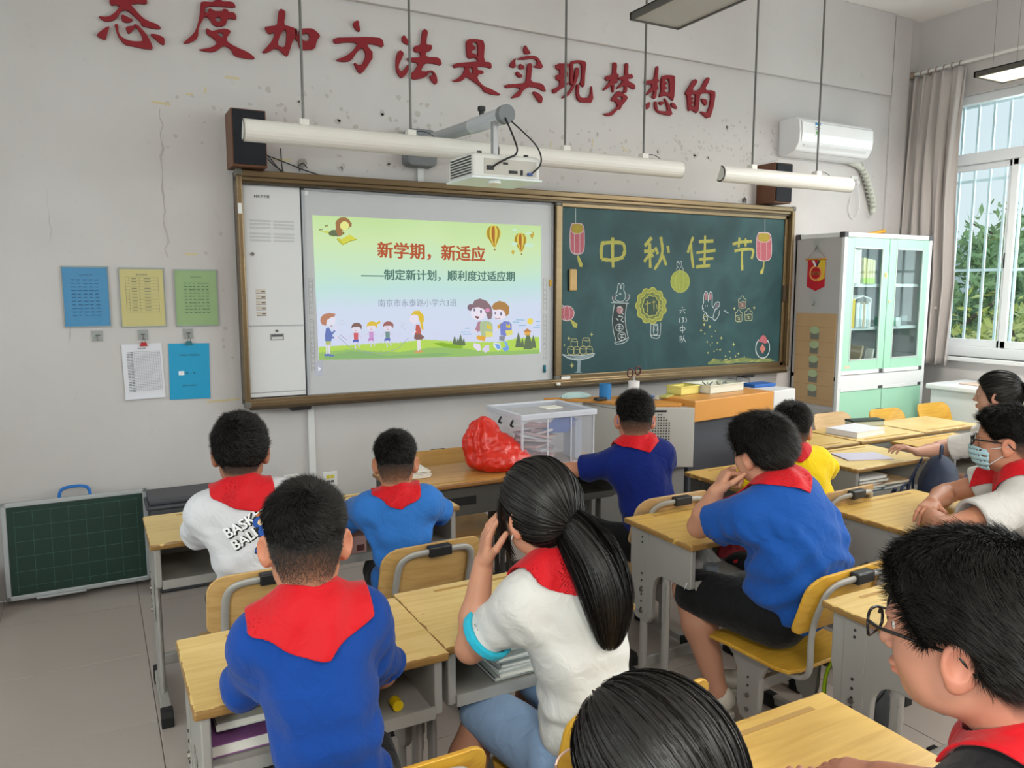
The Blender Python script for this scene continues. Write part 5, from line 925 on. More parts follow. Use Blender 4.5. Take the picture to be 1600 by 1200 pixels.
slidetext('南京市永泰路小学六3班', .792, 1.305, 1.489, .046, '#9ba0b4', 0, -.004)
MB().box(.407, .452, -.0442, -.0430, 1.07, 1.155).build('slide_cursor_block', emitmat('cursor_grey', '#b2b4be'), slide_bg)
MB().prism([(.424, 1.095), (.424, 1.125), (.440, 1.110)], 'y', -.0446, -.0442).build('cursor_arrow', emitmat('cursor_white', '#e8ecf8'), slide_bg)
tag(MB().box(1.946, 1.963, -.052, -.043, 1.010, 1.062).box(1.949, 1.960, -.060, -.052, 1.014, 1.035).build('marker_cap', mat('teal_plastic', '#1c6f7c', .4), bevel=.002), 'small teal magnet at the lower right corner of the projection board', 'magnet')
tag(MB().box(1.988, 2.003, -.054, -.043, 1.59, 1.635).build('board_magnet', mat('yellow_plastic', '#d7a92a', .5), bevel=.003), 'small yellow magnet on the right edge of the projection board', 'magnet')
tag(MB().sphere((2.016, -.125, .936), .018, .012, .011).build('chalk_wad', mat('chalk_white', '#e6e4e0', .9), smooth=True), 'lump of white chalk on the ledge under the seam of the boards', 'chalk')
# chalkboard leaf
cb = thing('sliding_chalkboard', 'dark green chalkboard leaf covered with mid-autumn festival chalk drawings', 'chalkboard', (0, 0, 0))
GB = mat('chalkboard_green', '#1d4045', .6); nn, ll, bb = nodes_of(GB)
t_ = nn.new('ShaderNodeTexCoord'); z1 = nn.new('ShaderNodeTexNoise'); z1.inputs['Scale'].default_value = 2.4; z1.inputs['Detail'].default_value = 8; z1.inputs['Distortion'].default_value = 1.2; r_ = nn.new('ShaderNodeValToRGB'); r_.color_ramp.elements[0].position = .35; r_.color_ramp.elements[0].color = lin('#193b40'); r_.color_ramp.elements[1].position = .75; r_.color_ramp.elements[1].color = lin('#305559')
ll.new(t_.outputs['Object'], z1.inputs['Vector']); ll.new(z1.outputs['Fac'], r_.inputs[0]); ll.new(r_.outputs[0], bb.inputs['Base Color'])
MB().box(2.062, 4.150, -.064, -.052, .975, 2.125).build('writing_surface', GB, cb)
fm = MB().box(2.022, 4.166, -.078, -.050, 2.113, 2.143).box(2.022, 4.166, -.078, -.050, .955, .990).box(2.022, 2.070, -.078, -.050, .955, 2.143).box(4.136, 4.166, -.078, -.050, .955, 2.143)
fm.build('leaf_frame', BRZ, cb, bevel=.004)
for x, z in ((2.018, .950), (2.018, 2.118)): MB().box(x, x+.042, -.082, -.05, z, z+.036).build('corner_cap', mat('corner_grey', '#6a675f'), cb, bevel=.006)
MB().box(4.134, 4.168, -.088, -.076, 1.47, 1.60).build('pull_handle', BRD, cb, bevel=.004)
MB().box(2.068, 2.14, -.0795, -.078, .960, .978).build('label_sticker', mat('sticker_white', '#e9e9e9'), cb)
seen = {}
for gi, (gname, items) in enumerate(CHALK.items()):
    mb = MB()
    for i, (col, wd, L) in enumerate(items):
        pts = [(L[k]/1e4, L[k+1]/1e4) for k in range(0, len(L), 2)]; y = -.0643-.00005*i
        mb.use(mat('chalk_'+col, tuple(.74*q for q in lin(col)[:3]), .95, var=.22, scale=70))
        if wd:
            if len(pts) > 2: pts = chaikin(pts, 2, False)
            v, f = ribbon2d(pts, [wd/1e4*(.8+.35*rng.rand()) for _ in pts]); flat_on_wall(mb, v, f, y)
        else:
            v, f = polymesh([pts]); flat_on_wall(mb, [(q.x, q.y) for q in v], f, y)
    mb.build(gname.split('.')[0], None, cb)
er = thing('chalkboard_eraser', 'tan felt chalkboard eraser stuck on the green board under the left lantern drawing', 'eraser', (2.157, -.064, 1.632))
MB().box(-.030, .030, -.020, 0, -.073, .073).build('wooden_back', mat('eraser_wood', '#c2a06a', .6, var=.1, scale=12), er, bevel=.009, seg=3); MB().box(-.034, .026, -.012, .0, -.070, .070).build('felt', mat('eraser_felt', '#1d2b2e', .9), er, bevel=.004)
# ---------------------------------------------------------------- speakers
def speaker(x0, x1, z0, z1, dep, label):
    o = thing('wall_speaker', label, 'speaker', ((x0+x1)/2, 0, (z0+z1)/2)); w_, h_ = (x1-x0)/2, (z1-z0)/2
    wm = mat('walnut_veneer', '#6d4630', .45, var=.22, scale=5, stretch=(6, 6, .8))
    MB().box(-w_, w_, -dep+.012, 0, -h_, h_).build('cabinet', wm, o, bevel=.003)
    MB().box(-w_+.007, w_-.007, -dep, -dep+.012, -h_+.010, h_-.006).build('grille', mat('speaker_cloth', '#23262c', .9, bump=.4, bscale=400), o, bevel=.004)
    return o
speaker(-.027, .150, 2.213, 2.506, .20, 'walnut wall speaker with dark grille above the left corner of the board')
speaker(3.885, 4.062, 2.222, 2.520, .20, 'walnut wall speaker with dark grille above the right end of the board')
# junction knots of wire on the wall
def wires(paths, r, label, m, name='cable'):
    mb = MB()
    for p_ in paths: mb.tube(chaikin3(p_), r, 6)
    return tag(mb.build(name, m, smooth=True), label, 'cable')
def chaikin3(P_, n=2):
    P_ = [Vector(p_) for p_ in P_]
    for _ in range(n):
        Q = [P_[0]]
        for a, b in zip(P_[:-1], P_[1:]): Q += [a.lerp(b, .25), a.lerp(b, .75)]
        P_ = Q+[P_[-1]]
    return P_
BW = mat('black_cable', '#1b1a1c', .5)
wires([[(.15, -.10, 2.31), (.20, -.02, 2.29), (.26, -.01, 2.22), (.29, -.03, 2.18)], [(.15, -.08, 2.30), (.22, -.02, 2.25), (.31, -.01, 2.20), (.33, -.03, 2.17)], [(.26, -.01, 2.35), (.262, -.01, 2.27), (.27, -.01, 2.2)], [(.15, -.08, 2.30), (.27, -.01, 2.28), (.45, -.01, 2.22), (.62, -.02, 2.20)]], .003, 'thin black cables looping from the left speaker to the board frame', BW)
jb = thing('wall_bracket_ring', 'small round metal anchor on the wall right of the left speaker', 'anchor', (.38, 0, 2.28))
MB().cyl((0, -.012, 0), (0, 0, 0), .024, 14).build('ring', mat('dull_metal', '#8b8884', .4, .7), jb); MB().tube([(0, -.02, 0), (-.03, -.025, -.02), (-.02, -.02, -.05)], .003, 6).tube([(0, -.02, 0), (.02, -.03, -.03)], .003, 6).build('hook', mat('dark_metal', '#3a3a3c'), jb)
jb = thing('wall_bracket_ring', 'small metal anchor with wire on the wall just left of the right speaker', 'anchor', (3.76, 0, 2.25))
MB().cyl((0, -.012, 0), (0, 0, 0), .018, 14).build('ring', mat('dull_metal', '#8b8884'), jb); MB().tube([(0, -.02, 0), (-.02, -.025, .02), (.01, -.02, -.05)], .003, 6).build('hook', mat('dark_metal', '#3a3a3c'), jb)
# ---------------------------------------------------------------- blackboard lamps on rods
LW = mat('lamp_white', '#dcd8d2', .4); RODM = mat('rod_steel', '#6e6c69', .35, .6)
def board_lamp(x0, x1, rods, label):
    o = thing('board_lamp', label, 'lamp', ((x0+x1)/2, -.75, 2.285), 0, 'tube lamps hanging in front of the board'); L = (x1-x0)/2
    prof = [(-.045+.045*math.cos(a), .05*math.sin(a)) for a in [PI/2+.15+k*(PI*1.18)/12 for k in range(13)]]
    prof = [(y_*1.0, z_) for y_, z_ in prof]; inner = [(y_*.86-.004, z_*.86) for y_, z_ in prof][::-1]
    MB().prism(prof+inner, 'x', -L, L).build('reflector', LW, o)
    for sx in (-L, L-.006): MB().prism(prof, 'x', sx, sx+.006).build('end_cap', mat('lamp_cap', '#cfccc6', .5), o)
    MB().cyl((-L+.02, -.035, -.01), (L-.02, -.035, -.01), .008, 10).build('tube', mat('unlit_tube', '#e8e8e8', .2), o)
    cx = (x0+x1)/2
    for rx in rods:
        MB().box(rx-cx-.022, rx-cx+.022, -.065, -.02, .045, .072).build('mounting_box', LW, o, bevel=.002)
        MB().cyl((rx-cx, -.043, .07), (rx-cx, -.043, ZC-2.285), .0065, 8).build('suspension_rod', RODM, o)
    MB().tube(chaikin3([(rods[-1]-cx, -.043, .055), (rods[-1]-cx+.05, -.04, .075), (rods[-1]-cx+.10, -.04, .068), (rods[-1]-cx+.13, -.045, .048)]), .002, 5).build('lamp_wire', BW, o)
    return o
board_lamp(-.075, 1.17, (.20, .73), 'white hanging tube lamp nearest the left speaker')
board_lamp(1.20, 2.455, (1.635, 2.175), 'white hanging tube lamp right behind the projector')
board_lamp(2.77, 3.96, (3.04, 3.63), 'white hanging tube lamp in front of the right speaker')
# ---------------------------------------------------------------- projector
pj = thing('projector', 'short-throw white projector hanging from a grey wall arm', 'projector', (1.03, -1.12, 2.14))
PW = mat('projector_white', '#d4d3d0', .4); PG = mat('arm_grey', '#a9adb2', .4, .3); PD = mat('bracket_grey', '#75797d', .5)
X = -.185
body = MB(); prof = [(-.15, -.055), (.13, -.055), (.13, .03), (.10, .055), (-.135, .055), (-.15, .04)]
body.prism(prof, 'x', -.185, .165); body.build('body', PW, pj, bevel=.012, seg=3)
MB().prism([(-.195, -.062), (.175, -.062), (.175, -.052), (-.195, -.052)], 'y', -.158, .135).build('bottom_plate', mat('projector_bottom', '#e3ecee', .25), pj, bevel=.004)
rec = MB().use(mat('port_panel', '#b9b5ae', .5)).box(-.13, .145, -.1525, -.149, -.040, .030).use(BLK)
for x, z, a, b in [(-.10, -.012, .018, .01), (.02, -.025, .022, .007), (.065, -.025, .006, .012), (-.02, .012, .012, .005)]: rec.box(x-a, x+a, -.156, -.151, z-b, z+b)
rec.use(mat('blue_plug', '#2f4a8a', .5)).box(.095, .118, -.166, -.151, -.036, -.024); rec.build('port_panel', None, pj)
vg = MB()
for i in range(7): vg.box(-.1875, -.1845, -.13, .10, -.040+.0125*i, -.0335+.0125*i)
vg.build('vent_slats', mat('vent_slat', '#4e4d4a', .7), pj, kind='stuff')
for x in (-.11, .14): MB().cyl((x, -.06, .05), (x, -.06, .075), .012, 12).build('foot_screw', BLK, pj)
MB().cyl((-.05, -.10, -.075), (-.05, -.10, -.06), .03, 18).build('lens_window', mat('lens_glass', '#eef6f8', .05), pj)
MB().box(-.02, .02, -.02, .02, .055, .075).box(-.012, .012, -.015, -.009, .07, .23).box(-.012, .012, .009, .015, .07, .23).box(-.055, .05, -.045, .045, .052, .060).build('hanger', mat('hanger_steel', '#b6b6b8', .35, .6), pj)
MB().tube([(.04, 1.06, .30), (.04, .5, .275), (.04, .25, .265)], .034, 16).build('arm', PG, pj, smooth=False)
MB().tube([(.04, .32, .268), (.035, .0, .257), (.03, -.04, .256)], .040, 16).build('arm_sleeve', mat('arm_light', '#c3c8ce', .35, .2), pj)
MB().tube([(.03, -.035, .256), (.03, -.075, .255)], .044, 16).build('arm_end_cap', PD, pj)
MB().cyl((.04, .22, .30), (.04, .22, .335), .013, 10).cyl((.04, .22, .325), (.04, .22, .345), .020, 10).build('arm_knob', BLK, pj)
MB().prism([(-.06, -.03), (-.05, .035), (-.03, .05), (.11, .05), (.13, .035), (.135, -.03)], 'y', 1.02, 1.119).build('wall_bracket', PD, pj, bevel=.01).location = (0, 0, .325)
MB().prism([(-.06, .03), (-.055, -.03), (-.03, -.045), (.11, -.045), (.135, -.03), (.14, .03)], 'y', 1.02, 1.119).build('wall_bracket', PD, pj, bevel=.01).location = (0, 0, .205)
MB().tube(chaikin3([(.02, -.07, .24), (.03, -.13, .15), (.05, -.16, .06), (-.03, -.17, .03), (-.085, -.155, -.005)], 3), .0045, 6).tube(chaikin3([(.04, -.06, .24), (.10, -.11, .17), (.16, -.15, .10), (.17, -.17, .02), (.11, -.16, -.03)], 3), .004, 6).build('power_cable', BW, pj, smooth=True)
# ---------------------------------------------------------------- flat ceiling panels on wires
def panel(x0, x1, y0, y1, z, lit, label):
    o = thing('panel_lamp', label, 'lamp', ((x0+x1)/2, (y0+y1)/2, z)); a, b = (x1-x0)/2, (y1-y0)/2; DK = mat('lamp_frame', '#5a5753', .4, .4)
    mb = MB().box(-a, a, -b, -b+.012, 0, .035).box(-a, a, b-.012, b, 0, .035).box(-a, -a+.012, -b, b, 0, .035).box(a-.012, a, -b, b, 0, .035).box(-a, a, -b, b, .03, .036); mb.build('frame', DK, o)
    dm = mat('lit_diffuser', '#fff4e0', .5, emit='#fff1d8', es=1.0) if lit else mat('unlit_diffuser', '#b9b7b3', .35)
    MB().box(-a+.012, a-.012, -b+.012, b-.012, .006, .010).build('diffuser', dm, o)
    for x in (-a+.03, a-.03):
        for y in (-b+.1, b-.1): MB().cyl((x, y, .03), (x, y, ZC-z), .0012, 5).build('suspension_wire', RODM, o)
    if lit:
        l_ = bpy.data.lights.new('panel_glow', 'AREA'); l_.shape = 'RECTANGLE'; l_.size = 2*a-.03; l_.size_y = 2*b-.03; l_.energy = 60; l_.color = (1, .95, .87)
        q = bpy.data.objects.new('panel_glow', l_); C.objects.link(q); q.location = ((x0+x1)/2, (y0+y1)/2, z-.002)
    return o
panel(1.72, 2.03, -2.45, -1.25, 2.9, False, 'dark-framed flat ceiling panel with its grey diffuser unlit')
panel(4.28, 4.59, -2.62, -1.42, 2.9, True, 'lit cream ceiling panel hanging beside the window')
panel(4.28, 4.59, -6.2, -5.0, 2.9, True, 'unseen fill-light panel added toward the back of the room by the windows')  # panels from here on are out of view, added to brighten the room
panel(1.72, 2.03, -6.2, -5.0, 2.9, True, 'unseen fill-light panel added over the middle of the back rows')
panel(-.9, -.59, -6.2, -5.0, 2.9, True, 'unseen fill-light panel added over the corridor side of the back rows')
# ================================================================ desks and chairs
def wood(name, base, dark, edge=None, hx=.3, hy=.2, gloss=.32, ex=.0085):
    m = mat(name, base, gloss); n, l, b = nodes_of(m); t = n.new('ShaderNodeTexCoord'); mp = n.new('ShaderNodeMapping'); mp.inputs['Scale'].default_value = (1.2, 16, 16)
    z = n.new('ShaderNodeTexNoise'); z.inputs['Scale'].default_value = 3.2; z.inputs['Detail'].default_value = 7; z.inputs['Distortion'].default_value = .6; r = n.new('ShaderNodeValToRGB')
    r.color_ramp.elements[0].position = .30; r.color_ramp.elements[0].color = lin(dark); r.color_ramp.elements[1].position = .58; r.color_ramp.elements[1].color = lin(base)
    oi = n.new('ShaderNodeObjectInfo'); va = n.new('ShaderNodeVectorMath'); l.new(t.outputs['Object'], va.inputs[0]); cx = n.new('ShaderNodeCombineXYZ'); ml = n.new('ShaderNodeMath'); ml.operation = 'MULTIPLY'; ml.inputs[1].default_value = 9.
    l.new(oi.outputs['Random'], ml.inputs[0]); l.new(ml.outputs[0], cx.inputs[0]); l.new(ml.outputs[0], cx.inputs[1]); l.new(cx.outputs[0], va.inputs[1])
    l.new(va.outputs[0], mp.inputs[0]); l.new(mp.outputs[0], z.inputs['Vector']); l.new(z.outputs['Fac'], r.inputs[0]); out = r.outputs[0]
    bl = n.new('ShaderNodeTexNoise'); bl.inputs['Scale'].default_value = 3; l.new(va.outputs[0], bl.inputs['Vector']); r3 = n.new('ShaderNodeValToRGB'); r3.color_ramp.elements[0].position = .3; r3.color_ramp.elements[0].color = (.80, .77, .66, 1); r3.color_ramp.elements[1].position = .65; r3.color_ramp.elements[1].color = (1, 1, 1, 1); l.new(bl.outputs['Fac'], r3.inputs[0])
    m1 = n.new('ShaderNodeMix'); m1.data_type = 'RGBA'; m1.blend_type = 'MULTIPLY'; m1.inputs[0].default_value = .8; l.new(out, m1.inputs[6]); l.new(r3.outputs[0], m1.inputs[7]); out = m1.outputs[2]
    if edge:
        s = n.new('ShaderNodeSeparateXYZ'); l.new(t.outputs['Object'], s.inputs[0])
        def E_(ch, h):
            a = n.new('ShaderNodeMath'); a.operation = 'ABSOLUTE'; l.new(s.outputs[ch], a.inputs[0]); c = n.new('ShaderNodeMath'); c.operation = 'SUBTRACT'; c.inputs[0].default_value = h; l.new(a.outputs[0], c.inputs[1]); return c.outputs[0]
        mn = n.new('ShaderNodeMath'); mn.operation = 'MINIMUM'; l.new(E_('X', hx), mn.inputs[0]); l.new(E_('Y', hy), mn.inputs[1])
        nz = n.new('ShaderNodeTexNoise'); nz.inputs['Scale'].default_value = 22; nz.inputs['Detail'].default_value = 6; l.new(va.outputs[0], nz.inputs['Vector'])
        q = n.new('ShaderNodeMath'); q.operation = 'MULTIPLY_ADD'; q.inputs[1].default_value = ex*2.6; q.inputs[2].default_value = -ex*.75; l.new(nz.outputs['Fac'], q.inputs[0])
        lt = n.new('ShaderNodeMath'); lt.operation = 'LESS_THAN'; l.new(mn.outputs[0], lt.inputs[0]); l.new(q.outputs[0], lt.inputs[1])
        # scratches and ink specks in the varnish
        sp = n.new('ShaderNodeTexNoise'); sp.inputs['Scale'].default_value = 38; sp.inputs['Detail'].default_value = 3; mp2 = n.new('ShaderNodeMapping'); mp2.inputs['Scale'].default_value = (.5, 2.2, 1); l.new(va.outputs[0], mp2.inputs[0]); l.new(mp2.outputs[0], sp.inputs['Vector'])
        g2 = n.new('ShaderNodeMath'); g2.operation = 'GREATER_THAN'; g2.inputs[1].default_value = .735; l.new(sp.outputs['Fac'], g2.inputs[0])
        m2 = n.new('ShaderNodeMix'); m2.data_type = 'RGBA'; l.new(lt.outputs[0], m2.inputs[0]); l.new(out, m2.inputs[6]); m2.inputs[7].default_value = lin(edge)
        m3 = n.new('ShaderNodeMix'); m3.data_type = 'RGBA'; l.new(g2.outputs[0], m3.inputs[0]); l.new(m2.outputs[2], m3.inputs[6]); m3.inputs[7].default_value = lin('#9b8352'); out = m3.outputs[2]
    l.new(out, b.inputs['Base Color']); return m
TOPM = {'pale': wood('desk_wood_pale', '#e4c684', '#d6b36a', '#94713f', .3, .2), 'amber': wood('desk_wood_amber', '#cf9c57', '#b98444', '#8f6335', .3, .2), 'honey': wood('desk_wood_honey', '#e0b968', '#cfa455', '#9a7440', .3, .2)}
SEATM = {'pale': wood('ply_pale', '#cfa86c', '#bf965a', None, gloss=.4), 'yellow': wood('ply_yellow', '#d9a83c', '#c89430', None, gloss=.35), 'tan': wood('ply_tan', '#d3b083', '#c5a074', None, gloss=.4), 'olive': wood('ply_olive', '#c99b58', '#b98b4a', None, gloss=.45)}
STEEL = mat('desk_steel', '#a3a09b', .42, .15, var=.06, scale=6); STEELD = mat('desk_steel_dark', '#55534f', .5, .2, var=.1, scale=6); RUB = mat('rubber_foot', '#1c1c1d', .7); PLYE = mat('ply_edge', '#a8814f', .6, var=.2, scale=30)
_dm = {}
def desk(x, y, label, kind='pale', rotz=0, z=.68, dark=False):
    """600 x 400 school desk; x,y = centre of the top; open drawer toward -y"""
    o = thing('school_desk', label, 'desk', (x, y, 0), rotz, 'school desks'); st = STEELD if dark else STEEL
    T = z; key = (kind, z, dark)
    top = MB().box(-.298, .298, -.2, .2, -.022, 0).build('tabletop', TOPM[kind], o, bevel=.006, seg=2); top.location = (0, 0, T)
    if key in _dm:
        for nm, me, loc, md in _dm[key]:
            q = bpy.data.objects.new(nm, me); C.objects.link(q); q.parent = o; q.location = loc
            if md: b = q.modifiers.new('bevel', 'BEVEL'); b.width = md; b.segments = 2; b.limit_method = 'ANGLE'
        return o
    L = []
    def A(q, md=0): L.append((q.name.split('.')[0], q.data, tuple(q.location), md))
    A(MB().box(-.18, .22, .150, .164, -.0005, .0012).build('pencil_groove', mat('groove_wood', '#b08a4c', .6), o, loc=(0, 0, T)))
    # drawer box: bottom shelf and far panel
    bx = MB(); bx.box(-.262, .262, -.185, .165, T-.165, T-.155); bx.box(-.262, .262, -.190, -.183, T-.172, T-.140); bx.box(-.262, .262, .160, .168, T-.165, T-.022)
    A(bx.build('drawer', st, o))
    A(MB().box(-.09, .09, .1685, .1715, T-.115, T-.075).build('panel_slot', BLK, o))
    for s in (-1, 1):
        # side plate with the arched cut-out
        arc = [(-.045+.075*math.cos(a), T-.245+.075*math.sin(a)) for a in [PI/2-k*PI/2/5 for k in range(6)]]
        pr = [(-.185, T-.022), (-.185, T-.165), (-.175, T-.172), (-.06, T-.172)]+arc[1:]+[(.035, T-.36), (.055, T-.385), (.125, T-.385), (.150, T-.36), (.160, T-.20), (.168, T-.17), (.168, T-.022)]
        q = MB().prism([(a, b) for a, b in pr], 'x', s*.262, s*.284).build('side_plate', st, o, bevel=.004); A(q, .004)
        q = MB().prism([(.055, T-.03), (.055, T-.34), (.065, T-.36), (.115, T-.36), (.125, T-.34), (.125, T-.03)], 'x', s*.2835, s*.2865).build('pressed_rib', st, o, bevel=.001); A(q, .001)
        hs = MB()
        for k in range(6): hs.cyl((s*.2855, .09, T-.195-.028*k), (s*.2885, .09, T-.195-.028*k), .0045, 8)
        for k in range(2): hs.cyl((s*.2855, .09, T-.05-.02*k), (s*.2885, .09, T-.05-.02*k), .004, 8)
        hs.cyl((s*.2805, -.05, T-.21), (s*.2825, -.05, T-.21), .001, 6)
        q = hs.build('bolt_holes', mat('hole_dark', '#2d2b29', .8), o, kind='stuff'); A(q)
        for zz in (T-.26, T-.345): q = MB().cyl((s*.286, .09, zz), (s*.292, .09, zz), .009, 6).build('bolt', mat('bolt_steel', '#85827c', .35, .8), o); A(q)
        def oval(y_, z0, z1): return MB().prism([(s*.272+.011*math.cos(a), y_+.020*math.sin(a)) for a in [k*PI/6 for k in range(12)]], 'z', z0, z1)
        q = oval(.09, .05, T-.37).build('leg', st, o); A(q)
        q = oval(-.04, .05, T-.165).build('leg', st, o); A(q)
        q = MB().prism([(-.030, T-.19), (-.05, T-.19), (-.05, T-.34), (-.03, T-.34)], 'x', s*.2835, s*.2840).build('leg_strip', st, o); A(q)
        q = MB().prism([(-.21, .022), (-.20, .055), (.17, .055), (.19, .022)], 'x', s*.272-.018, s*.272+.018).build('foot_runner', st, o, bevel=.004); A(q, .004)
        q = MB().prism([(-.04, .075), (.09, .075), (.09, .11), (-.04, .13)], 'x', s*.272-.008, s*.272+.008).build('gusset', st, o); A(q)
        for a, b in ((-.225, -.17), (.14, .2)):
            q = MB().prism([(a, 0), (a, .040), (a+.012, .058), (b, .058), (b, 0)], 'x', s*.272-.021, s*.272+.021).build('foot_cap', RUB, o, bevel=.003); A(q, .003)
    q = MB().box(-.262, .262, .08, .10, .10, .145).build('footrest', st, o, bevel=.004); A(q, .004)
    _dm[key] = L; return o
_cm = {}
def chair(x, y, rotz, label, kind='pale', z=.37, back='back', dark=False):
    """chair facing +y; x,y = centre of seat"""
    o = thing('school_chair', label, 'chair', (x, y, 0), rotz, 'school chairs'); st = STEELD if dark else STEEL; key = (kind, z, dark); dz = z-.37
    if key in _cm:
        for nm, me, loc, md in _cm[key]:
            q = bpy.data.objects.new(nm, me); C.objects.link(q); q.parent = o; q.location = loc
            if md: b = q.modifiers.new('bevel', 'BEVEL'); b.width = md; b.segments = 2; b.limit_method = 'ANGLE'
        return o
    L = []
    def A(q, md=0): L.append((q.name.split('.')[0], q.data, tuple(q.location), md))
    # moulded seat
    nx, ny = 8, 8; vs = []; fs = []
    def half(y_): return .185-.02*((y_+.19)/.38)**6 if y_ > -.19 else .17
    for lay, th in ((0, 0), (1, -.013)):
        for i in range(nx+1):
            for j in range(ny+1):
                u, v = i/nx*2-1, j/ny*2-1; xx = u*(.19 if abs(v) < .9 else .175); yy = v*(.185 if abs(u) < .9 else .172)
                zz = -.012*(1-u*u)*(1-v*v)-(.014*max(0, v-.5)**2*4); vs.append((xx, yy, zz+th+z))
    N = (nx+1)*(ny+1); I = lambda l_, i, j: l_*N+i*(ny+1)+j
    for i in range(nx):
        for j in range(ny): fs += [(I(0,i,j), I(0,i+1,j), I(0,i+1,j+1), I(0,i,j+1)), (I(1,i,j+1), I(1,i+1,j+1), I(1,i+1,j), I(1,i,j))]
    for i in range(nx): fs += [(I(0,i+1,0), I(0,i,0), I(1,i,0), I(1,i+1,0)), (I(0,i,ny), I(0,i+1,ny), I(1,i+1,ny), I(1,i,ny))]
    for j in range(ny): fs += [(I(0,0,j), I(0,0,j+1), I(1,0,j+1), I(1,0,j)), (I(0,nx,j+1), I(0,nx,j), I(1,nx,j), I(1,nx,j+1))]
    q = MB().add(vs, fs).build('seat', SEATM[kind], o, bevel=.003); smooth_angle(q, 50); A(q, .003)
    # curved backrest: rounded rectangle outline
    W_, H_, R = .19, .105, .06; zc = z+.235
    outl = []
    for cx, cz, a0, rr_ in ((W_-.065, H_-.065, 0, .065), (-W_+.065, H_-.065, 90, .065), (-W_+.03, -H_+.03, 180, .03), (W_-.03, -H_+.03, 270, .03)):
        for k in range(6): a = math.radians(a0+18*k); outl.append((cx+rr_*math.cos(a), cz+rr_*math.sin(a)))
    def bp(x_, z_, off): 
        yb = -.215-.16*(z_/.5+.2)+.035*(1-(x_/W_)**2)*-1+.03; return (x_, yb+off, zc+z_)
    mb = MB(); rings = [1.0, .72, .4]; vs = []; fs = []; n_ = len(outl)
    for side, off in ((0, .006), (1, -.006)):
        for s in rings:
            for (a, b) in outl: vs.append(bp(a*s, b*s, off))
        vs.append(bp(0, 0, off))
    K = len(rings)*n_+1
    for side in (0, 1):
        for r_ in range(len(rings)-1):
            for i in range(n_):
                f = (side*K+r_*n_+i, side*K+r_*n_+(i+1) % n_, side*K+(r_+1)*n_+(i+1) % n_, side*K+(r_+1)*n_+i); fs.append(f if side else f[::-1])
        for i in range(n_):
            f = (side*K+(len(rings)-1)*n_+i, side*K+(len(rings)-1)*n_+(i+1) % n_, side*K+K-1); fs.append(f if side else f[::-1])
    for i in range(n_): fs.append((i, (i+1) % n_, K+(i+1) % n_, K+i))
    q = mb.add(vs, fs).build('backrest', SEATM[kind], o, bevel=.002); smooth_angle(q, 50); A(q, .002)
    # steel loop behind the backrest running down under the seat
    pts = []
    def bk(x_, z_): p_ = bp(x_, z_-zc, -.018); return p_
    pts = [(-.135, .12, z-.03), (-.14, -.16, z-.03), (-.14, -.20, z-.022), (-.14, -.228, z+.01), bk(-.14, z+.14), bk(-.14, zc+.03), bk(-.125, zc+.065), bk(-.09, zc+.082), bk(0, zc+.084), bk(.09, zc+.082), bk(.125, zc+.065), bk(.14, zc+.03), bk(.14, z+.14), (.14, -.228, z+.01), (.14, -.20, z-.022), (.14, -.16, z-.03), (.135, .12, z-.03)]
    q = MB().tube(chaikin3(pts, 2), .0125, 10, ry=.0085).build('back_frame', st, o, smooth=True); A(q)
    a, b = bk(-.045, zc+.086), bk(.045, zc+.086)
    q = MB().box(-.042, .042, a[1]-.014, a[1]+.020, a[2]-.020, a[2]+.016).build('clamp', BLK, o, bevel=.005); A(q, .005)
    for s in (-1, 1):
        pr = [(-.10, z-.018), (.11, z-.018), (.07, z-.05), (.052, z-.09), (.05, z-.20), (.035, z-.25), (-.01, z-.262), (-.035, z-.25), (-.045, z-.20), (-.048, z-.09), (-.065, z-.045)]
        q = MB().prism(pr, 'x', s*.150-.012, s*.150+.012).build('side_plate', st, o, bevel=.004); A(q, .004)
        hs = MB()
        for zz in (z-.10, z-.13): hs.cyl((s*.1615, 0, zz), (s*.1645, 0, zz), .004, 8)
        q = hs.build('bolt_holes', mat('hole_dark', '#2d2b29'), o, kind='stuff'); A(q)
        for zz in (z-.165, z-.215): q = MB().cyl((s*.162, 0, zz), (s*.168, 0, zz), .008, 6).build('bolt', mat('bolt_steel', '#85827c'), o); A(q)
        q = MB().prism([(s*.150+.009*math.cos(t), .018*math.sin(t)) for t in [k*PI/6 for k in range(12)]], 'z', .04, z-.24).build('leg', st, o); A(q)
        q = MB().prism([(-.19, .02), (-.18, .05), (.15, .05), (.17, .02)], 'x', s*.150-.014, s*.150+.014).build('foot_runner', st, o, bevel=.004); A(q, .004)
        for a, b in ((-.20, -.15), (.13, .18)):
            q = MB().prism([(a, 0), (a, .035), (a+.01, .052), (b, .052), (b, 0)], 'x', s*.15-.017, s*.15+.017).build('foot_cap', RUB, o, bevel=.003); A(q, .003)
    q = MB().box(-.14, .14, -.012, .012, z-.16, z-.12).build('crossbar', st, o, bevel=.003); A(q, .003)
    _cm[key] = L; return o
DH = .68
desk(-.29, -1.415, 'pale-topped desk before the boy in the printed white shirt', 'pale'); desk(.288, -1.47, 'pale-topped desk before the small boy in light blue', 'pale')
desk(-.28, -2.655, 'worn desk with chipped edge under the blue-shirted boy seen from behind', 'pale'); desk(.315, -2.63, 'pale desk where the girl in white leans, books in its drawer', 'pale')
desk(-.235, -3.63, 'desk in front of the dark-haired head at the bottom of the view', 'honey'); desk(.385, -3.62, 'bare yellow desk top with small scratches by the boy in black', 'honey')
desk(.745, -1.135, 'amber desk turned to the class with the red plastic bag on it', 'amber', PI, dark=True); desk(1.345, -1.145, 'amber desk with the clear storage box on it', 'amber', 0, dark=True)
desk(1.385, -2.325, 'honey desk at which the big blue-shirted boy rests his elbow', 'honey')
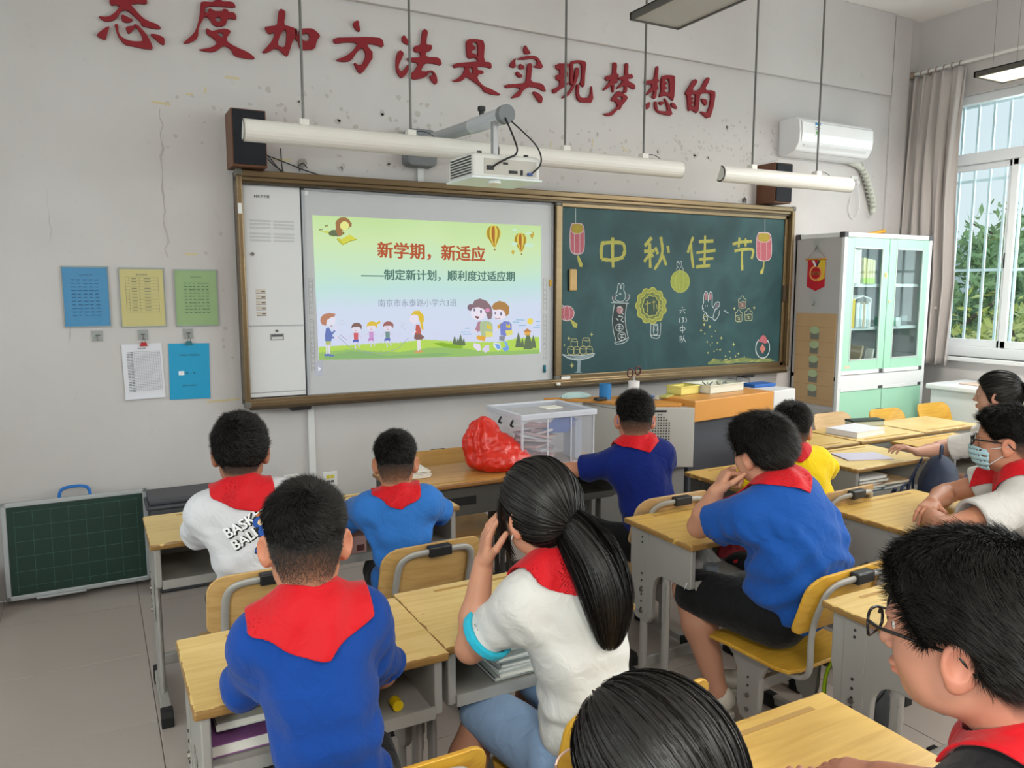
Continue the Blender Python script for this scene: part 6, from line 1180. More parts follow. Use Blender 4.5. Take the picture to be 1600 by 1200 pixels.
desk(2.205, -2.585, 'honey desk under the folded arms of the masked boy', 'honey')
desk(1.40, -3.265, 'desk beside the glasses of the boy in black, clear top', 'pale')
desk(2.11, -1.84, 'desk before the boy in yellow, next to the lectern', 'honey', dark=True)
desk(2.905, -1.815, 'desk with a lilac booklet on top and a drawer full of books', 'pale')
desk(2.92, -1.36, 'turned desk left of the one with the thick book', 'pale', PI); desk(3.535, -1.355, 'turned desk carrying the thick book and the pencil case', 'pale', PI); desk(4.15, -1.34, 'turned desk nearest the white chest, empty top', 'pale', PI)
desk(3.70, -1.82, 'desk under the hands of the girl by the window', 'honey'); desk(3.02, -2.57, 'desk corner behind the masked boy with the pale satchel below', 'honey')
chair(-.27, -1.86, 0, 'wooden chair under the boy in the printed white shirt', 'pale'); chair(.275, -1.87, .03, 'wooden chair with chipped steel loop behind the small light-blue boy', 'pale')
chair(-.27, -3.02, 0, 'yellow chair under the nearest blue-shirted boy', 'yellow'); chair(.31, -3.02, -.04, 'yellow chair under the girl with the ponytail', 'yellow')
chair(1.335, -2.72, .05, 'yellow chair carrying the big blue-shirted boy', 'yellow'); chair(1.36, -1.86, 0, 'wooden chair behind the navy-shirted boy', 'tan', z=.40); chair(2.06, -2.13, .06, 'wooden chair behind the boy in yellow', 'tan', z=.40); chair(2.76, -2.30, 0, 'chair holding the navy school bags before the lilac-booklet desk', 'tan')
chair(.905, -.98, PI, 'wooden chair pushed in behind the red plastic bag desk', 'olive'); 
chair(3.80, -1.12, PI, 'tan chair facing the class behind the thick book', 'tan'); chair(4.30, -1.18, PI, 'yellow chair facing the class in front of the green cabinet', 'yellow'); chair(4.87, -1.16, PI, 'pale yellow chair facing the class beside the white chest', 'yellow')
chair(2.50, -3.00, .45, 'wooden chair under the masked boy', 'pale', z=.40); chair(3.50, -2.36, .3, 'wooden chair under the girl with the high ponytail', 'pale', z=.38); chair(-.22, -4.10, 0, 'yellow chair under the person whose dark head is at the bottom', 'yellow', z=.36); chair(.40, -4.13, .1, 'yellow chair under the boy in black', 'yellow', z=.37)
# ================================================================ people: implicit surfaces meshed with surface nets
f32 = np.float32
class Field:
    def __init__(s, lo, hi, res):
        s.lo = np.array(lo, float); s.res = res; s.n = np.maximum(4, np.ceil((np.array(hi)-s.lo)/res).astype(int)+1)
        s.ax = [(s.lo[i]+res*np.arange(s.n[i])).astype(f32) for i in range(3)]; s.D = np.full(s.n, .2, f32)
    def sub(s, lo, hi):
        sl = []
        for i in range(3):
            a = int(np.clip(math.floor((lo[i]-s.lo[i])/s.res), 0, s.n[i])); b = int(np.clip(math.ceil((hi[i]-s.lo[i])/s.res)+1, 0, s.n[i]))
            if b <= a: return None, None
            sl.append(slice(a, b))
        X, Y, Z = np.meshgrid(s.ax[0][sl[0]], s.ax[1][sl[1]], s.ax[2][sl[2]], indexing='ij', copy=False)
        return tuple(sl), np.stack([X, Y, Z], -1)
    def full(s): return s.sub(s.lo-1, s.lo+s.n*s.res+1)[1]
    def add(s, fn, lo, hi, k=.01, m=.03):
        sl, P = s.sub(np.minimum(lo, hi)-m-k, np.maximum(lo, hi)+m+k)
        if sl is None: return s
        d = fn(P).astype(f32); a = s.D[sl]; h = np.maximum(k-np.abs(a-d), 0)/k; s.D[sl] = np.minimum(a, d)-h*h*k*.25; return s
    def cut(s, fn, lo, hi, k=.004, m=.01):
        sl, P = s.sub(np.minimum(lo, hi)-m-k, np.maximum(lo, hi)+m+k)
        if sl is None: return s
        d = -fn(P).astype(f32); a = s.D[sl]; h = np.maximum(k-np.abs(a-d), 0)/k; s.D[sl] = np.maximum(a, d)+h*h*k*.25; return s
    def cap(s, a, b, ra, rb=None, k=.01):
        rb = ra if rb is None else rb; a = np.array(a, f32); b = np.array(b, f32); r = max(ra, rb)
        return s.add(lambda P: capf(P, a, b, ra, rb), np.minimum(a, b)-r, np.maximum(a, b)+r, k)
    def ell(s, c, r, R=None, k=.01):
        c = np.array(c, f32); q = max(r); return s.add(lambda P: ellf(P, c, r, R), c-q, c+q, k)
    def mesh(s):
        D = s.D; n = D.shape; S = D < 0
        cnt = np.zeros((n[0]-1, n[1]-1, n[2]-1), f32); acc = [np.zeros_like(cnt) for _ in range(3)]
        for ax in range(3):
            o = [q for q in range(3) if q != ax]
            for u in (0, 1):
                for v in (0, 1):
                    a = [None]*3; b = [None]*3; a[ax] = slice(0, -1); b[ax] = slice(1, None)
                    for q, t in ((o[0], u), (o[1], v)): a[q] = b[q] = slice(t, n[q]-1+t)
                    A, B = D[tuple(a)], D[tuple(b)]; c = (S[tuple(a)] != S[tuple(b)]); t_ = np.where(c, A/np.where(c, A-B, 1), 0)
                    cnt += c; acc[ax] += t_; acc[o[0]] += c*u; acc[o[1]] += c*v
        I = np.argwhere(cnt > 0); idx = -np.ones(cnt.shape, int); k_ = tuple(I.T); idx[k_] = np.arange(len(I)); c = cnt[k_]
        V = np.stack([(I[:, q]+acc[q][k_]/c)*s.res+s.lo[q] for q in range(3)], 1); F = []
        for ax in range(3):
            o = [(ax+1) % 3, (ax+2) % 3]; a = [slice(1, -1)]*3; b = [slice(1, -1)]*3; a[ax] = slice(0, -1); b[ax] = slice(1, None)
            A, B = S[tuple(a)], S[tuple(b)]; E_ = np.argwhere(A != B); fl = A[tuple(E_.T)]
            E_ = E_+1; E_[:, ax] -= 1; q = []
            for du, dv in ((-1, -1), (0, -1), (0, 0), (-1, 0)):
                J = E_.copy(); J[:, o[0]] += du; J[:, o[1]] += dv; q.append(idx[tuple(J.T)])
            Q = np.stack(q, 1); Q[~fl] = Q[~fl][:, ::-1]; F.append(Q)
        F = np.concatenate(F); F = F[(F >= 0).all(1)]; return V, F
def capf(P, a, b, ra, rb):
    ba = b-a; L = float(ba@ba)+1e-9; pa = P-a; h = np.clip((pa@ba)/L, 0, 1); d = pa-h[..., None]*ba; return np.sqrt((d*d).sum(-1))-(ra+(rb-ra)*h)
def ellf(P, c, r, R=None):
    q = P-c
    if R is not None: q = q@np.asarray(R, f32)
    r = np.array(r, f32); a = np.sqrt(((q/r)**2).sum(-1)); b = np.sqrt(((q/(r*r))**2).sum(-1))+1e-6; return a*(a-1)/b
def smin(a, b, k): h = np.maximum(k-np.abs(a-b), 0)/k; return np.minimum(a, b)-h*h*k*.25
def smax(a, b, k): return -smin(-a, -b, k)
def nz(P, f, s=0):
    x, y, z = P[..., 0]*f+s, P[..., 1]*f+1.7*s, P[..., 2]*f+.6*s
    return (np.sin(x+1.3*np.sin(y*.9+s))+np.sin(y*1.1+1.2*np.sin(z*1.2))+np.sin(z*1.07+1.4*np.sin(x*.8+2)))/3
def mk(name, V, F, m, parent, smooth=True, base=None, col=None):
    V = np.asarray(V, float)
    if base is not None: V = V-np.array(base)
    F = np.asarray(F); k = F.shape[1]; me = bpy.data.meshes.new(name); me.vertices.add(len(V)); me.vertices.foreach_set('co', V.ravel()); me.loops.add(F.size); me.loops.foreach_set('vertex_index', F.ravel())
    me.polygons.add(len(F)); me.polygons.foreach_set('loop_start', np.arange(len(F))*k); me.polygons.foreach_set('loop_total', np.full(len(F), k)); me.polygons.foreach_set('use_smooth', np.full(len(F), smooth))
    me.update(calc_edges=True); me.materials.append(m)
    if col is not None:
        at = me.color_attributes.new('Col', 'FLOAT_COLOR', 'POINT'); c = np.ones((len(V), 4), f32); c[:, :3] = col; at.data.foreach_set('color', c.ravel())
    o = bpy.data.objects.new(name, me); C.objects.link(o); o.parent = parent; return o
def colmat(name, rough=.5, sss=0, bump=0, spec=.4):
    m = mat(name, '#ffffff', rough, spec=spec, sss=sss); n, l, b = nodes_of(m); a = n.new('ShaderNodeVertexColor'); a.layer_name = 'Col'; l.new(a.outputs['Color'], b.inputs['Base Color']); return m
SKIN = colmat('skin', .48, .12)
HAIRB = mat('hair_base', '#0b0908', .95, spec=.05)
HAIR = mat('black_hair', '#191614', .55, spec=.45)
HAIR2 = mat('black_hair_long', '#15110f', .42, spec=.55)
def clothmat(name, col, rough=.85):
    new = name not in _m; m = mat(name, col, rough, bump=.28, bscale=17, var=.05, scale=7, sheen=.1, spec=.2)
    if new:
        for q in m.node_tree.nodes:
            if q.type == 'TEX_NOISE' and q.inputs['Scale'].default_value == 17: q.inputs['Distortion'].default_value = 1.4; q.inputs['Detail'].default_value = 2.5
            if q.type == 'BUMP': q.inputs['Distance'].default_value = .022
    return m
def frame(yaw, pitch=0, roll=0):
    """columns right, forward, up; yaw clockwise from +y, pitch down, roll to the right"""
    cy, sy, cp, sp = math.cos(yaw), math.sin(yaw), math.cos(pitch), math.sin(pitch)
    f = np.array([sy*cp, cy*cp, -sp]); r = np.array([cy, -sy, 0]); u = np.cross(r, f)
    cr, sr = math.cos(roll), math.sin(roll); return np.stack([r*cr-u*sr, f, u*cr+r*sr], 1)
def hairline(y): return np.interp(y, [-.10, -.06, -.035, -.012, .012, .03, .05, .075, .09], [-.092, -.085, -.05, -.012, -.008, -.022, .012, .046, .05])
def hairline_long(y): return np.interp(y, [-.10, -.06, -.035, -.0, .022, .04, .06, .08, .09], [-.10, -.10, -.085, -.06, -.052, -.01, .02, .040, .045])
def cran(q, s):
    d = ellf(q, np.array([0, -.006, .010])*s, np.array([.073, .091, .084])*s); e = ellf(q, np.array([0, -.040, -.028])*s, np.array([.060, .052, .054])*s)
    return smin(d, e, .03*s)
def ribbons(roots, paths, w, up):
    """roots (N,K,3) paths -> tapered ribbons"""
    N, K = paths.shape[:2]; T = np.gradient(paths, axis=1); sd = np.cross(T, up); sd /= np.linalg.norm(sd, axis=2)[..., None]+1e-9
    up = up/(np.linalg.norm(up, axis=2)[..., None]+1e-9); up = up+np.random.RandomState(N).randn(N, 1, 3)*.36; sd = np.cross(T, up); sd /= np.linalg.norm(sd, axis=2)[..., None]+1e-9
    wk = (w*(1-np.linspace(0, 1, K)**1.6*.85))[None, :, None]*np.ones((N, 1, 1)); A = paths-sd*wk/2; B = paths+sd*wk/2
    V = np.stack([A, B], 2).reshape(-1, 3); b = (np.arange(N)*K*2)[:, None]+(np.arange(K-1)*2)[None]; F = np.stack([b, b+1, b+3, b+2], -1).reshape(-1, 4); return V, F
def head(o, base, H, R, s, Nb, style, skin, res, nstr, T, whorl=(.01, -.06, .8), fade=True, tie=None, tail=None, seed=1, hairm=None, earout=.45, sw=.0009, mouth=True):
    rn = np.random.RandomState(seed); H = np.array(H, float); W = lambda p: H+R@(np.array(p)*s); ex = .16*s
    Fd = Field(np.minimum(H-ex, np.array(Nb)-.07), np.maximum(H+ex, np.array(Nb)+.05), res)
    def L(P): return ((P-H.astype(f32))@R.astype(f32))
    lo, hi = H-.14*s, H+.14*s
    Fd.add(lambda P: cran(L(P), s), lo, hi, .01)
    def E(c, r, k=.02, Rl=None): RR = R if Rl is None else R@Rl; Fd.ell(W(c), [x*s for x in r], RR, k*s)
    E((0, .022, -.040), (.060, .066, .080), .03); E((0, .046, -.098), (.030, .030, .026), .035)
    for sg in (-1, 1):
        E((sg*.034, .046, -.052), (.028, .030, .030), .02); E((sg*.046, .015, -.085), (.018, .030, .022), .03); E((sg*.030, .080, .0), (.022, .010, .006), .012)
    E((0, .084, -.012), (.012, .012, .016), .012); Fd.cap(W((0, .088, -.022)), W((0, .100, -.050)), .007*s, .0115*s, .012*s)
    for sg in (-1, 1): E((sg*.012, .090, -.054), (.008, .009, .006), .006)
    E((0, .086, -.079), (.020, .012, .0055), .006); E((0, .084, -.089), (.017, .012, .0065), .005)
    for sg in (-1, 1):
        Fd.cut(lambda P, sg=sg: ellf(P, W((sg*.031, .096, -.017)).astype(f32), [.017*s, .014*s, .009*s], R), W((sg*.031, .09, -.018))-.02, W((sg*.031, .09, -.018))+.02, .010*s)
    # ears: rim, lobe, hollow
    for sg in (-1, 1):
        a = -sg*earout; Re = np.array([[math.cos(a), -math.sin(a), 0], [math.sin(a), math.cos(a), 0], [0, 0, 1]]); c = np.array([sg*.080, -.012, -.032])
        E(c, (.0085, .021, .032), .008, Re); E(c+np.array([-sg*.003, .006, -.026]), (.008, .011, .011), .006, Re)
        Fd.cut(lambda P, c=c, Re=Re, sg=sg: ellf(P, W(c+Re@np.array([sg*.008, .003, .003])).astype(f32), [.0075*s, .012*s, .019*s], R@Re), W(c)-.03, W(c)+.03, .004*s)
    nk = W((0, -.022, -.070)); Fd.cap(nk, Nb, .050*s, .054*s, .03*s); Fd.cap(W((0, -.045, -.045)), np.array(Nb)-R[:, 1]*.018, .038*s, .045*s, .03)
    V, F = Fd.mesh(); q = (V-H)@R/s; sk = np.array(lin(skin)[:3]); col = np.tile(sk, (len(V), 1))
    ear = np.clip((np.abs(q[:, 0])-.070)/.012, 0, 1)*(q[:, 2] < .01)*(q[:, 2] > -.075); col = col*(1-ear[:, None]*.22)+ear[:, None]*.22*sk*np.array([1.25, .62, .55])
    lip = np.exp(-((q[:, 0]/.019)**2+((q[:, 2]+.084)/.009)**2)**2)*(q[:, 1] > .07); col = col*(1-lip[:, None]*.7)+lip[:, None]*.7*sk*np.array([.95, .45, .42])
    hl = hairline_long if tail or style == 'long' else hairline
    inn = np.clip((q[:, 2]-hl(q[:, 1])+.010)/.022, 0, 1); inn *= np.where((np.abs(q[:, 0]) > .071) & (q[:, 2] < .002) & (q[:, 1] > -.035), 0, 1); st = inn*(.93 if style != 'fade' else np.interp(q[:, 2], [-.10, -.07, -.045, -.02, 0], [.25, .50, .74, .90, .97]))
    n1 = nz(V, 900)*.08+nz(V, 300, 2)*.06; st = np.clip(st+st*n1, 0, 1); col = col*(1-st[:, None])+st[:, None]*np.array(lin('#1f1b19')[:3])
    eb = np.exp(-(((np.abs(q[:, 0])-.031)/.018)**2+((q[:, 2]-.003-.03*np.abs(np.abs(q[:, 0])-.02)*-1)/.0035)**2)**2)*(q[:, 1] > .06); col = col*(1-eb[:, None]*.8)+eb[:, None]*.8*np.array(lin('#1e1815')[:3])
    body = (V, F, col); fz = V[(inn > .45) & (q[:, 2] < .012)]; fq = (fz-H)
    # eyes
    em = MB().use(mat('eye_white', '#d9d4cf', .2))
    for sg in (-1, 1):
        c = W((sg*.031, .0735, -.018)); em.use(mat('eye_white', '#d9d4cf')).sphere(tuple(c-base), .0098*s, nu=12, nv=8); em.use(mat('eye_dark', '#1a120d', .1)).sphere(tuple(W((sg*.031, .0790, -.018))-base), .0052*s, nu=10, nv=6)
    em.build('eyes', None, o, smooth=True)
    # hair cap
    hr = max(res, .0026); ex = .135*s; Fh = Field(H-ex, H+ex, hr); P = Fh.full(); ql = L(P)/s
    z, y, x = ql[..., 2], ql[..., 1], ql[..., 0]
    if style == 'fade': th = np.interp(z, [-.09, -.035, -.012, .015, .07], [-.004, -.003, .0006, T*.6, T])
    elif style == 'crop': th = np.interp(z, [-.09, -.05, -.02, .03], [.001, T*.55, T*.9, T])
    else: th = np.full_like(z, T)+.004*np.clip(-z/.05, 0, 1)
    nk_ = .25 if tie is not None else 1.
    th = th+(nz(ql, 130, seed)*.0025*np.clip(th/.01, 0, 1)+nz(ql, 60, seed+3)*.002)*nk_
    front = np.clip((y-.03)/.04, 0, 1)
    if style == 'crop' or style == 'fade': th = th+front*.004
    D = cran(ql*s, s)-th*s; reg = (hl(y)-z)*.8*s+nz(ql, 240, seed)*.0015
    D = smax(D, reg.astype(f32), .008)
    # keep ears free
    if not tail and style != 'long':
        for sg in (-1, 1): D = smax(D, -(ellf(ql, np.array([sg*.082, -.006, -.030], f32), [.022, .022, .032])*s), .006)
    Fh.D = D.astype(f32); Vh, Fq = Fh.mesh()
    hm = hairm or HAIR; ho = mk('hair', Vh, Fq, HAIRB, o, base=base)
    # strands
    qv = Vh[Fq]; cen = qv.mean(1); nn = np.cross(qv[:, 2]-qv[:, 0], qv[:, 3]-qv[:, 1]); ar = np.linalg.norm(nn, axis=1)+1e-12; nn /= ar[:, None]
    out = ((cen-H)*nn).sum(1); ok = out > 0; pr = ar*ok; pr /= pr.sum()
    idx = rn.choice(len(cen), nstr, p=pr); u_ = rn.rand(nstr, 2); Q = qv[idx]; root = (Q[:, 0]*(1-u_[:, :1])+Q[:, 1]*u_[:, :1])*(1-u_[:, 1:])+(Q[:, 3]*(1-u_[:, :1])+Q[:, 2]*u_[:, :1])*u_[:, 1:]
    N_ = nn[idx]; ql = (root-H)@R/s; wd = np.array(whorl)*.1; wv = np.array(whorl)/np.linalg.norm(whorl)
    if tie is None:
        dirl = ql/np.linalg.norm(ql, axis=1)[:, None]; away = dirl-(dirl@wv)[:, None]*wv; away /= np.linalg.norm(away, axis=1)[:, None]+1e-6; sw_ = np.cross(wv, away)
        tl = away*.8+sw_*.55; tl[:, 2] -= .25*np.clip(-ql[:, 2]/.04, 0, 1); tw = (tl@R.T); tw -= (tw*N_).sum(1)[:, None]*N_; tw /= np.linalg.norm(tw, axis=1)[:, None]+1e-6
        Lz = np.interp(ql[:, 2], [-.09, -.04, .01, .05], [.003, .005, T*.8, T*1.25] if style == 'fade' else [T*.6, T*.8, T, T*1.1])*s*(.6+.7*rn.rand(nstr))
        K = 4; t = np.linspace(0, 1, K)[None, :, None]; a = .75 if style != 'crop' else .55
        pth = root[:, None]-N_[:, None]*.002+Lz[:, None, None]*(N_[:, None]*t*a*(1-.25*t)+tw[:, None]*(t*.45+t*t*.45))+rn.randn(nstr, 1, 3)*t*Lz[:, None, None]*.12
    else:
        tl = np.array(tie, float); K = 9; t = np.linspace(0, 1, K)[None, :, None]; tdir = tl/np.linalg.norm(tl); rd = ql/np.linalg.norm(ql, axis=1)[:, None]
        om = np.arccos(np.clip(rd@tdir, -.98, .98))[:, None, None]; fr = (.35+.6*rn.rand(nstr))[:, None, None]; tt = t*fr
        dd = (np.sin((1-tt)*om)*rd[:, None]+np.sin(tt*om)*tdir)/np.sin(om); dd /= np.linalg.norm(dd, axis=2)[..., None]
        pa_ = np.cross(tdir, [.3, .2, 1.]); pa_ /= np.linalg.norm(pa_); pb_ = np.cross(tdir, pa_); phi = np.arctan2(rd@pb_, rd@pa_)+.5*np.arccos(np.clip(rd@tdir, -1, 1))*0
        # radius of cap along direction: march
        rad = np.full(dd.shape[:2], .13)
        for _ in range(7): pl = dd*rad[..., None]; rad = rad-.9*(cran(pl.astype(f32), 1.)-(T+.004*np.clip(-pl[..., 2]/.05, 0, 1)))
        pl = dd*(rad+.0012+.0035*rn.rand(nstr)[:, None]+(.0013*np.sin(31*phi)+.0010*np.sin(73*phi+2)+.0010*np.sin(11*phi))[:, None])[..., None]; ok = pl[..., 2] > hl(pl[..., 1])-.010; pth = H+(pl@R.T)*s; pth = pth[ok.all(1)]
    if style == 'fade' and len(fz):
        ii = rn.choice(len(fz), nstr//2); n0_ = fq[ii]/np.linalg.norm(fq[ii], axis=1)[:, None]; dn = n0_*.55+np.array([0, 0, -.8])+rn.randn(len(ii), 3)*.2; r0 = fz[ii]+rn.randn(len(ii), 3)*.0015; lz = np.interp(((fq[ii]@R)/s)[:, 2], [-.09, -.03, .01], [.0022, .004, .008])*s
        p2 = r0[:, None]+dn[:, None]*lz[:, None, None]*np.linspace(0, 1, pth.shape[1])[None, :, None]; V3, F3 = ribbons(None, p2, sw*.6, n0_[:, None]*np.ones((1, pth.shape[1], 1))); mk('hair_fade', V3, F3, hm, ho, base=base)['kind'] = 'stuff'
    up = N_[:len(pth), None]*np.ones((1, pth.shape[1], 1)) if tie is None else (pth-H); V2, F2 = ribbons(None, pth, sw, up)
    mk('hair_strands', V2, F2, hm, ho, base=base)['kind'] = 'stuff'
    return body, ho
def hairtail(o, base, pts, rad, n, m, seed=3, w=.0014, nrm=(0, -1, 0), band=True, flat=.5):
    """pony tail: flattened solid core plus long strands along a path"""
    rn = np.random.RandomState(seed); P = np.array([tuple(p) for p in chaikin3(pts, 2)]); t = np.linspace(0, 1, len(P)); r = np.interp(t, np.linspace(0, 1, len(rad)), rad)
    T = np.gradient(P, axis=0); T /= np.linalg.norm(T, axis=1)[:, None]; n0 = np.array(nrm, float); a = np.cross(T, n0); a /= np.linalg.norm(a, axis=1)[:, None]; b = np.cross(T, a)
    Fd = Field(P.min(0)-.08, P.max(0)+.08, .004)
    for i in range(len(P)-1):
        if t[i] < .80:
            for o_ in (-.42, 0, .42): Fd.cap(P[i]+a[i]*r[i]*o_, P[i+1]+a[i+1]*r[i+1]*o_, r[i]*flat*.72, r[i+1]*flat*.72, .010)
    Q = Fd.full(); Fd.D = (Fd.D+nz(Q, 190, seed)*.0016).astype(f32); V, F = Fd.mesh(); ho = mk('ponytail', V, F, HAIRB, o, base=base)
    ang = rn.rand(n)*2*PI; rr = .70+.45*rn.rand(n)**.7; end = np.clip(.62+.42*rn.rand(n), 0, 1); K = 12; pth = np.zeros((n, K, 3)); upv = np.zeros((n, K, 3)); da = rn.randn(n)*.35; lock = np.round(ang*4)/4
    for k in range(K):
        tk = k/(K-1)*end; i = tk*(len(P)-1); i0 = np.clip(i.astype(int), 0, len(P)-2); fr = (i-i0)[:, None]; c = P[i0]*(1-fr)+P[i0+1]*fr; rk = np.interp(tk, t, r)*(rr+.10*np.sin(6*tk+lock*5)); an = ang+da*tk
        off = a[i0]*np.cos(an)[:, None]+b[i0]*np.sin(an)[:, None]*flat; pth[:, k] = c+off*rk[:, None]; upv[:, k] = off
    V2, F2 = ribbons(None, pth, w, upv); mk('hair_strands', V2, F2, m, ho, base=base)['kind'] = 'stuff'
    if band:
        c = P[1]; MB().add([tuple(c+(a[1]*math.cos(u)+b[1]*math.sin(u))*(r[1]*.8+.004*math.cos(v))+T[1]*.006*math.sin(v)-base) for u in np.linspace(0, 2*PI, 16, False) for v in np.linspace(0, 2*PI, 6, False)], [(i*6+j, ((i+1) % 16)*6+j, ((i+1) % 16)*6+(j+1) % 6, i*6+(j+1) % 6) for i in range(16) for j in range(6)]).build('hair_tie', mat('hair_band', '#1a1a1e', .6), o, smooth=True)
    return ho
def hand(Fd, wr, d, n, s=1., curl=(.5, .6, .4), side=1, spread=.10, thumb=(.6, .5)):
    """wr wrist, d pointing direction, n palm normal (towards palm); side=+1 right hand"""
    d = np.array(d, float); d /= np.linalg.norm(d); n = np.array(n, float); n -= (n@d)*d; n /= np.linalg.norm(n); l = np.cross(d, n)*side   # l points to the thumb side
    wr = np.array(wr, float); s = s*.9
    for k, off in enumerate((.026, .009, -.008, -.024)):
        b = wr+d*(.078-.004*abs(k-1.2))*s+l*off*s; Fd.cap(wr+d*.012*s+l*off*.75*s, b, .0125*s, .0105*s, .012*s)
        th = 0; p_ = b; Ls = [(.038, .025, .020), (.042, .028, .021), (.038, .026, .020), (.030, .020, .018)][k]; dd = d*math.cos(spread*(1.2-k)*.6)+l*math.sin(spread*(1.2-k)); 
        for j, Lj in enumerate(Ls):
            th += curl[j]*(1+.08*k); v = dd*math.cos(th)+n*math.sin(th); q = p_+v*Lj*s; Fd.cap(p_, q, (.0088-.0009*j)*s, (.0080-.0009*j)*s, .003*s); p_ = q
    b = wr+d*.022*s+l*.026*s+n*.006*s; v = d*.62+l*.72+n*thumb[0]*.4; v /= np.linalg.norm(v); q = b+v*.040*s; Fd.cap(wr+d*.01*s+l*.012*s, b, .013*s, .013*s, .012*s); Fd.cap(b, q, .0125*s, .0095*s, .010*s)
    v2 = d*.9+l*.15+n*thumb[1]; v2 /= np.linalg.norm(v2); q2 = q+v2*.030*s; Fd.cap(q, q2, .0095*s, .0085*s, .005*s); q3 = q2+v2*.020*s; Fd.cap(q2, q3, .0085*s, .0072*s, .003*s)
def arm(sh, el, wr, s, res, hd=None, side=1):
    sh, el, wr = map(lambda v: np.array(v, float), (sh, el, wr)); P = np.array([sh, el, wr]); Fd = Field(P.min(0)-.15*s-.02, P.max(0)+.15*s+.02, res)
    Fd.cap(sh, sh+(el-sh)*.5, .044*s, .040*s, .02); Fd.cap(sh+(el-sh)*.5, el, .040*s, .034*s, .02); m = el+(wr-el)*.35; Fd.cap(el, m, .034*s, .036*s, .02); Fd.cap(m, wr, .036*s, .024*s, .02)
    if hd is None:
        hd = dict(d=(wr-el), n=(0, 0, -1), curl=(.25, .35, .25))
    hand(Fd, wr, hd['d'], hd['n'], s*hd.get('s', 1), hd.get('curl', (.4, .5, .3)), hd.get('side', side), hd.get('spread', .1), hd.get('thumb', (.5, .4)))
    return Fd.mesh()
def person(cf):
    s = cf.get('s', 1.); H = np.array(cf['H'], float); hip = np.array(cf['hip'], float); ty = cf.get('ty', 0); res = cf.get('res', .0035); skin = cf.get('skin', '#c08d6f'); g = cf.get('g', 1.)
    R = frame(cf['hy'], cf.get('hp', 0), cf.get('hr', 0)); Nb = np.array(cf.get('Nb', H+R@np.array([0, -.030, -.146])*s), float)
    base = np.array([hip[0], hip[1], 0.]); o = thing('person', cf['label'], 'person', tuple(base)); up = Nb-hip; TL = np.linalg.norm(up); up /= TL
    f0 = np.array([math.sin(ty), math.cos(ty), 0]); r = np.cross(f0, up); r /= np.linalg.norm(r); fw = np.cross(up, r); RT = np.stack([r, fw, up], 1); w = cf.get('w', .125)*s
    bow = cf.get('bow', .03)
    def S(t): return hip+up*TL*t-fw*bow*math.sin(PI*min(1, t))
    sh = {}
    for sd in (-1, 1): sh[sd] = np.array(cf.get('shL' if sd < 0 else 'shR', Nb-up*.055*s+r*sd*w+fw*cf.get('shf', .0)), float)
    BD = []; 
    hb, ho = head(o, base, H, R, s, Nb, cf.get('style', 'fade'), skin, res, cf.get('n', 5000), cf.get('T', .018), cf.get('whorl', (.05, -.55, .85)), tie=cf.get('tie'), tail=cf.get('tail'), seed=cf.get('seed', 1), hairm=cf.get('hairm'), earout=cf.get('ear', .45), sw=cf.get('sw', .0009))
    BD.append(hb); sk = np.array(lin(skin)[:3])
    arms = {-1: (cf['elL'], cf['wrL'], cf.get('hdL')), 1: (cf['elR'], cf['wrR'], cf.get('hdR'))}
    for sd in (-1, 1):
        V, F = arm(sh[sd], arms[sd][0], arms[sd][1], s*cf.get('ag', 1.), cf.get('ares', .0065) if arms[sd][2] is None else cf.get('hres', .003), arms[sd][2], sd); c = np.tile(sk*np.array([1., .97, .95]), (len(V), 1)); BD.append((V, F, c))
    # legs (skin) and shorts
    kn = {-1: cf.get('knL'), 1: cf.get('knR')}; an = {-1: cf.get('anL'), 1: cf.get('anR')}
    bare = cf.get('bare', True); hw = .075*s*g; PF = Field(hip-np.array([.32, .3, .45]), hip+np.array([.32, .62, .2]), .010); hipf = hip+np.array([0, 0, .0]); 
    PF.ell(hip+up*.02, [.150*s*g, .115*s*g, .095*s], RT, .03)
    for sd in (-1, 1):
        hj = hip+r*sd*hw-np.array([0, 0, .01]); k_ = np.array(kn[sd] if kn[sd] is not None else hip+f0*.36+r*sd*.10+np.array([0, 0, .005])); a_ = np.array(an[sd] if an[sd] is not None else (k_[0]+f0[0]*.02, k_[1]+f0[1]*.02, .10)); kn[sd], an[sd] = k_, a_
        PF.cap(hj, hj+(k_-hj)*cf.get('plen', .82), .082*s*g, .070*s*g, .03)
        if cf.get('trousers'): PF.cap(hj+(k_-hj)*.8, k_, .070*s*g, .062*s*g, .03); PF.cap(k_, a_, .062*s*g, .050*s, .03)
        lp = np.minimum(k_, a_); Fl = Field(np.minimum(np.minimum(k_, a_), hj+(k_-hj)*.5)-.09, np.maximum(np.maximum(k_, a_), hj+(k_-hj)*.5)+.09, .010); Fl.cap(hj+(k_-hj)*.5, k_, .058*s*g*(.7 if cf.get('trousers') else 1), .052*s*g*(.7 if cf.get('trousers') else 1), .03); m = k_+(a_-k_)*.35; tq = .62 if cf.get('trousers') else 1.; Fl.cap(k_, m, .050*s*g*tq, .052*s*g*tq, .02); Fl.cap(m, a_, .052*s*g*tq, .032*s, .02); Fl.cap(a_, a_+np.array([0, 0, -.03]), .032*s, .03*s, .02)
        V, F = Fl.mesh(); BD.append((V, F, np.tile(sk*.95, (len(V), 1))))
    P = PF.full(); PF.D = (PF.D+nz(P, 34, 3)*.004+nz(P, 75, 1)*.0015).astype(f32); V, F = PF.mesh(); mk(cf.get('pname', 'shorts'), V, F, clothmat('cloth'+cf['pants'], cf['pants']), o, base=base)
    # one joined skin surface
    Vs, Fs, Cs = [], [], []; n0 = 0
    for V, F, c in BD: Vs.append(V); Fs.append(F+n0); Cs.append(c); n0 += len(V)
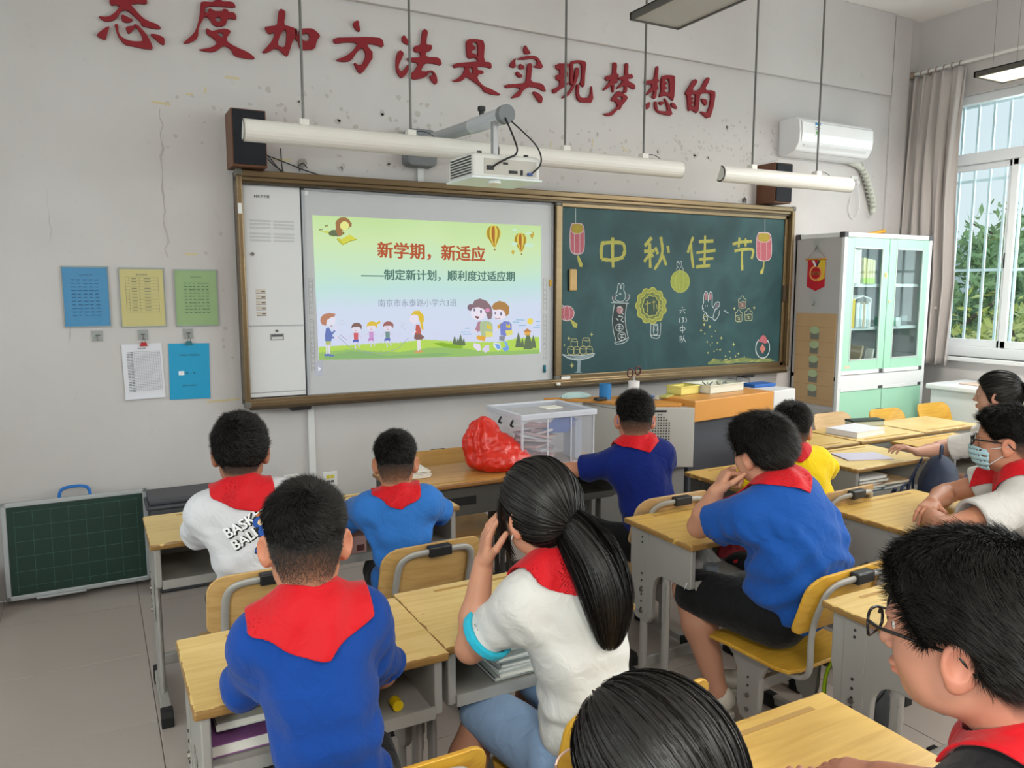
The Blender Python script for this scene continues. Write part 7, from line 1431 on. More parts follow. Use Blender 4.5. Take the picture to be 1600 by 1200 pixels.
    mk('body', np.concatenate(Vs), np.concatenate(Fs), SKIN, o, base=base, col=np.concatenate(Cs))
    # shoes
    for sd in (-1, 1):
        a_ = an[sd]; fd = cf.get('fd', f0); fd = np.array(fd)/np.linalg.norm(fd); sz = a_[2]-.085; Rf = np.stack([np.cross(fd, [0, 0, 1.]), fd, [0, 0, 1.]], 1); Ff = Field(a_+np.array([-.22, -.22, -.13]), a_+np.array([.22, .22, .06]), .007)
        c = a_-np.array([0, 0, .045]); Ff.ell(c+fd*.07, [.042*s, .095*s, .032*s], Rf, .02); Ff.ell(c-fd*.01+np.array([0, 0, .02]), [.038*s, .052*s, .048*s], Rf, .02); Ff.cut(lambda P, z0=a_[2]-.078: P[..., 2]-z0, a_-.25, a_+.25, .004)
        V, F = Ff.mesh(); so = mk('shoe', V, F, mat('shoe'+cf.get('shoe', '#d8d6d2'), cf.get('shoe', '#d8d6d2'), .6), o, base=base)
        sl = [(a_+fd*u+Rf[:, 0]*v*.044*s)[:2]-base[:2] for u, v in [(k_[1], k_[0]) for k_ in [(math.cos(t)*1.0, .055+.118*math.sin(t)) for t in np.linspace(0, 2*PI, 18, False)]]]; MB().prism([tuple(q) for q in sl], 'z', a_[2]-.094, a_[2]-.070).build('sole', mat('shoe_sole', '#c9c4ba', .7), so, bevel=.003)
    # shirt
    sc_ = cf.get('sleeve', .62); gr = g; seed = cf.get('seed', 1); wr_ = cf.get('wrk', 1.)
    def torso(P):
        P = P.astype(f32); d = ellf(P, S(.82).astype(f32), [w*1.12, .088*s*gr, .15*s], RT)
        d = smin(d, capf(P, (sh[-1]).astype(f32), (sh[1]).astype(f32), .056*s, .056*s), .06*s)
        d = smin(d, capf(P, (Nb-up*.048*s).astype(f32), ((sh[-1]+sh[1])/2-up*.02).astype(f32), .050*s, .07*s), .045*s)
        d = smin(d, ellf(P, S(.5).astype(f32), [w*1.08*gr, .100*s*gr, .17*s], RT), .08*s); d = smin(d, ellf(P, S(.16).astype(f32), [w*1.12*gr, .112*s*gr, .14*s], RT), .08*s)
        if cf.get('belly'): d = smin(d, ellf(P, (S(.3)+fw*.06).astype(f32), [w*.9*gr, .10*s*gr, .13*s], RT), .08)
        for sd in (-1, 1): d = smin(d, capf(P, sh[sd].astype(f32), ends[sd].astype(f32), rs*1.04, rs*1.10), .05*s)
        return d
    ends = {sd: sh[sd]+(np.array(arms[sd][0])-sh[sd])*sc_ for sd in (-1, 1)}; rs = cf.get('sr', .052)*s*cf.get('ag', 1)
    allp = np.array([hip-.2, hip+.2, Nb, sh[-1]-.09, sh[1]+.09, ends[-1], ends[1], ends[-1]+.06, ends[1]-.06, ends[-1]-.08, ends[1]+.08]); FS = Field(allp.min(0)-.03, allp.max(0)+.05, cf.get('sres', .0055)); P = FS.full(); FS.D = torso(P)
    q = (P-Nb.astype(f32))@RT.astype(f32); 
    # folds: diagonal pulls from the armpits, slack waves low on the back, fine creases
    dv = -q[..., 2]; A_ = np.clip((dv-.02)/.10, 0, 1)
    fold = .0062*np.sin(q[..., 2]*62+q[..., 0]*28*np.sign(q[..., 0])+2.2*nz(P, 13, seed)+seed)*(.35+.65*np.clip((dv-.14)/.18, 0, 1))+.0055*np.sin(q[..., 2]*30-np.abs(q[..., 0])*75+3*nz(P, 9, seed+5))*np.clip((np.abs(q[..., 0])-.04)/.06, 0, 1)+.0022*nz(P, 60, seed)
    for sd in (-1, 1):
        e = ends[sd].astype(f32); ax_ = (sh[sd]-ends[sd]); ax_ = (ax_/np.linalg.norm(ax_)).astype(f32); t = (P-e)@ax_; rd = np.linalg.norm((P-e)-t[..., None]*ax_, axis=-1); fold = fold+np.where(rd < .085, .0028*np.sin(t*110+3*nz(P, 14, sd+seed)), 0)*np.clip((t+.02)/.03, 0, 1)
    FS.D = (FS.D+fold*A_*wr_).astype(f32)
    for sd in (-1, 1):
        e = ends[sd]; ax_ = (arms[sd][0]-sh[sd]); ax_ = ax_/np.linalg.norm(ax_); n_ = ax_.astype(f32); rr_ = .085*s
        FS.D = np.where((np.linalg.norm(P-(e+ax_*.02).astype(f32), axis=-1) < .13), smax(FS.D, (P-e.astype(f32))@n_, .004), FS.D).astype(f32)
        FS.cut(lambda Q: capf(Q, (e-ax_*.03).astype(f32), (e+ax_*.05).astype(f32), rs*.86, rs*.92), e-.12, e+.12, .003)
    hem = (hip+up*cf.get('hem', -.01)).astype(f32); FS.D = smax(FS.D, ((hem-P)@up.astype(f32)), .004).astype(f32); FS.cut(lambda Q: capf(Q, (Nb-up*.02).astype(f32), (H-np.array([0, 0, .02])).astype(f32), .058*s, .052*s), Nb-.1, Nb+.12, .004)
    V, F = FS.mesh(); sho = mk('shirt', V, F, clothmat('cloth'+cf['shirt'], cf['shirt']), o, base=base)
    cu = cf.get('cuff')
    if cu:
        for sd in (-1, 1):
            e = ends[sd]; ax_ = (arms[sd][0]-sh[sd]); ax_ = ax_/np.linalg.norm(ax_); Fc = Field(e-.12, e+.12, .004); a_, b_ = e-ax_*.020, e+ax_*.004; Fc.cap(a_-ax_*.05, b_+ax_*.05, rs*1.22, rs*1.22, .001); Q = Fc.full(); Fc.D = np.maximum(np.maximum(Fc.D, (Q-b_.astype(f32))@ax_.astype(f32)), -((Q-a_.astype(f32))@ax_.astype(f32))).astype(f32); Fc.cut(lambda Z: capf(Z, (a_-ax_*.05).astype(f32), (b_+ax_*.05).astype(f32), rs*1.0, rs*1.0), e-.12, e+.12, .001); V, F = Fc.mesh(); mk('sleeve_cuff', V, F, clothmat('cloth'+cu, cu), sho, base=base)
    # red neckerchief: rolled collar and the folded cloth lying on the back
    scf = cf.get('scarf')
    if scf:
        a0, b0, x0 = scf; FF = Field(Nb-np.array([.17, .17, .19]), Nb+np.array([.17, .17, .10]), cf.get('scres', .0032)); P = FF.full(); q = (P-Nb.astype(f32))@RT.astype(f32); x, y, dv = q[..., 0], q[..., 1], -q[..., 2]
        d = torso(P); lim = a0-b0*np.abs(x-x0)+.010*nz(P, 45, seed); back = np.where(y < .03, dv-lim, dv-cf.get('sf', .05)); fl = np.abs(d-.0065-.0030*nz(P, 42, seed+2)-.0035*np.sin(x*60+dv*45+seed+2*nz(P, 20, seed)))-.0024; fl = smax(fl, back.astype(f32), .003); fl = smax(fl, (-.080-dv).astype(f32), .003); fl = smax(fl, (np.abs(x)-cf.get('sx', .098)*s).astype(f32), .006)
        A0, B0 = (Nb-up*.07).astype(f32), (H+R@np.array([0, -.022, -.070])*s).astype(f32); da = capf(P, A0, B0, 0, 0); th = np.arctan2(y, x)
        lo_ = .034; cone = np.abs(da-(.0575*s+.42*np.clip(dv+.004, 0, .05)+.0015*np.sin(th*5+dv*130)))-.0042; tl = (P-Nb.astype(f32))@((B0-A0)/np.linalg.norm(B0-A0)).astype(f32)
        cone = smax(cone, (tl-(.030+cf.get('colz', 0)-.024*np.clip(y/.06, -1, 1))).astype(f32), .004); cone = smax(cone, (dv-lo_).astype(f32), .004)
        FF.D = smin(fl, cone, .016).astype(f32); FF.cut(lambda Q: capf(Q, A0, B0, .0535*s, .0535*s), Nb-.1, Nb+.12, .002)
        V, F = FF.mesh(); mk('red_scarf', V, F, clothmat('scarf_red', '#c2131e', .6), o, base=base)
    return o, dict(base=base, H=H, R=R, s=s, Nb=Nb, RT=RT, sh=sh, S=S, shirt=sho, hair=ho)
def glasses(o, I, m, lens=True, r=.0018, w=.024, h=.017):
    H, R, s, b = I['H'], I['R'], I['s'], I['base']; W = lambda p: tuple(H+R@(np.array(p)*s)-b); mb = MB(); ln = MB()
    for sg in (-1, 1):
        cx = sg*.033; pts = []
        for k in range(16):
            a = 2*PI*k/16; ca, sa = math.cos(a), math.sin(a); pts.append(W((cx+w*math.copysign(abs(ca)**.7, ca), .108-.004*abs(ca), -.020+h*math.copysign(abs(sa)**.7, sa))))
        mb.tube(pts, r, 6, closed=True); ln.add(pts, [tuple(range(16))])
        mb.tube([W((sg*.056, .104, -.012)), W((sg*.072, .085, -.012)), W((sg*.079, .02, -.016)), W((sg*.080, -.012, -.020)), W((sg*.079, -.030, -.040))], r*1.15, 6)
    mb.tube([W((-.010, .108, -.016)), W((0, .110, -.012)), W((.010, .108, -.016))], r, 6)
    g_ = mb.build('glasses', m, o, smooth=True)
    if lens: ln.build('lens', GLENS, g_)
GLENS = glassmat('lens_clear', (.97, .98, 1), .06)
BLUE, LBLUE, NAVY, WHITE, YEL, BLK2 = '#0f3f8f', '#2f6fbd', '#081d66', '#cbcbd0', '#e6c412', '#151517'
def desk_arms(eL, eR, wL, wR): return dict(elL=eL, elR=eR, wrL=wL, wrR=wR)

# 1 printed white shirt
pA, iA = person(dict(label='boy in a white shirt with a basketball print, sitting at the far left desk', H=(-.319, -1.945, 1.076), hy=.20, hp=.05, hip=(-.275, -1.93, .46), ty=.08, w=.112, style='crop', T=.015, shirt=WHITE, pants=BLK2, elL=(-.43, -1.72, .725), elR=(-.09, -1.76, .725), wrL=(-.30, -1.50, .715), wrR=(-.20, -1.50, .72), scarf=(.036, .45, .03), seed=2, sr=.060, sleeve=.78, n=14000, whorl=(-.1, -.6, .75), skin='#9c6b50', bow=.06, hem=-.03, wrk=.8))
# 2 small light-blue
pB, iB = person(dict(label='small boy in a light blue shirt with short hair at the second front desk', H=(.188, -2.005, .996), hy=.36, s=.88, hip=(.25, -1.92, .45), ty=.30, w=.108, style='fade', T=.013, shirt=LBLUE, pants=BLK2, elL=(.065, -1.74, .72), elR=(.42, -1.84, .72), wrL=(.19, -1.60, .71), wrR=(.34, -1.58, .712), scarf=(.010, .5, .01), seed=4, sr=.062, sleeve=.8, n=11000, skin='#b07a5c', bow=.05, ear=.65))
# 3 nearest blue
pC, iC = person(dict(label='boy in a royal blue shirt seen from behind, nearest on the left', H=(-.359, -2.985, 1.088), hy=.20, hp=.06, hip=(-.315, -3.02, .45), ty=.14, w=.098, style='fade', T=.012, shirt=BLUE, pants=BLK2, elL=(-.475, -2.88, .715), elR=(-.185, -2.93, .715), wrL=(-.40, -2.70, .71), wrR=(-.30, -2.72, .715), sx=.122, scarf=(.060, .40, .02), seed=6, sr=.050, sleeve=.93, n=30000, sw=.0008, res=.003, scres=.0026, sres=.005, skin='#bd8468', bow=.05, ear=.75, g=1.0, wrk=.7))
# 4 girl with pony tail
tie_l = (-.0, -.098, -.035)
pD, iD = person(dict(label='girl in a white shirt with cyan cuffs and a long ponytail, leaning on her hand', H=(.187, -3.005, 1.079), hy=-.12, hp=.12, hr=-.08, hip=(.29, -3.06, .46), ty=-.10, w=.104, style='long', T=.012, shirt='#cccbc8', cuff='#2fb6d2', pants='#8aa5c8', pname='culottes', elL=(.035, -2.94, .725), elR=(.42, -2.95, .72), wrL=(.075, -2.93, .925), wrR=(.34, -2.78, .715), hdL=dict(d=(.2, .1, 1), n=(.9, -.2, 0), curl=(.25, .35, .3), spread=.16, side=-1), scarf=(.062, .55, .03), seed=8, sr=.054, sleeve=.70, n=18000, tie=tie_l, tail=True, hairm=HAIR2, res=.003, sw=.0012, skin='#bf8a70', bow=.05, anL=(.0, -2.80, .12), knL=(.16, -2.76, .44), plen=.98, wrk=.8, shoe='#3a3a3c'))
def PT(I, pts): return [tuple(I['H']+I['R']@(np.array(p)*I['s'])) for p in pts]
tp = PT(iD, [(0, -.085, -.03), tie_l, (.004, -.112, -.045)]); hairtail(pD, iD['base'], tp+[(.225, -3.185, .99), (.232, -3.222, .92), (.238, -3.225, .855), (.245, -3.215, .79)], [.018, .024, .042, .054, .052, .036, .012], 6000, HAIR2, w=.0013, nrm=(-.35, -1, .1))
sl_ = MB()
for k in range(60):
    a = np.random.RandomState(k).rand(3); st = np.array([-.062-.014*a[0], .045+.02*a[1], .02]); pts = PT(iD, [st, st+np.array([-.010, .004, -.04]), st+np.array([-.006, .0, -.085-.03*a[2]]), st+np.array([.004, -.006, -.12-.04*a[2]])]); sl_.tube([tuple(np.array(q)-iD['base']) for q in chaikin3(pts, 1)], [.0007]*8+[.0003]*20 if 0 else .0006, 3)
sl_.build('side_locks', HAIR2, pD, kind='stuff')
mw = mat('mask_white', '#e4e8ea', .6)
W4 = lambda p: tuple(iD['H']+iD['R']@np.array(p)-iD['base'])
MB().tube(chaikin3([W4((-.084, -.01, -.045)), W4((-.082, .012, -.06)), W4((-.074, .03, -.078)), W4((-.088, -.002, -.055))], 2), .0014, 6).prism([(0, 0), (.016, -.012), (.013, -.03), (-.012, -.03), (-.015, -.014)], 'y', -.001, .001).build('mask_loop', mw, pD)
# 5 navy
pE, iE = person(dict(label='boy in a navy shirt with blue glasses at the storage box desk', H=(1.39, -1.79, 1.023), hy=.52, hip=(1.42, -1.90, .47), ty=.35, w=.104, style='fade', T=.014, shirt=NAVY, pants=BLK2, trousers=True, pname='trousers', elL=(1.16, -1.62, .755), elR=(1.62, -1.72, .76), wrL=(1.12, -1.40, .715), wrR=(1.45, -1.42, .715), scarf=(.026, .45, .03), seed=10, sr=.058, sleeve=.72, n=11000, skin='#b98065', ear=.6, bow=.02, knL=(1.16, -1.72, .50), anL=(1.12, -1.66, .1), wrk=.7, hdL=dict(d=(.1, 1, .05), n=(.2, 0, -1), curl=(.5, .6, .4), side=-1)))
glasses(pE, iE, mat('blue_frame', '#2a58a8', .4), r=.0022)
# 6 big blue
pF, iF = person(dict(label='heavy-set boy in a blue shirt resting his chin on his fist', H=(1.283, -2.64, 1.042), hy=-.10, hp=.05, hr=-.06, s=1.02, hip=(1.36, -2.74, .49), ty=-.12, w=.132, g=1.20, ag=1.12, belly=True, style='crop', T=.024, shirt='#174d9c', pants='#121214', elL=(1.150, -2.490, .735), elR=(1.60, -2.56, .74), wrL=(1.150, -2.570, .880), wrR=(1.42, -2.42, .715), hdL=dict(d=(.45, -.05, .75), n=(.75, -.4, -.5), curl=(1.15, 1.2, .8), side=-1, s=1.), scarf=(.000, .5, 0), colz=.0, seed=12, sr=.062, sleeve=.66, n=18000, whorl=(.1, -.5, .8), skin='#c18c72', bow=.09, knL=(1.18, -2.42, .47), anL=(1.20, -2.56, .13), knR=(1.46, -2.36, .47), anR=(1.44, -2.46, .11), plen=.9, fd=(-.75, .65, 0), shoe='#cfc8bb', wrk=1.25, hem=-.05))
MB().prism([(0, 0), (.010, -.030), (-.004, -.004)], 'x', -.001, .001).build('shorts_mark', mat('white_print', '#e2e2e2', .7), pF).location = (-.27, .24, .54)
# 7 yellow
pG, iG = person(dict(label='boy in a bright yellow shirt with cropped hair beside the lectern', H=(1.961, -2.165, .984), hy=.72, s=.95, hip=(2.05, -2.22, .46), ty=.45, w=.108, style='fade', T=.016, shirt=YEL, pants='#c9a814', elL=(1.80, -1.98, .73), elR=(2.28, -2.10, .73), wrL=(1.95, -1.85, .715), wrR=(2.15, -1.86, .715), scarf=(.000, .5, .0), seed=14, sr=.060, sleeve=.75, n=11000, skin='#b27c60', bow=.06, hem=-.10))
# 8 masked
pH, iH = person(dict(label='boy in a white shirt with black glasses and a pale blue face mask', H=(2.325, -2.875, 1.025), hy=-.40, hp=.05, s=1.06, hip=(2.52, -3.02, .48), ty=-.45, w=.125, g=1.05, style='fade', T=.018, shirt='#c4c1bd', pants='#2b2d33', elL=(1.905, -2.905, .725), elR=(2.38, -2.62, .73), wrL=(2.08, -2.735, .725), wrR=(2.10, -2.74, .755), hdL=dict(d=(.9, .45, 0), n=(0, 0, -1), curl=(.2, .3, .2), side=-1), hdR=dict(d=(-.9, -.35, -.05), n=(0, 0, -1), curl=(.3, .35, .25)), scarf=(.045, .7, 0), sf=.03, seed=16, sr=.064, sleeve=.62, n=11000, skin='#b98268', bow=.05, ag=1.05))
glasses(pH, iH, mat('black_frame', '#141416', .3), r=.0026)
# mask shell
def facemask(o, I, col, strap=True):
    H, R, s, b = I['H'], I['R'], I['s'], I['base']; Fm = Field(H-.16, H+.16, .003); P = Fm.full(); q = (P-H.astype(f32))@R.astype(f32)/s
    d = ellf(q, np.array([0, .030, -.068], f32), [.064, .072, .068]); d = smin(d, ellf(q, np.array([0, .085, -.055], f32), [.022, .026, .034]), .03); sh_ = np.abs(d-.006)-.0018+.0012*np.sin(q[..., 2]*330)
    z, y, x = q[..., 2], q[..., 1], q[..., 0]; reg = np.maximum(np.maximum(z+.030+.25*np.abs(x), -.128-z), .045-y+.2*np.abs(x)*0); Fm.D = (smax(sh_, reg.astype(f32), .003)*s).astype(f32); V, F = Fm.mesh(); mo = mk('face_mask', V, F, mat('mask'+col, col, .7, bump=.1, bscale=300), o, base=b)
    if strap:
        W = lambda p: tuple(H+R@(np.array(p)*s)-b)
        for sg in (-1, 1): MB().tube([W((sg*.062, .050, -.045)), W((sg*.078, .012, -.035)), W((sg*.084, -.015, -.028))], .0016, 6).tube([W((sg*.060, .045, -.100)), W((sg*.074, .010, -.070)), W((sg*.082, -.012, -.055))], .0016, 6).build('mask_strap', mw, mo)
facemask(pH, iH, '#a9cbd6')
# 9 far girl
pI, iI = person(dict(label='girl in pale shirt with a high ponytail by the window', H=(3.329, -2.26, 1.058), hy=-.30, hip=(3.50, -2.38, .47), ty=-.3, w=.120, style='long', T=.011, shirt='#d9d6d4', pants='#6f8fb8', pname='shorts', elL=(3.20, -2.07, .73), elR=(3.56, -2.02, .74), wrL=(3.02, -2.05, .735), wrR=(3.30, -1.98, .73), hdL=dict(d=(-.6, .5, .3), n=(0, 0, -1), curl=(.4, .5, .3), side=-1), seed=18, sr=.060, sleeve=.8, n=5000, tie=(.0, -.105, .03), tail=True, hairm=HAIR2, sw=.0016, skin='#b88d7a', bow=.04, wrk=.6))
tp = PT(iI, [(0, -.09, .03), (0, -.105, .03), (0, -.125, .035)]); e_ = np.array(tp[-1]); hairtail(pI, iI['base'], tp+[tuple(e_+np.array([.022, -.022, -.01])), tuple(e_+np.array([.035, -.035, -.07])), tuple(e_+np.array([.035, -.035, -.14])), tuple(e_+np.array([.03, -.03, -.19]))], [.012, .018, .030, .034, .028, .012], 1500, HAIR2, w=.002)
# 10 nearest dark head
pJ, iJ = person(dict(label='person with smooth dark hair and thin glasses, only the head in view at the bottom', H=(-.238, -3.964, 1.092), hy=-.22, hp=.10, s=.90, hip=(-.22, -4.12, .45), ty=0, w=.125, style='long', T=.011, shirt='#4a4e58', pants=BLK2, elL=(-.46, -3.88, .72), elR=(.02, -3.88, .72), wrL=(-.3, -3.7, .715), wrR=(-.15, -3.7, .715), seed=20, sr=.060, sleeve=.8, n=42000, tie=(.0, -.098, -.075), tail=True, hairm=HAIR2, res=.003, sw=.0009, skin='#c08a70', bow=.05))
glasses(pJ, iJ, mat('clear_frame', '#c9a796', .2), r=.0014)
hairtail(pJ, iJ['base'], PT(iJ, [(0, -.085, -.07), (0, -.098, -.075), (0, -.112, -.085), (.0, -.12, -.13), (0, -.118, -.19), (0, -.11, -.25)]), [.012, .018, .024, .026, .020, .006], 1500, HAIR2, w=.0014)
# 11 boy in black
pK, iK = person(dict(label='boy in a black shirt with thick hair and black-rimmed glasses, nearest on the right', H=(.232, -4.000, 1.170), hy=-.26, hp=.06, s=1.0, hip=(.40, -4.15, .46), Nb=(.266, -4.058, 1.040), ty=-.12, w=.125, style='crop', T=.020, shirt='#18171a', pants=BLK2, elL=(.10, -3.91, .78), elR=(.60, -3.98, .76), wrL=(.30, -3.70, .715), wrR=(.48, -3.72, .715), hdL=dict(d=(.8, .6, 0), n=(0, 0, -1), curl=(.2, .3, .2), side=-1), scarf=(.004, .3, .0), sf=.012, seed=22, sr=.062, sleeve=.55, n=34000, whorl=(.25, -.5, .8), res=.0028, scres=.0026, sw=.0009, skin='#b9806a', bow=.03, ear=.4, wrk=.5))
glasses(pK, iK, mat('black_frame', '#141416', .3), r=.0020)
# ================================================================ air conditioner, cabinet, curtain, lectern and the small things
ACW = mat('ac_white', '#e9e9ec', .3)
ac = thing('air_conditioner', 'white wall-mounted split air conditioner above the right speaker', 'air conditioner', (4.52, 0, 2.735))
MB().prism([(0, -.13), (0, .14), (-.17, .14), (-.20, .12), (-.212, .03), (-.205, -.05), (-.17, -.105), (-.09, -.13)], 'x', -.42, .42).build('body', ACW, ac, bevel=.008, seg=3)
MB().prism([(-.185, .128), (-.214, .10), (-.219, .02), (-.212, -.045), (-.206, -.045), (-.213, .02), (-.208, .10), (-.18, .122)], 'x', -.40, .41).build('front_panel', mat('ac_gloss', '#f0f0f3', .12), ac)
MB().prism([(-.196, -.060), (-.150, -.112), (-.135, -.105), (-.185, -.055)], 'x', -.36, .36).build('outlet', mat('ac_dark', '#55585c', .6), ac)
for k in range(3): MB().prism([(-.205+.022*k, -.064-.016*k), (-.185+.022*k, -.082-.016*k), (-.183+.022*k, -.080-.016*k), (-.203+.022*k, -.062-.016*k)], 'x', -.36, .36).build('louver', ACW, ac)
MB().use(mat('energy_blue', '#3f86c0', .5)).box(-.262, -.205, -.2195, -.214, .085, .105).use(mat('energy_white', '#e8edf0', .5)).box(-.262, -.205, -.2205, -.214, .005, .085).use(mat('energy_dark', '#51606b', .5)).box(-.255, -.212, -.2215, -.215, .062, .068).box(-.255, -.225, -.2215, -.215, .048, .053).use(mat('energy_green', '#5fa05a', .5)).box(-.255, -.235, -.2215, -.215, .018, .040).build('energy_label', None, ac)
PIPE = mat('wrapped_pipe', '#cfd0c6', .7, bump=.5, bscale=60)
pp = tag(MB().tube(chaikin3([(4.88, -.03, 2.62), (5.02, -.035, 2.60), (5.10, -.035, 2.52), (5.17, -.035, 2.40), (5.215, -.035, 2.30), (5.225, -.03, 2.22)], 3), .026, 12).build('refrigerant_pipe', PIPE, smooth=True), 'bandaged grey-white pipe curving down the wall from the air conditioner', 'pipe')
for k in range(11):
    t = k/11; 
    MB().tube([(5.02+.20*t**.8, -.035, 2.60-.36*t), (5.026+.20*t**.8, -.035, 2.588-.36*t)], .0275, 12).build('tape_wrap', mat('pipe_tape', '#a9aaa0', .8), pp)
MB().tube(chaikin3([(5.225, -.03, 2.24), (5.20, -.03, 2.17), (5.15, -.03, 2.18), (5.15, -.03, 2.24)], 2), .004, 6).build('drain_hose', mat('hose_grey', '#b9b6b0'), pp)
tag(MB().box(4.985, 5.02, -.045, -.01, 2.44, 2.475).tube(chaikin3([(5.0, -.04, 2.44), (5.03, -.04, 2.32), (5.06, -.02, 2.22), (5.0, -.01, 2.14), (4.93, -.01, 2.22), (4.96, -.01, 2.34)], 2), .004, 6).build('power_plug', TR, smooth=True), 'white plug with looping cord hanging under the air conditioner', 'plug')
# --- green bookcase
GRN = mat('mint_steel', '#a9dcc2', .32, var=.02); CWH = mat('cabinet_white', '#e6e8ea', .35); CGR = mat('cabinet_side', '#b9b7b8', .4)
bc = thing('glass_bookcase', 'tall mint green and white steel bookcase with glass doors in the corner', 'cabinet', (4.865, -.235, 0)); W2, D2 = .525, .225
MB().box(-W2, -W2+.02, -D2, D2, .05, 1.97).build('side_panel', CGR, bc); MB().box(W2-.02, W2, -D2, D2, .05, 1.97).build('side_panel', CGR, bc)
MB().box(-W2, W2, D2-.012, D2, .05, 1.97).build('back_panel', mat('cabinet_inner', '#a4aaad', .5), bc); MB().box(-W2, W2, -D2, D2, .03, .07).box(-W2, W2, -D2, D2, .86, .89).build('bottom_panel', CWH, bc)
MB().box(-W2-.006, W2+.006, -D2-.015, D2, 1.965, 2.0).build('top_panel', CWH, bc, bevel=.003)
for x in (-W2, W2-.028): MB().box(x-.004, x+.030, -D2-.018, -D2+.01, .03, 1.99).build('corner_post', CWH, bc, bevel=.003)
for x, y in ((-W2, -D2), (-W2, D2-.03), (W2-.03, -D2)): MB().box(x-.009, x+.034, y-.020, y+.03, 1.962, 2.004).build('corner_block', mat('dark_plastic', '#4a4a4e', .5), bc, bevel=.003)
for z in (1.26, 1.60): MB().box(-W2+.02, W2-.02, -D2+.03, D2-.01, z-.012, z+.012).build('shelf', CWH, bc)
for k, (x0, x1) in enumerate(((-W2+.028, -.004), (.004, W2-.03))):
    g0, g1 = x0+.085, x1-.075
    d = MB().box(x0, g0, -D2-.016, -D2, .935, 1.962).box(g1, x1, -D2-.016, -D2, .935, 1.962).box(g0, g1, -D2-.016, -D2, 1.885, 1.962).box(g0, g1, -D2-.016, -D2, .935, 1.02).build('glass_door', GRN, bc, bevel=.002)
    MB().box(g0-.004, g0+.006, -D2-.019, -D2-.012, 1.014, 1.89).box(g1-.006, g1+.004, -D2-.019, -D2-.012, 1.014, 1.89).box(g0, g1, -D2-.019, -D2-.012, 1.014, 1.024).box(g0, g1, -D2-.019, -D2-.012, 1.88, 1.89).build('glazing_bead', mat('bead_grey', '#c2cccb', .4), d)
    MB().box(g0, g1, -D2-.010, -D2-.006, 1.02, 1.885).build('pane', GL, d)
    if k == 0:
        MB().box(x0+.04, x0+.10, -D2-.0175, -D2-.016, .955, .975).build('small_sticker', mat('peach_sticker', '#e3cbb0', .6), d)
        MB().box(x1-.042, x1-.014, -D2-.0185, -D2-.016, 1.66, 1.70).cyl((x1-.028, -D2-.022, 1.68), (x1-.028, -D2-.016, 1.68), .008, 10).build('lock', mat('lock_brass', '#d8c98a', .4), d)
    else: MB().cyl((x0+.02, -D2-.022, 1.47), (x0+.02, -D2-.016, 1.47), .010, 10).build('lock', mat('lock_brass', '#d8c98a'), d)
    MB().box(x0, x1-.05, -D2-.022, -D2-.002, .905, .935).build('pull_strip', CWH, d, bevel=.002); MB().box(x1-.05, x1-.01, -D2-.022, -D2-.004, .908, .93).build('strip_end', mat('dark_plastic', '#4a4a4e'), d)
    d = MB().box(x0, x1, -D2-.016, -D2, .08, .80).build('lower_door', GRN, bc, bevel=.002)
    MB().box(x0, x1-.05, -D2-.022, -D2-.002, .775, .80).build('pull_strip', CWH, d, bevel=.002); MB().box(x1-.05, x1-.01, -D2-.022, -D2-.004, .778, .80).build('strip_end', mat('dark_plastic', '#4a4a4e'), d)
MB().box(-W2, W2, -D2-.02, -D2, .80, .90).build('mid_rail', CWH, bc, bevel=.002)
def book(x, y, z, w_, d_, h_, col, label, lean=0, rot=0, name='book', group=None, pages=True):
    o = thing(name, label, 'book', (x, y, z), rot, group); o.rotation_euler = (0, lean, rot); cm = mat('cover_'+col, col, .5)
    MB().box(0, w_, -d_/2, d_/2, 0, h_).build('cover', cm, o, bevel=.0015)
    if pages: MB().box(.0018, w_-.0018, -d_/2+.004, d_/2-.002, .004, h_+.0008).build('pages', mat('page_paper', '#e6e2d8', .8), o)
    return o
ys = -.39
book(4.44, ys, 1.272, .11, .15, .26, '#e4e1da', 'white patterned file standing on the top shelf behind the left glass door', name='file_box')
for i, (c, t) in enumerate((('#d7c98c', 'first'), ('#dccfa0', 'second'), ('#d9cd9c', 'third'), ('#e0d6ae', 'fourth'))):
    o = book(4.615+.034*i, ys+.02, 1.612, .030, .15, .20-.005*i, c, '%s cream booklet with green foot in the row behind the left glass door' % t, lean=-.05 if i == 0 else 0, group='cream booklets on the top shelf'); MB().box(-.0006, .0306, -.0762, .0757, 0, .045).build('green_band', mat('band_green', '#a9c84a', .5), o)
bc_objs = []
for o_ in list(bpy.data.objects):
    if o_.name.startswith('file_box') and not o_.parent: o_.location.z = 1.612
for i, c in enumerate(('#d9b820', '#e0c02a')): book(4.45+.030*i, ys, 1.272, .028, .15, .22, c, ('first' if i == 0 else 'second')+' tall yellow binder on the middle shelf, behind the left glass door', group='yellow binders on the middle shelf')
for i, c in enumerate(('#cfd6da', '#e2e0dc', '#9fb7c4', '#dcd9d4', '#c9b49a', '#e4e3e0', '#b9c6cc', '#dad4cc')): book(4.535+.021*i, ys+.01, 1.272, .018, .15, .185+.008*math.sin(i*2), c, 'thin %s book in the white rack on the middle shelf' % ['pale blue', 'white', 'steel blue', 'ivory', 'tan', 'bright white', 'grey blue', 'beige'][i], group='thin books in the rack')
rk = thing('book_rack', 'white peaked desktop rack holding thin books on the middle shelf', 'rack', (4.615, ys+.01, 1.272)); MB().prism([(-.10, 0), (-.10, .225), (0, .25), (.10, .225), (.10, 0), (.092, 0), (.092, .218), (0, .242), (-.092, .218), (-.092, 0)], 'y', -.07, .07).build('shell', CWH, rk); MB().box(-.10, .10, .066, .07, 0, .22).build('back', CWH, rk)
book(4.46, ys, .895, .05, .15, .13, '#b3262c', 'red box file at the bottom left behind the glass', name='box_file')
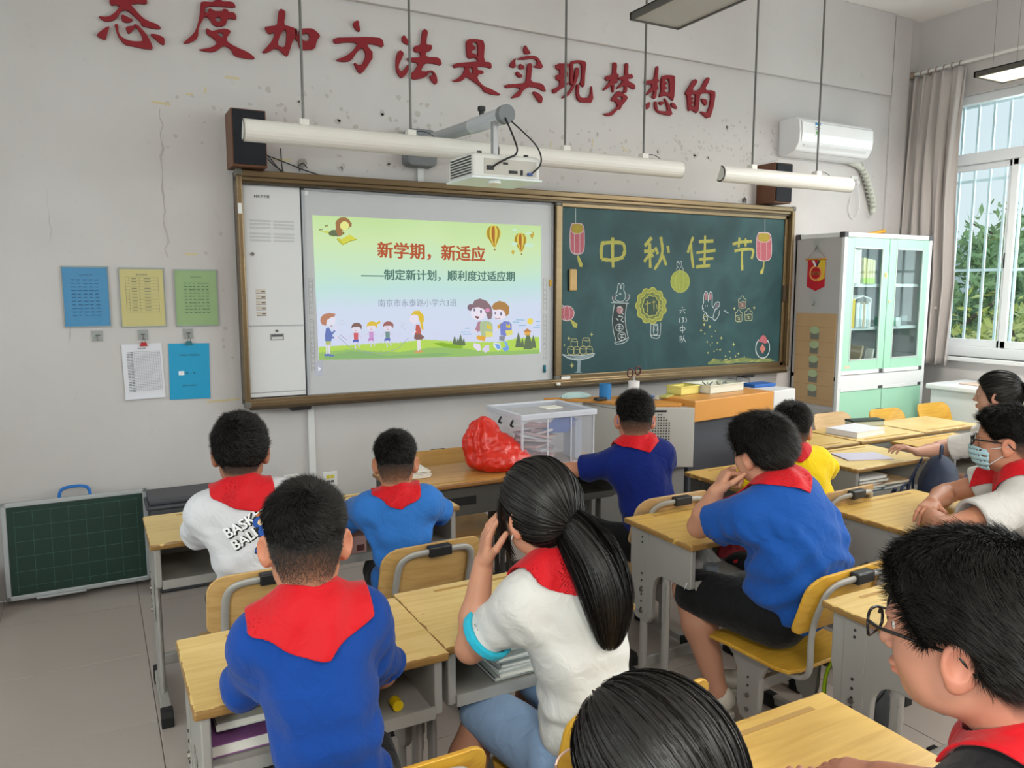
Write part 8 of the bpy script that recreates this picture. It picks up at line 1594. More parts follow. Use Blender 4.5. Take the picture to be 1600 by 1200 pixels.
book(4.56, ys, .895, .02, .15, .24, '#a8937a', 'brown board leaning behind the left glass door', lean=.25, name='clipboard'); book(4.65, ys+.03, .895, .018, .14, .23, '#8f8a86', 'grey folder leaning behind the left glass door', lean=.3, name='folder'); book(4.70, ys, .895, .018, .15, .21, '#cfcac2', 'pale folder leaning nearest the centre of the bookcase', lean=.25, name='folder')
book(4.92, ys, 1.272, .10, .12, .075, '#2f8a66', 'green box on the middle shelf behind the right glass door', name='storage_carton', pages=False); book(5.03, ys, 1.272, .06, .12, .07, '#d9dcda', 'small white box beside the green one', name='storage_carton', pages=False); book(5.10, ys+.02, 1.272, .10, .12, .08, '#8c9091', 'grey box on the middle shelf at the right', name='storage_carton', pages=False)
book(4.92, ys, .895, .30, .12, .06, '#b9c0c4', 'low pile of grey papers on the bottom shelf', name='paper_pile', pages=False)
tag(MB().use(mat('orange_yellow', '#e2a52a', .5)).tube(chaikin3([(4.90, -.25, 2.015), (5.0, -.22, 2.025), (5.12, -.2, 2.045), (5.16, -.2, 2.05)], 2), .016, 8).build('toy_trumpet', None, smooth=True), 'yellow-orange plastic tool lying on top of the bookcase', 'tool')
tag(MB().box(4.60, 4.80, -.30, -.15, 2.0, 2.014).build('flat_box', mat('grey_white', '#c9c9c6', .6), bevel=.003), 'flat pale grey box on top of the bookcase', 'box')
# --- pennant and pocket chart on the side of the bookcase (plane x = 4.34)
XS = 4.337
pn = thing('pennant', 'small red and yellow award pennant hanging on the side of the bookcase', 'pennant', (XS, -.225, 1.70))
MB().prism([(.085, .10), (-.085, .10), (-.085, -.11), (0, -.145), (.085, -.11)], 'x', -.004, -.001).build('banner', mat('pennant_red', '#c02030', .5), pn)
MB().prism([(-.012, .098), (-.083, .098), (-.083, -.045), (-.03, -.07)], 'x', -.006, -.004).build('yellow_field', mat('pennant_yellow', '#e0c03a', .5), pn)
MB().cyl((-.010, .10, .104), (-.010, -.10, .104), .006, 8).build('rod', mat('pennant_rod', '#c98a2a', .4), pn)
MB().tube([(-.008, .085, .11), (-.004, .0, .20), (-.008, -.085, .11)], .0015, 5).build('cord', mat('cord_brown', '#9a6a3a'), pn)
MB().cyl((-.007, 0, -.005), (-.004, 0, -.005), .062, 24).build('emblem_ring', mat('emblem_gold', '#e8a860', .4), pn); MB().cyl((-.009, 0, -.005), (-.006, 0, -.005), .047, 24).build('emblem', mat('emblem_red', '#b81f2a', .4), pn)
MB().prism([(.04, .095), (.02, .095), (-.005, .05), (.01, .045)], 'x', -.010, -.007).build('ribbon', mat('ribbon_white', '#e6e6ea'), pn); MB().prism([(-.04, .095), (-.025, .095), (0, .05), (-.012, .045)], 'x', -.010, -.007).build('ribbon', mat('ribbon_navy', '#2c3560'), pn)
vs, fs = textmesh('先进班', .030, bold=.001); MB().add([(-.0098, -v.x, v.y-.008) for v in vs], fs).build('pennant_text', mat('text_gold', '#e8a860'), pn)
def hookx(y, z, label):
    o = tag(MB().box(XS-.005, XS, y-.03, y+.03, z-.04, z+.04).build('adhesive_hook', mat('hook_pad', '#c8ccca'), bevel=.002), label, 'hook'); MB().tube([(XS-.006, y, z), (XS-.012, y, z-.03), (XS-.022, y, z-.035), (XS-.024, y, z-.02)], .002, 6).build('hook_wire', mat('hook_metal', '#6d6f70'), o)
hookx(-.225, 1.91, 'clear adhesive hook holding the pennant cord'); hookx(-.225, 1.475, 'clear adhesive hook above the brown pocket chart')
pc = thing('pocket_chart', 'tan fabric pocket chart with five green-topped pockets on the bookcase side', 'wall organiser', (XS, -.245, 1.02))
MB().box(-.005, -.001, -.195, .195, -.365, .36).build('backing', mat('kraft', '#bd9d76', .8, var=.05, scale=8), pc, bevel=.001)
for k in range(6): MB().box(-.0065, -.005, -.195, .195, .25-.115*k, .253-.115*k).build('seam', mat('kraft_seam', '#a98a62', .8), pc)
for k in range(5):
    z = .215-.115*k; p_ = MB().box(-.010, -.005, -.04, .04, z-.060, z+.030).build('pocket', mat('pocket_grey', '#77786f', .4), pc)
    MB().prism([(.045*math.cos(t), z+.012+.030*math.sin(t)) for t in [q*PI/8 for q in range(16)]], 'x', -.014, -.010).build('green_card', mat('card_green', '#a9bb92', .6), p_)
# --- curtain
CUR = mat('curtain_cloth', '#b8b0ad', .85, bump=.08, bscale=300, var=.05, scale=5)
cu = thing('curtain', 'grey-beige pleated curtain gathered at the left side of the window', 'curtain', (5.64, -.24, 0))
nu, nv = 64, 40; vs = []
for j in range(nv+1):
    t = j/nv; z = 3.37-(3.37-.93)*t; wd = .50*(1-.10*math.sin(PI*min(1, t*1.4))); y0 = .235
    for i in range(nu+1):
        u = i/nu; a = (.030+.012*t)*math.sin(u*2*PI*5.5+.8*math.sin(3*t+u*4))+.010*math.sin(u*2*PI*13+t*5); vs.append((a-.01*t, y0-wd*u-.03*math.sin(PI*t)*(u-.5)+.012*math.sin(u*40+t*3), z+.008*math.sin(u*30)*(t > .98)))
fs = [(j*(nu+1)+i, j*(nu+1)+i+1, (j+1)*(nu+1)+i+1, (j+1)*(nu+1)+i) for j in range(nv) for i in range(nu)]
q = MB().add(vs, fs).build('cloth', CUR, cu, smooth=True); md = q.modifiers.new('thick', 'SOLIDIFY'); md.thickness = .003
MB().box(-.012, -.009, -.16, -.10, 1.40, 1.42).build('stitched_patch', mat('patch_cream', '#d8cfc6'), cu)
cr_ = thing('curtain_rod', 'white curtain rod with rings over the window', 'rod', (5.64, 0, 3.40)); MB().cyl((0, -.02, 0), (0, -3.2, 0), .014, 12).build('rod', mat('rod_white', '#dedbd8', .4), cr_); MB().sphere((0, -.025, 0), .03, nu=12, nv=8).build('finial', mat('rod_brown', '#8d7a6d', .5), cr_, smooth=True)
for k in range(7): MB().tube([(0+.024*math.cos(t), -.05-.068*k, .024*math.sin(t)-.006) for t in [q_*PI/6 for q_ in range(12)]], .004, 6, closed=True).build('ring', mat('rod_brown', '#8d7a6d'), cr_)
for y in (-.06, -1.6, -3.1): MB().box(0, .11, y-.01, y+.01, -.012, .012).build('wall_mount', mat('rod_white', '#dedbd8'), cr_)
# --- lectern
LW_ = mat('lectern_wood', '#cf8f45', .38, var=.06, scale=3, stretch=(1, 8, 8)); LG = mat('lectern_grey', '#c4c0ba', .42); LD = mat('lectern_dark', '#4f4f56', .5); LWH = mat('lectern_white', '#d7d6d8', .4)
lt = thing('teacher_lectern', 'grey steel multimedia lectern with wooden tops and a perforated panel', 'lectern', (0, 0, 0))
A = Vector((2.10, -.82)); B_ = Vector((2.44, -1.0)); a8 = math.radians(8); dr = Vector((math.cos(a8), math.sin(a8))); dl = Vector((-math.sin(math.radians(11)), math.cos(math.radians(11))))
A2 = A+dl*.42; E1 = B_+dr*.04; E2 = E1+dr*.74; E3 = E2+dr*.24
MB().prism([tuple(A), tuple(B_), tuple(E1+Vector((-.01, .07))), tuple(E1+Vector((.0, .42))), tuple(A2)], 'z', .50, .865).build('left_wing', LG, lt, bevel=.004)
MB().prism([tuple(A+Vector((.03, .05))), tuple(B_+Vector((0, .08))), tuple(E1+Vector((.0, .40))), tuple(A2)], 'z', .02, .50).build('lower_body', mat('lectern_lower', '#a7a5a4', .45), lt)
F1 = E1+Vector((-.02, .06)); F2 = E2+Vector((-.01, .04))
MB().prism([tuple(F1), tuple(F2), tuple(F2+Vector((-.06, .45))), tuple(F1+Vector((-.06, .45)))], 'z', .30, .80).build('modesty_panel', LD, lt)
MB().prism([tuple(F1+Vector((0, .04))), tuple(F2+Vector((0, .04))), tuple(F2+Vector((-.06, .45))), tuple(F1+Vector((-.06, .45)))], 'z', .02, .30).build('lower_body', mat('lectern_lower', '#a7a5a4'), lt)
G1 = B_+Vector((.0, .0)); 
MB().prism([tuple(G1), tuple(E2), tuple(E2+Vector((-.05, .28))), tuple(G1+Vector((-.04, .28)))], 'z', .775, .905).build('wooden_bridge', LW_, lt, bevel=.006, seg=3)
MB().prism([tuple(E2), tuple(E3+Vector((0, 0))), tuple(E3+Vector((-.06, .48))), tuple(E2+Vector((-.06, .48)))], 'z', .02, .905).build('right_wing', LWH, lt, bevel=.005)
L1 = A+dl*.02+Vector((-.16, .12)); MB().prism([tuple(A+Vector((-.10, .28))), tuple(A+Vector((.02, .02))), tuple(B_+Vector((-.06, .06))), tuple(E1+Vector((0, .12))), tuple(E1+Vector((-.03, .46))), tuple(A2+Vector((-.24, .08)))], 'z', .865, .885).build('wooden_top', LW_, lt, bevel=.005)
nA = (B_-A).normalized(); nn_ = Vector((nA.y, -nA.x)); hp = MB()
for i in range(9):
    for j in range(16):
        if j == 15 and i not in (4, 5): continue
        if j == 14 and not 3 <= i <= 6: continue
        if j == 13 and not 2 <= i <= 7: continue
        c = A+nA*(.10+.0165*i)+nn_*.003; z = .575+.0165*j; u = nA*.0042; hp.add([(c.x-u.x, c.y-u.y, z-.0042), (c.x+u.x, c.y+u.y, z-.0042), (c.x+u.x, c.y+u.y, z+.0042), (c.x-u.x, c.y-u.y, z+.0042)], [(0,1,2,3)])
hp.build('perforation', mat('hole_dark', '#2d2b29'), lt, kind='stuff')
c = A+nA*.16+nn_*.004; u = nA*.055; MB().add([(c.x-u.x, c.y-u.y, .838), (c.x+u.x, c.y+u.y, .838), (c.x+u.x, c.y+u.y, .850), (c.x-u.x, c.y-u.y, .850)], [(0,1,2,3)]).build('lock_slot', BLK, lt)
nD = dl; c0 = A+dl*.01-Vector((dl.y, -dl.x))*.004; c1 = A+dl*.40-Vector((dl.y, -dl.x))*.004
MB().add([(c0.x, c0.y, .845), (c1.x, c1.y, .845), (c1.x, c1.y, .842), (c0.x, c0.y, .842)], [(0,1,2,3)]).build('door_seam', LD, lt)
for z in (.83, .55): MB().cyl((c0.x-.003, c0.y+.03, z), (c0.x+.003, c0.y+.03, z), .007, 8).build('screw', mat('bolt_steel', '#85827c'), lt)
MB().cyl((E2.x+.12, E2.y+.005, .835), (E2.x+.12, E2.y+.02, .835), .006, 8).build('screw', mat('bolt_steel', '#85827c'), lt)
# things on the lectern
ZT = .886
tag(MB().lathe([(0, 0), (.038, 0), (.040, .10), (.037, .10), (.036, .006), (0, .006)], 18).build('pen_cup', mat('cup_blue', '#2878b8', .4), smooth=False, loc=(2.10, -.55, ZT)) if hasattr(MB, 'lathe') else MB().tube([(0,0,0), (0,0,.095)], .038, 18).build('pen_cup', mat('cup_blue', '#2878b8', .4), loc=(2.10, -.55, ZT)), 'blue round pen cup on the lectern, half behind the navy boy', 'cup')
tag(MB().tube([(0,0,0), (0,0,.11)], [.032, .036], 18).build('white_cup', mat('cup_white', '#e2e2e6', .4), loc=(2.27, -.62, ZT)), 'white cup holding scissors on the lectern', 'cup')
sc2 = thing('scissors', 'scissors with dark red handles standing in the white cup', 'scissors', (2.27, -.62, ZT+.06)); hm_ = mat('scissor_handle', '#4a1f24', .4)
MB().box(-.006, .004, -.002, .002, -.055, .08).box(-.002, .008, -.001, .003, -.055, .08).build('blades', mat('steel', '#b0b0b4', .25, .9), sc2)
for sx in (-1, 1): MB().tube([(sx*.030+.021*math.cos(t), 0, .108+.026*math.sin(t)+sx*.006) for t in [k*PI/7 for k in range(14)]], .0055, 6, closed=True).build('handle', hm_, sc2, smooth=True)
def blob(name, cx, cy, z, rx, ry, h_, col, label, cat, alpha=1, seed=1, rough=.4):
    R_ = np.random.RandomState(seed); n_ = 14; vs = [(0, 0, h_)]; fs = []
    for r_ in (.35, .7, 1.0):
        for k in range(n_): a = 2*PI*k/n_; q = r_*(1+.15*R_.randn()); vs.append((rx*q*math.cos(a), ry*q*math.sin(a), max(.001, h_*(1-r_**1.6)+.25*h_*R_.rand()*(r_ < 1))))
    for k in range(n_): fs.append((0, 1+k, 1+(k+1) % n_))
    for r_ in range(2):
        for k in range(n_): a = 1+r_*n_; fs.append((a+k, a+n_+k, a+n_+(k+1) % n_, a+(k+1) % n_))
    fs.append(tuple(1+2*n_+k for k in range(n_))[::-1])
    return tag(MB().add(vs, fs).build(name, mat('m_'+name+col, col, rough, alpha=alpha), loc=(cx, cy, z)), label, cat)
blob('plastic_sleeve', 1.98, -.38, ZT, .12, .07, .03, '#b9d3d3', 'crumpled pale teal plastic sleeve at the left end of the lectern', 'plastic bag', seed=3, rough=.2)
tag(MB().box(-.04, .04, -.02, .02, 0, .018).build('stapler', BLK, bevel=.004, loc=(2.03, -.60, ZT)), 'small black stapler beside the blue cup', 'stapler')
for i, (x, y, c, w_, d_, r_) in enumerate(((2.40, -.70, '#c7c2b0', .12, .09, .2), (2.44, -.74, '#b7b76a', .13, .05, .5), (2.37, -.66, '#8d4a48', .07, .05, -.3), (2.33, -.70, '#3a5a9a', .04, .06, .1))):
    o = tag(MB().box(-w_/2, w_/2, -d_/2, d_/2, 0, .012).build('note_pad', mat('pad'+c, c, .6), bevel=.002, loc=(x, y, ZT+.001+.0125*(i % 2))), ['beige notepad on the lectern right of the boy in navy', 'olive booklet on the lectern edge by the wooden bridge', 'dark red notebook among the lectern clutter', 'small blue box among the lectern clutter'][i], 'notepad'); o.rotation_euler.z = r_
ZB = .906
def tray(name, x, y, w_, d_, h_, col, label, rot=0, alpha=1):
    o = thing(name, label, 'box', (x, y, ZB), rot); m_ = mat('tray'+col, col, .35, alpha=alpha)
    MB().box(-w_/2, w_/2, -d_/2, d_/2, 0, .004).box(-w_/2, w_/2, -d_/2, -d_/2+.004, 0, h_).box(-w_/2, w_/2, d_/2-.004, d_/2, 0, h_).box(-w_/2, -w_/2+.004, -d_/2, d_/2, 0, h_).box(w_/2-.004, w_/2, -d_/2, d_/2, 0, h_).build('walls', m_, o); MB().box(-w_/2-.006, w_/2+.006, -d_/2-.006, -d_/2+.004, h_-.006, h_).box(-w_/2-.006, w_/2+.006, d_/2-.004, d_/2+.006, h_-.006, h_).box(-w_/2-.006, -w_/2+.004, -d_/2, d_/2, h_-.006, h_).box(w_/2-.004, w_/2+.006, -d_/2, d_/2, h_-.006, h_).build('rim', m_, o); return o
t_ = tray('yellow_basket', 2.60, -.70, .17, .12, .055, '#e2d67a', 'shallow translucent yellow basket on the lectern', a8); MB().box(-.07, .07, -.05, .05, .004, .03).build('paper_fill', mat('page_paper', '#e6e2d8'), t_)
t_ = tray('plastic_tray', 2.88, -.68, .34, .22, .055, '#d9d9cc', 'long white plastic tray full of odds and ends on the lectern', a8)
for k in range(6): MB().tube([(-.13+.04*k, -.05+.02*(k % 3), .045), (-.05+.03*k, .05-.015*k, .052)], .005, 6).build('pen', mat('pen%d' % (k % 3), ['#8a8578', '#b9b3a2', '#5f6a6c'][k % 3]), t_)
ws = MB()
for z in (.0, .055):
    ws.tube([(-.06, -.04, z), (.06, -.04, z), (.06, .04, z), (-.06, .04, z)], .002, 5, closed=True)
for x in (-.06, .06): ws.tube([(x, -.04, 0), (x, -.04, .075)], .002, 5).tube([(x, .04, 0), (x, .04, .075)], .002, 5)
tag(ws.build('wire_stand', mat('wire_dark', '#5d5d60', .4, .6), loc=(3.18, -.60, ZB)), 'small dark wire stand at the back of the lectern', 'stand')
tag(MB().box(-.10, .10, -.06, .06, 0, .022).build('flat_case', mat('case_blue', '#1f5aa8', .4), bevel=.004, loc=(3.31, -.66, ZB)), 'flat bright blue case on the white end of the lectern', 'box')
# --- storage box and red bag
TP = mat('clear_polypropylene', '#d2d6e4', .22, alpha=.15); TR2 = mat('polypropylene_rim', '#dadde8', .3, alpha=.72)
sb2 = thing('storage_box', 'large translucent lidded storage box full of papers beside the red bag', 'box', (1.345, -1.035, .681)); hx, hy, hh = .215, .185, .262
MB().box(-hx, hx, -hy, -hy+.003, 0, hh).box(-hx, hx, hy-.003, hy, 0, hh).box(-hx, -hx+.003, -hy, hy, 0, hh).box(hx-.003, hx, -hy, hy, 0, hh).box(-hx, hx, -hy, hy, 0, .004).build('walls', TP, sb2)
rb = MB()
for x in (-hx, hx-.006, -.07, .07): rb.box(x, x+.006, -hy-.004, -hy, 0, hh)
rb.box(-hx, hx, -hy-.005, -hy, 0, .008); rb.box(-hx-.004, -hx, -hy, -hy+.006, 0, hh).box(-hx-.004, -hx, hy-.006, hy, 0, hh); rb.build('ribs', TR2, sb2)
ld = MB().box(-hx-.012, hx+.012, -hy-.012, -hy+.006, hh-.018, hh+.012).box(-hx-.012, hx+.012, hy-.006, hy+.012, hh-.018, hh+.012).box(-hx-.012, -hx+.006, -hy, hy, hh-.018, hh+.012).box(hx-.006, hx+.012, -hy, hy, hh-.018, hh+.012).build('lid_rim', TR2, sb2, bevel=.004)
MB().box(-hx, hx, -hy, hy, hh+.002, hh+.005).build('lid', TP, sb2); MB().box(.0, .10, -.06, .02, hh+.006, hh+.012).build('lid_label', mat('page_paper', '#e6e2d8'), sb2)
for y in (-.10, .03): MB().tube(chaikin3([(-hx-.004, y, hh-.06), (-hx-.02, y, hh-.055), (-hx-.016, y-.01, hh-.035), (-hx-.008, y-.005, hh-.028)]), .006, 6).build('latch_strap', BLK, sb2, smooth=True)
R_ = np.random.RandomState(9)
for i in range(16):
    c = ['#d9d4d6', '#c99a98', '#e3dee0', '#b07f80', '#cfd2dc', '#d8b7b2'][i % 6]; o = tag(MB().box(-.09, .09, -.06, .06, 0, .012).build('paper_packet', mat('packet'+c, c, .6), bevel=.002, loc=(1.345+.05*R_.randn()*.6-.03, -1.03+.04*R_.randn()*.6, .69+.0112*i)), '%s paper packet in the storage box, layer %s from the bottom' % ({'#d9d4d6': 'grey-white', '#c99a98': 'pink', '#e3dee0': 'white', '#b07f80': 'dusty red', '#cfd2dc': 'pale blue', '#d8b7b2': 'peach'}[c], ['one', 'two', 'three', 'four', 'five', 'six', 'seven', 'eight', 'nine', 'ten', 'eleven', 'twelve', 'thirteen', 'fourteen', 'fifteen', 'sixteen'][i]), 'paper', 'papers in the storage box'); o.rotation_euler = (.12*R_.randn(), .12*R_.randn(), 1.2*R_.randn())
o = tag(MB().prism([(-.10, -.03), (-.02, .045), (.08, .055), (.10, .01), (.05, -.04)], 'y', -.008, .008).build('blue_folder', mat('folder_blue', '#3f66b8', .5), loc=(1.40, -1.13, .865)), 'blue folder standing inside the storage box', 'folder'); o.rotation_euler = (.2, 0, 0)
for i in range(4): tag(MB().box(-.006, .006, -.06, .06, 0, .20).build('plastic_pouch', mat('pouch_clear', '#c3cadb', .2, alpha=.6), loc=(1.49+.016*i, -1.10+.01*i, .688)), '%s upright clear pouch at the right inside of the storage box' % ['first', 'second', 'third', 'fourth'][i], 'pouch', 'clear pouches in the storage box')
RB = mat('red_plastic_film', '#d92c1c', .28, spec=.6, trans=0, sss=.1, alpha=.93)
Fb = Field((.80, -1.34, .675), (1.28, -.92, .99), .005); Pb = Fb.full()
Fb.ell((1.03, -1.14, .735), (.16, .135, .075), k=.03).ell((.965, -1.11, .81), (.10, .095, .09), k=.03).ell((.975, -1.10, .88), (.058, .055, .058), k=.03).ell((1.05, -1.13, .79), (.085, .085, .06), k=.04).ell((1.11, -1.16, .715), (.115, .105, .045), k=.03)
q = Pb-np.array([.955, -1.10, .90], f32); an_ = np.arctan2(q[..., 1], q[..., 0]); rd_ = np.linalg.norm(q, axis=-1)
Fb.D = (Fb.D+.0085*np.sin(an_*12+4*nz(Pb, 22, 1))*np.clip(rd_/.06, 0, 1)*np.clip(1.6-rd_/.16, 0.25, 1)+.006*nz(Pb, 70, 2)+.0035*nz(Pb, 150, 4)).astype(f32); Fb.D = smax(Fb.D, (.683-Pb[..., 2]).astype(f32), .004)
V, F = Fb.mesh(); rbag = mk('plastic_bag', V, F, RB, None); tag(rbag, 'crumpled bright red plastic bag standing on the amber desk', 'bag')
# --- papers on the amber desk
pst = thing('paper_stack', 'loose stack of curling worksheets behind the small light-blue boy', 'paper', (.56, -1.10, .682))
for k in range(7):
    o = MB().box(-.10, .10, -.07, .07, 0, .004).build('sheet', mat('page_paper', '#e6e2d8'), pst); o.location = (.006*math.sin(k*3), .006*math.cos(k*5), .005*k); o.rotation_euler = (.02*math.sin(k), -.03*(k > 4), .10*math.sin(k*7))
# --- dark lidded bin and portable green board
BN = mat('bin_grey', '#46484d', .45); bn = thing('lidded_bin', 'dark grey lidded plastic box behind the front left desk', 'bin', (-.22, -.16, 0))
MB().prism([(-.28, 0), (.28, 0), (.30, .46), (-.30, .46)], 'y', -.12, .12).build('body', BN, bn, bevel=.02, seg=3)
MB().box(-.315, .315, -.145, .145, .455, .475).box(-.30, .30, -.13, .13, .475, .505).build('lid', BN, bn, bevel=.012, seg=3)
MB().box(-.03, .05, -.135, -.12, .28, .44).build('blue_label', mat('label_blue', '#1d57b0', .5), bn)
gb = thing('portable_chalkboard', 'small green writing-grid chalkboard with aluminium frame leaning on the left wall', 'chalkboard', (-.845, -.10, .03)); gb.rotation_euler = (-.10, 0, 0)
AL = mat('aluminium_frame', '#aeb3b6', .35, .4); gx, gh = .33, .49
MB().box(-gx+.02, gx-.02, -.008, .004, .02, gh-.02).build('writing_surface', mat('grid_green', '#10322a', .5, var=.08, scale=4), gb)
MB().box(-gx, gx, -.014, .010, 0, .024).box(-gx, gx, -.014, .010, gh-.024, gh).box(-gx, -gx+.024, -.014, .010, 0, gh).box(gx-.024, gx, -.014, .010, 0, gh).build('frame', AL, gb, bevel=.004)
gl = MB()
for k in range(8): x = -.275+.55/7*k; gl.box(x-.0008, x+.0008, -.0095, -.008, .04, gh-.045)
for k in range(6): z = .065+.075*k; gl.box(-.285, .285, -.0095, -.008, z-.0008, z+.0008)
gl.build('grid_lines', mat('grid_line', '#3f6a58', .7), gb, kind='stuff')
MB().box(-.20, .02, -.045, -.014, 0, .010).build('chalk_tray', AL, gb, bevel=.002)
MB().tube(chaikin3([(-.075, 0, gh), (-.07, 0, gh+.035), (-.04, 0, gh+.05), (.03, 0, gh+.05), (.06, 0, gh+.035), (.065, 0, gh)], 2), .008, 8).build('carry_handle', mat('handle_blue', '#1c6ec0', .4), gb, smooth=True)
tag(MB().box(-1.42, -1.215, -.30, -.03, 0, .20).build('grey_carton', mat('carton_grey', '#8f9092', .6), bevel=.01), 'grey box cut by the left edge of the view beside the small green board', 'box')
# --- white chest by the window
wc = thing('white_chest', 'long white lidded chest under the window', 'chest', (5.47, -1.45, 0))
MB().box(-.24, .24, -.80, .80, .04, .77).build('body', mat('chest_white', '#dfe1e4', .4), wc, bevel=.012); MB().box(-.265, .262, -.83, .83, .77, .815).build('lid', mat('chest_lid', '#e9ebee', .35), wc, bevel=.012)
tag(MB().prism([(-.08, -.20), (.10, -.22), (.12, .20), (-.06, .22)], 'z', 0, .006).build('peach_folder', mat('peach_paper', '#dcbfae', .6), loc=(5.42, -1.02, .817)), 'peach paper sheet lying on the white chest', 'paper')
bgp = thing('printed_bag', 'white shopping bag with a blue printed letter by the window girl', 'bag', (4.55, -1.86, 0)); MB().prism([(-.20, .0), (.20, .0), (.22, .80), (-.21, .82)], 'y', -.06, .06).build('body', mat('bag_white', '#dfe3ea', .6), bgp, bevel=.01)
vs, fs = textmesh('J', .16, bold=.008); MB().add([(v.x-.13, -.0615-v.z*.1, v.y+.72) for v in vs], fs).build('print', mat('print_blue', '#2458a8', .5), bgp)
# --- books and cases on the far desks
def flat(name, x, y, z, w_, d_, h_, col, label, cat='book', rot=0, pages=True):
    o = thing(name, label, cat, (x, y, z), rot); MB().box(-w_/2, w_/2, -d_/2, d_/2, h_-.002, h_).box(-w_/2, w_/2, -d_/2, d_/2, 0, .002).box(-w_/2, -w_/2+.002, -d_/2, d_/2, 0, h_).build('cover', mat('cover_'+col, col, .5), o)
    MB().box(-w_/2+.002, w_/2-.003, -d_/2+.003, d_/2-.003, .002, h_-.002).build('pages', mat('page_paper', '#e6e2d8'), o); return o
flat('thick_book', 3.43, -1.36, .681, .30, .21, .035, '#d5d5dd', 'thick white book lying on the turned desk', rot=.1)
pcs = thing('pencil_case', 'black and clear pencil case behind the thick white book', 'pencil case', (3.72, -1.20, .681), -.25); MB().box(-.12, .12, -.04, .04, 0, .036).build('body', mat('case_clear', '#a9aea0', .3), pcs, bevel=.006); MB().box(-.122, .122, -.042, .042, .030, .044).build('flap', mat('case_black', '#23302d', .5), pcs, bevel=.004)
flat('lilac_booklet', 2.88, -1.83, .681, .26, .17, .004, '#c3bfd4', 'thin lilac booklet on the desk with the full drawer', rot=-.35)
flat('notice_slip', 2.78, -1.42, .681, .14, .10, .002, '#d8dadf', 'small white slip on the desk beside the boy in yellow', 'paper', .2)
tops = ['#2f6f9a', '#d8d5cc', '#c98a4a', '#b5b2aa', '#d9dce0', '#8fa0a8', '#d5b48a']
for i in range(7): flat('drawer_book', 2.80+.015*math.sin(i*2.3)+(.0 if i < 5 else .2), -1.86+.01*math.cos(i), .527+.017*i if i < 5 else .527+.018*(i-5), .22-.01*(i % 3), .20, .014, tops[i], ['blue', 'white', 'orange', 'grey', 'pale', 'slate', 'tan'][i]+'-covered book in the open drawer under the lilac booklet', rot=.08*math.sin(i*4))
for i in range(9): flat('drawer_book', .36+.012*math.sin(i*2.1), -2.67+.008*math.cos(i*3), .527+.0125*i, .36-.012*(i % 4), .24, .011, ['#b9bcbb', '#e0e0dc', '#c7cccb'][i % 3], ['lowest', 'second', 'third', 'fourth', 'fifth', 'sixth', 'seventh', 'eighth', 'topmost'][i]+' workbook in the pile inside the leaning girl\'s drawer', rot=.05*math.sin(i*4))
flat('drawer_book', -.42, -2.68, .527, .26, .22, .03, '#8b5a8c', 'purple-edged book in the drawer of the worn desk'); flat('drawer_book', -.40, -2.67, .580, .25, .21, .018, '#dcdcd8', 'white notebook near the top of the worn desk\'s drawer')
tag(MB().tube([(0, 0, .014), (.0, .03, .014)], .014, 14).build('tape_measure', mat('yellow_box', '#e3c21a', .4), loc=(-.10, -2.80, .528)), 'small round yellow item in the drawer beside the nearest blue shirt', 'case')
dc = thing('drawer_carton', 'small pink carton in the drawer of the second front desk', 'carton', (.14, -1.55, .526)); MB().box(-.06, .06, -.06, .06, 0, .07).build('body', mat('carton_pink', '#c79a94', .6), dc, bevel=.002); MB().box(.02, .05, -.0615, -.06, .01, .035).build('print_mark', mat('carton_print', '#6a3f3d', .6), dc)
tag(MB().tube([(0, 0, 0), (0, 0, .03)], .028, 18).build('round_tin', mat('tin_grey', '#8f949c', .3, .3), loc=(1.26, -2.44, .527)), 'small round tin in the drawer before the heavy-set boy', 'tin')
blob('clear_pouch', 1.30, -2.34, .527, .09, .06, .075, '#a9a39f', 'crumpled clear pouch in the drawer before the heavy-set boy', 'pouch', seed=6, rough=.25)
tag(MB().tube([(0, 0, 0), (.16, .05, .004)], .008, 8).build('red_pen', mat('pen_red', '#b3202a', .4), loc=(1.40, -2.42, .536)), 'red pen in the drawer before the heavy-set boy', 'pen')
blob('red_pouch', 1.47, -2.33, .527, .06, .05, .06, '#8f1f2a', 'dark red cloth pouch deep in the drawer before the heavy-set boy', 'pouch', seed=8, rough=.7)
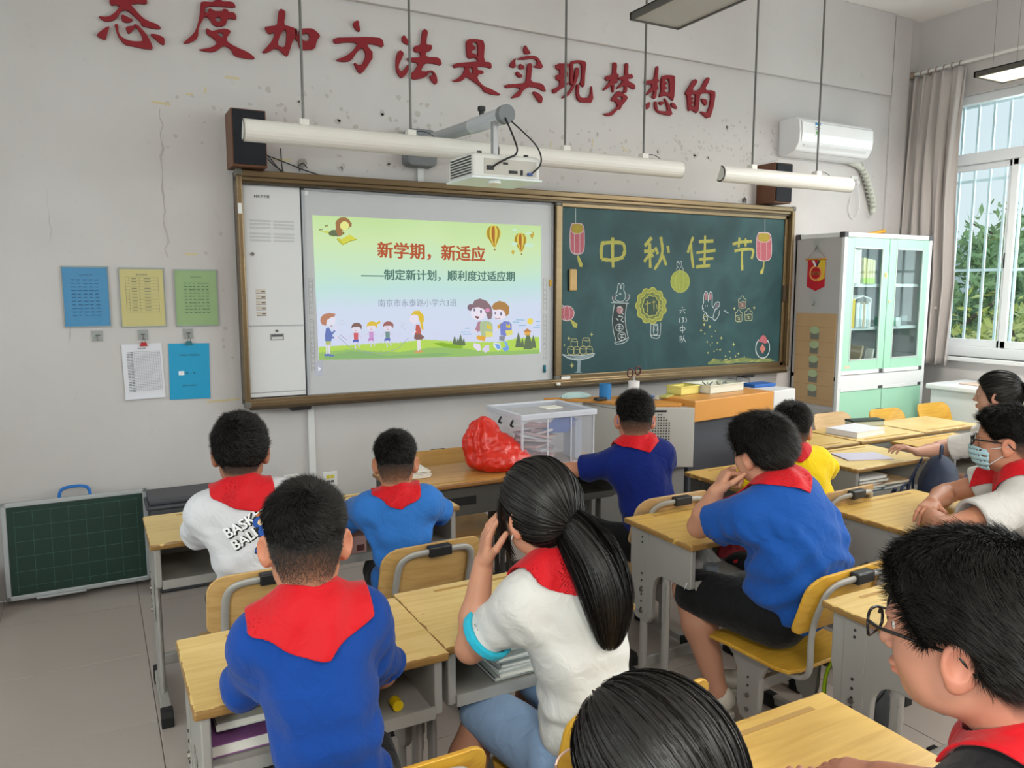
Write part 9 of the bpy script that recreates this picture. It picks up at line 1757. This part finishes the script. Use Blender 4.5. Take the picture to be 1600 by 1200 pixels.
# --- school bags on the chairs and floor
def bag(x, y, z, col, label, sx=1, sy=1, sz=1, rot=0, strap=None):
    o = thing('school_bag', label, 'bag', (x, y, z), rot); Fg = Field((-.24*sx, -.20*sy, -.02), (.24*sx, .20*sy, .50*sz), .009); Fg.ell((0, 0, .20*sz), (.165*sx, .095*sy, .20*sz), k=.03).ell((0, -.05*sy, .13*sz), (.135*sx, .07*sy, .11*sz), k=.02).ell((0, 0, .06*sz), (.16*sx, .10*sy, .06*sz), k=.04)
    Pg = Fg.full(); Fg.D = (Fg.D+nz(Pg, 30, 2)*.005+nz(Pg, 70, 4)*.002).astype(f32); Fg.D = smax(Fg.D, -Pg[..., 2], .01); V, F = Fg.mesh(); mk('body', V, F, mat('bagcloth'+col, col, .7, bump=.15, bscale=200), o)
    MB().tube(chaikin3([(-.05*sx, 0, .385*sz), (-.04*sx, 0, .44*sz), (.04*sx, 0, .44*sz), (.05*sx, 0, .385*sz)]), .007, 6).build('handle', mat('bagstrap'+col, strap or col, .7), o, smooth=True)
    MB().tube(chaikin3([(-.13*sx, -.09*sy, .22*sz), (-.05*sx, -.125*sy, .27*sz), (.05*sx, -.125*sy, .27*sz), (.13*sx, -.09*sy, .22*sz)]), .004, 5).build('zip', mat('zip_dark', '#15171c', .5), o)
    for s_ in (-1, 1): MB().tube(chaikin3([(s_*.08*sx, .085*sy, .36*sz), (s_*.11*sx, .13*sy, .25*sz), (s_*.12*sx, .10*sy, .06*sz)]), .013, 6, ry=.006).build('shoulder_strap', mat('bagstrap'+col, strap or col, .7), o, smooth=True)
    return o
bag(2.80, -2.32, .375, '#1d2740', 'dark navy school bag standing between the lilac-booklet desk and the masked boy', .9, 1, 1.05, .5); bag(2.66, -2.24, .375, '#202b46', 'rounded navy bag lying lower in front of the open drawer', 1.0, .8, .62, .3)
b3 = bag(2.97, -2.44, .0, '#7fa3c8', 'blue and white camouflage bag beside the masked boy', 1, 1, .9, -.3)
nb, lb, bb2 = nodes_of(bpy.data.materials['bagcloth#7fa3c8']); vt = nb.new('ShaderNodeTexNoise'); vt.inputs['Scale'].default_value = 14; vt.inputs['Detail'].default_value = 1; tt = nb.new('ShaderNodeTexCoord'); rp2 = nb.new('ShaderNodeValToRGB'); rp2.color_ramp.interpolation = 'CONSTANT'; e2 = rp2.color_ramp.elements; e2[0].color = lin('#2c4d80'); e2[1].position = .44; e2[1].color = lin('#e3e8ec'); q = e2.new(.52); q.color = lin('#8aa0a8'); q = e2.new(.58); q.color = lin('#5fa0d0')
lb.new(tt.outputs['Object'], vt.inputs['Vector']); lb.new(vt.outputs['Fac'], rp2.inputs[0]); lb.new(rp2.outputs[0], bb2.inputs['Base Color'])
bag(1.58, -2.86, 0, '#16171b', 'black bag with lime edge on the floor beside the heavy-set boy\'s chair', .8, .8, .9, .4, '#b9e020'); bag(-.1, -3.1, 0, '#17181c', 'black bag on the floor by the nearest blue-shirted boy', .9, .9, .8, .2); bag(.62, -3.22, 0, '#18191d', 'black bag beside the chair of the leaning girl', .8, .9, .9, -.4)
bag(1.62, -3.28, .30, '#1a1a1f', 'black bag inside the lower space by the boy in black\'s desk', .7, .7, .6, 0)
# --- print on the white shirt, laid on the cloth
def decal(o, I, items, org, ang, name='shirt_print'):
    """items: (colour, verts2d, faces) in metres; projected onto the shirt back along the local back normal"""
    sh_ = I['shirt']; me = sh_.data; bv = BVHTree.FromPolygons([v.co.copy() for v in me.vertices], [tuple(p.vertices) for p in me.polygons]); RT = I['RT']; r, fw, up = (Vector(RT[:, k]) for k in range(3)); mb = MB(); O = Vector(org)-Vector(I['base'])
    for li, (col, vs, fs) in enumerate(items):
        bm_ = bmesh.new(); vv = [bm_.verts.new((v[0], v[1], 0)) for v in vs]
        for f in fs:
            try: bm_.faces.new([vv[i] for i in f])
            except ValueError: pass
        bmesh.ops.triangulate(bm_, faces=bm_.faces)
        for _ in range(2):
            le = [e for e in bm_.edges if e.calc_length() > .012]
            if le: bmesh.ops.subdivide_edges(bm_, edges=le, cuts=1, use_grid_fill=False); bmesh.ops.triangulate(bm_, faces=bm_.faces)
        P_ = []
        for v in bm_.verts:
            x, y = v.co.x*math.cos(ang)-v.co.y*math.sin(ang), v.co.x*math.sin(ang)+v.co.y*math.cos(ang); s_ = O+r*x+up*y-fw*.3; h = bv.ray_cast(s_, fw); P_.append((h[0] if h[0] else s_+fw*.3)-fw*(.0016+.00025*li))
        bm_.verts.index_update(); mb.use(mat('print'+col, col, .75)); mb.add(P_, [tuple(v.index for v in f.verts) for f in bm_.faces]); bm_.free()
    return mb.build(name, None, sh_)
IT = []
def P2(col, pts): v, f = polymesh([[(a/5200, -b/5200) for a, b in pts]]); IT.append((col, [(q.x, q.y) for q in v], f))
def T2(txt, size, x, y, col, bold, sx=1): v, f = textmesh(txt, size, bold=bold); IT.append((col, [(q.x*sx+x, q.y+y) for q in v], f))
T2('BASKET', .042, .003, .040, '#1a1a1c', .0040, 1.02); T2('BASKET', .042, 0, .043, '#e9e9ec', .0012, 1.02)
T2('BALL', .042, -.025, .000, '#1a1a1c', .0040); T2('BALL', .042, -.028, .003, '#e9e9ec', .0012)
K0 = lambda L, dx=0, dy=0: [(a+dx, b+dy) for a, b in L]
def EL(cx, cy, rx, ry, n=14): return [(cx+rx*math.cos(2*PI*k/n), cy+ry*math.sin(2*PI*k/n)) for k in range(n)]
P2('#1a1a1c', [(95, -205), (160, -230), (250, -200), (270, -140), (290, -30), (300, 60), (330, 120), (290, 215), (200, 250), (60, 285), (-60, 270), (-130, 290), (-160, 250), (-110, 190), (20, 180), (60, 130), (30, 60), (60, -40), (80, -120)])
P2('#1f4fa0', EL(150, -120, 95, 75)); P2('#b06a3a', [(150, -215), (240, -235), (270, -190), (200, -180)]); P2('#e8c9a0', EL(185, -95, 60, 50)); P2('#1f4fa0', [(60, 0), (120, -50), (230, -40), (250, 40), (200, 90), (90, 130), (50, 80)])
P2('#f0f0f2', [(140, 20), (175, 20), (175, 40), (140, 40)]); P2('#8d9094', [(90, 120), (220, 90), (240, 170), (150, 240), (0, 250), (-60, 225), (-40, 180), (60, 190)]); P2('#1f4fa0', EL(-100, 235, 42, 38)); P2('#e8c9a0', EL(75, 160, 26, 22)); P2('#c9703a', EL(265, 130, 55, 60)); P2('#e8e8ec', [(150, 240), (190, 230), (185, 330), (165, 380)])
P2('#1a1a1c', [(222, 128), (308, 122), (308, 130), (222, 136)]); P2('#1a1a1c', [(262, 72), (270, 72), (274, 188), (266, 188)])
T2('NBA', .020, -.002, -.082, '#1a1a1c', .0010, .8); P2('#1a1a1c', [(-120, 395), (-98, 390), (-92, 470), (-114, 475)]); P2('#e9e9ec', [(-112, 405), (-104, 415), (-108, 440), (-102, 462), (-110, 462), (-116, 430)])
decal(pA, iA, IT, tuple(iA['S'](.80)+iA['RT']@np.array([.012, 0, 0])), .42)
v, f = textmesh('-B O', .030, bold=.0008); decal(pH, iH, [('#5f8a6a', [(q.x, q.y) for q in v], f)], tuple(iH['S'](.74)), 0.)
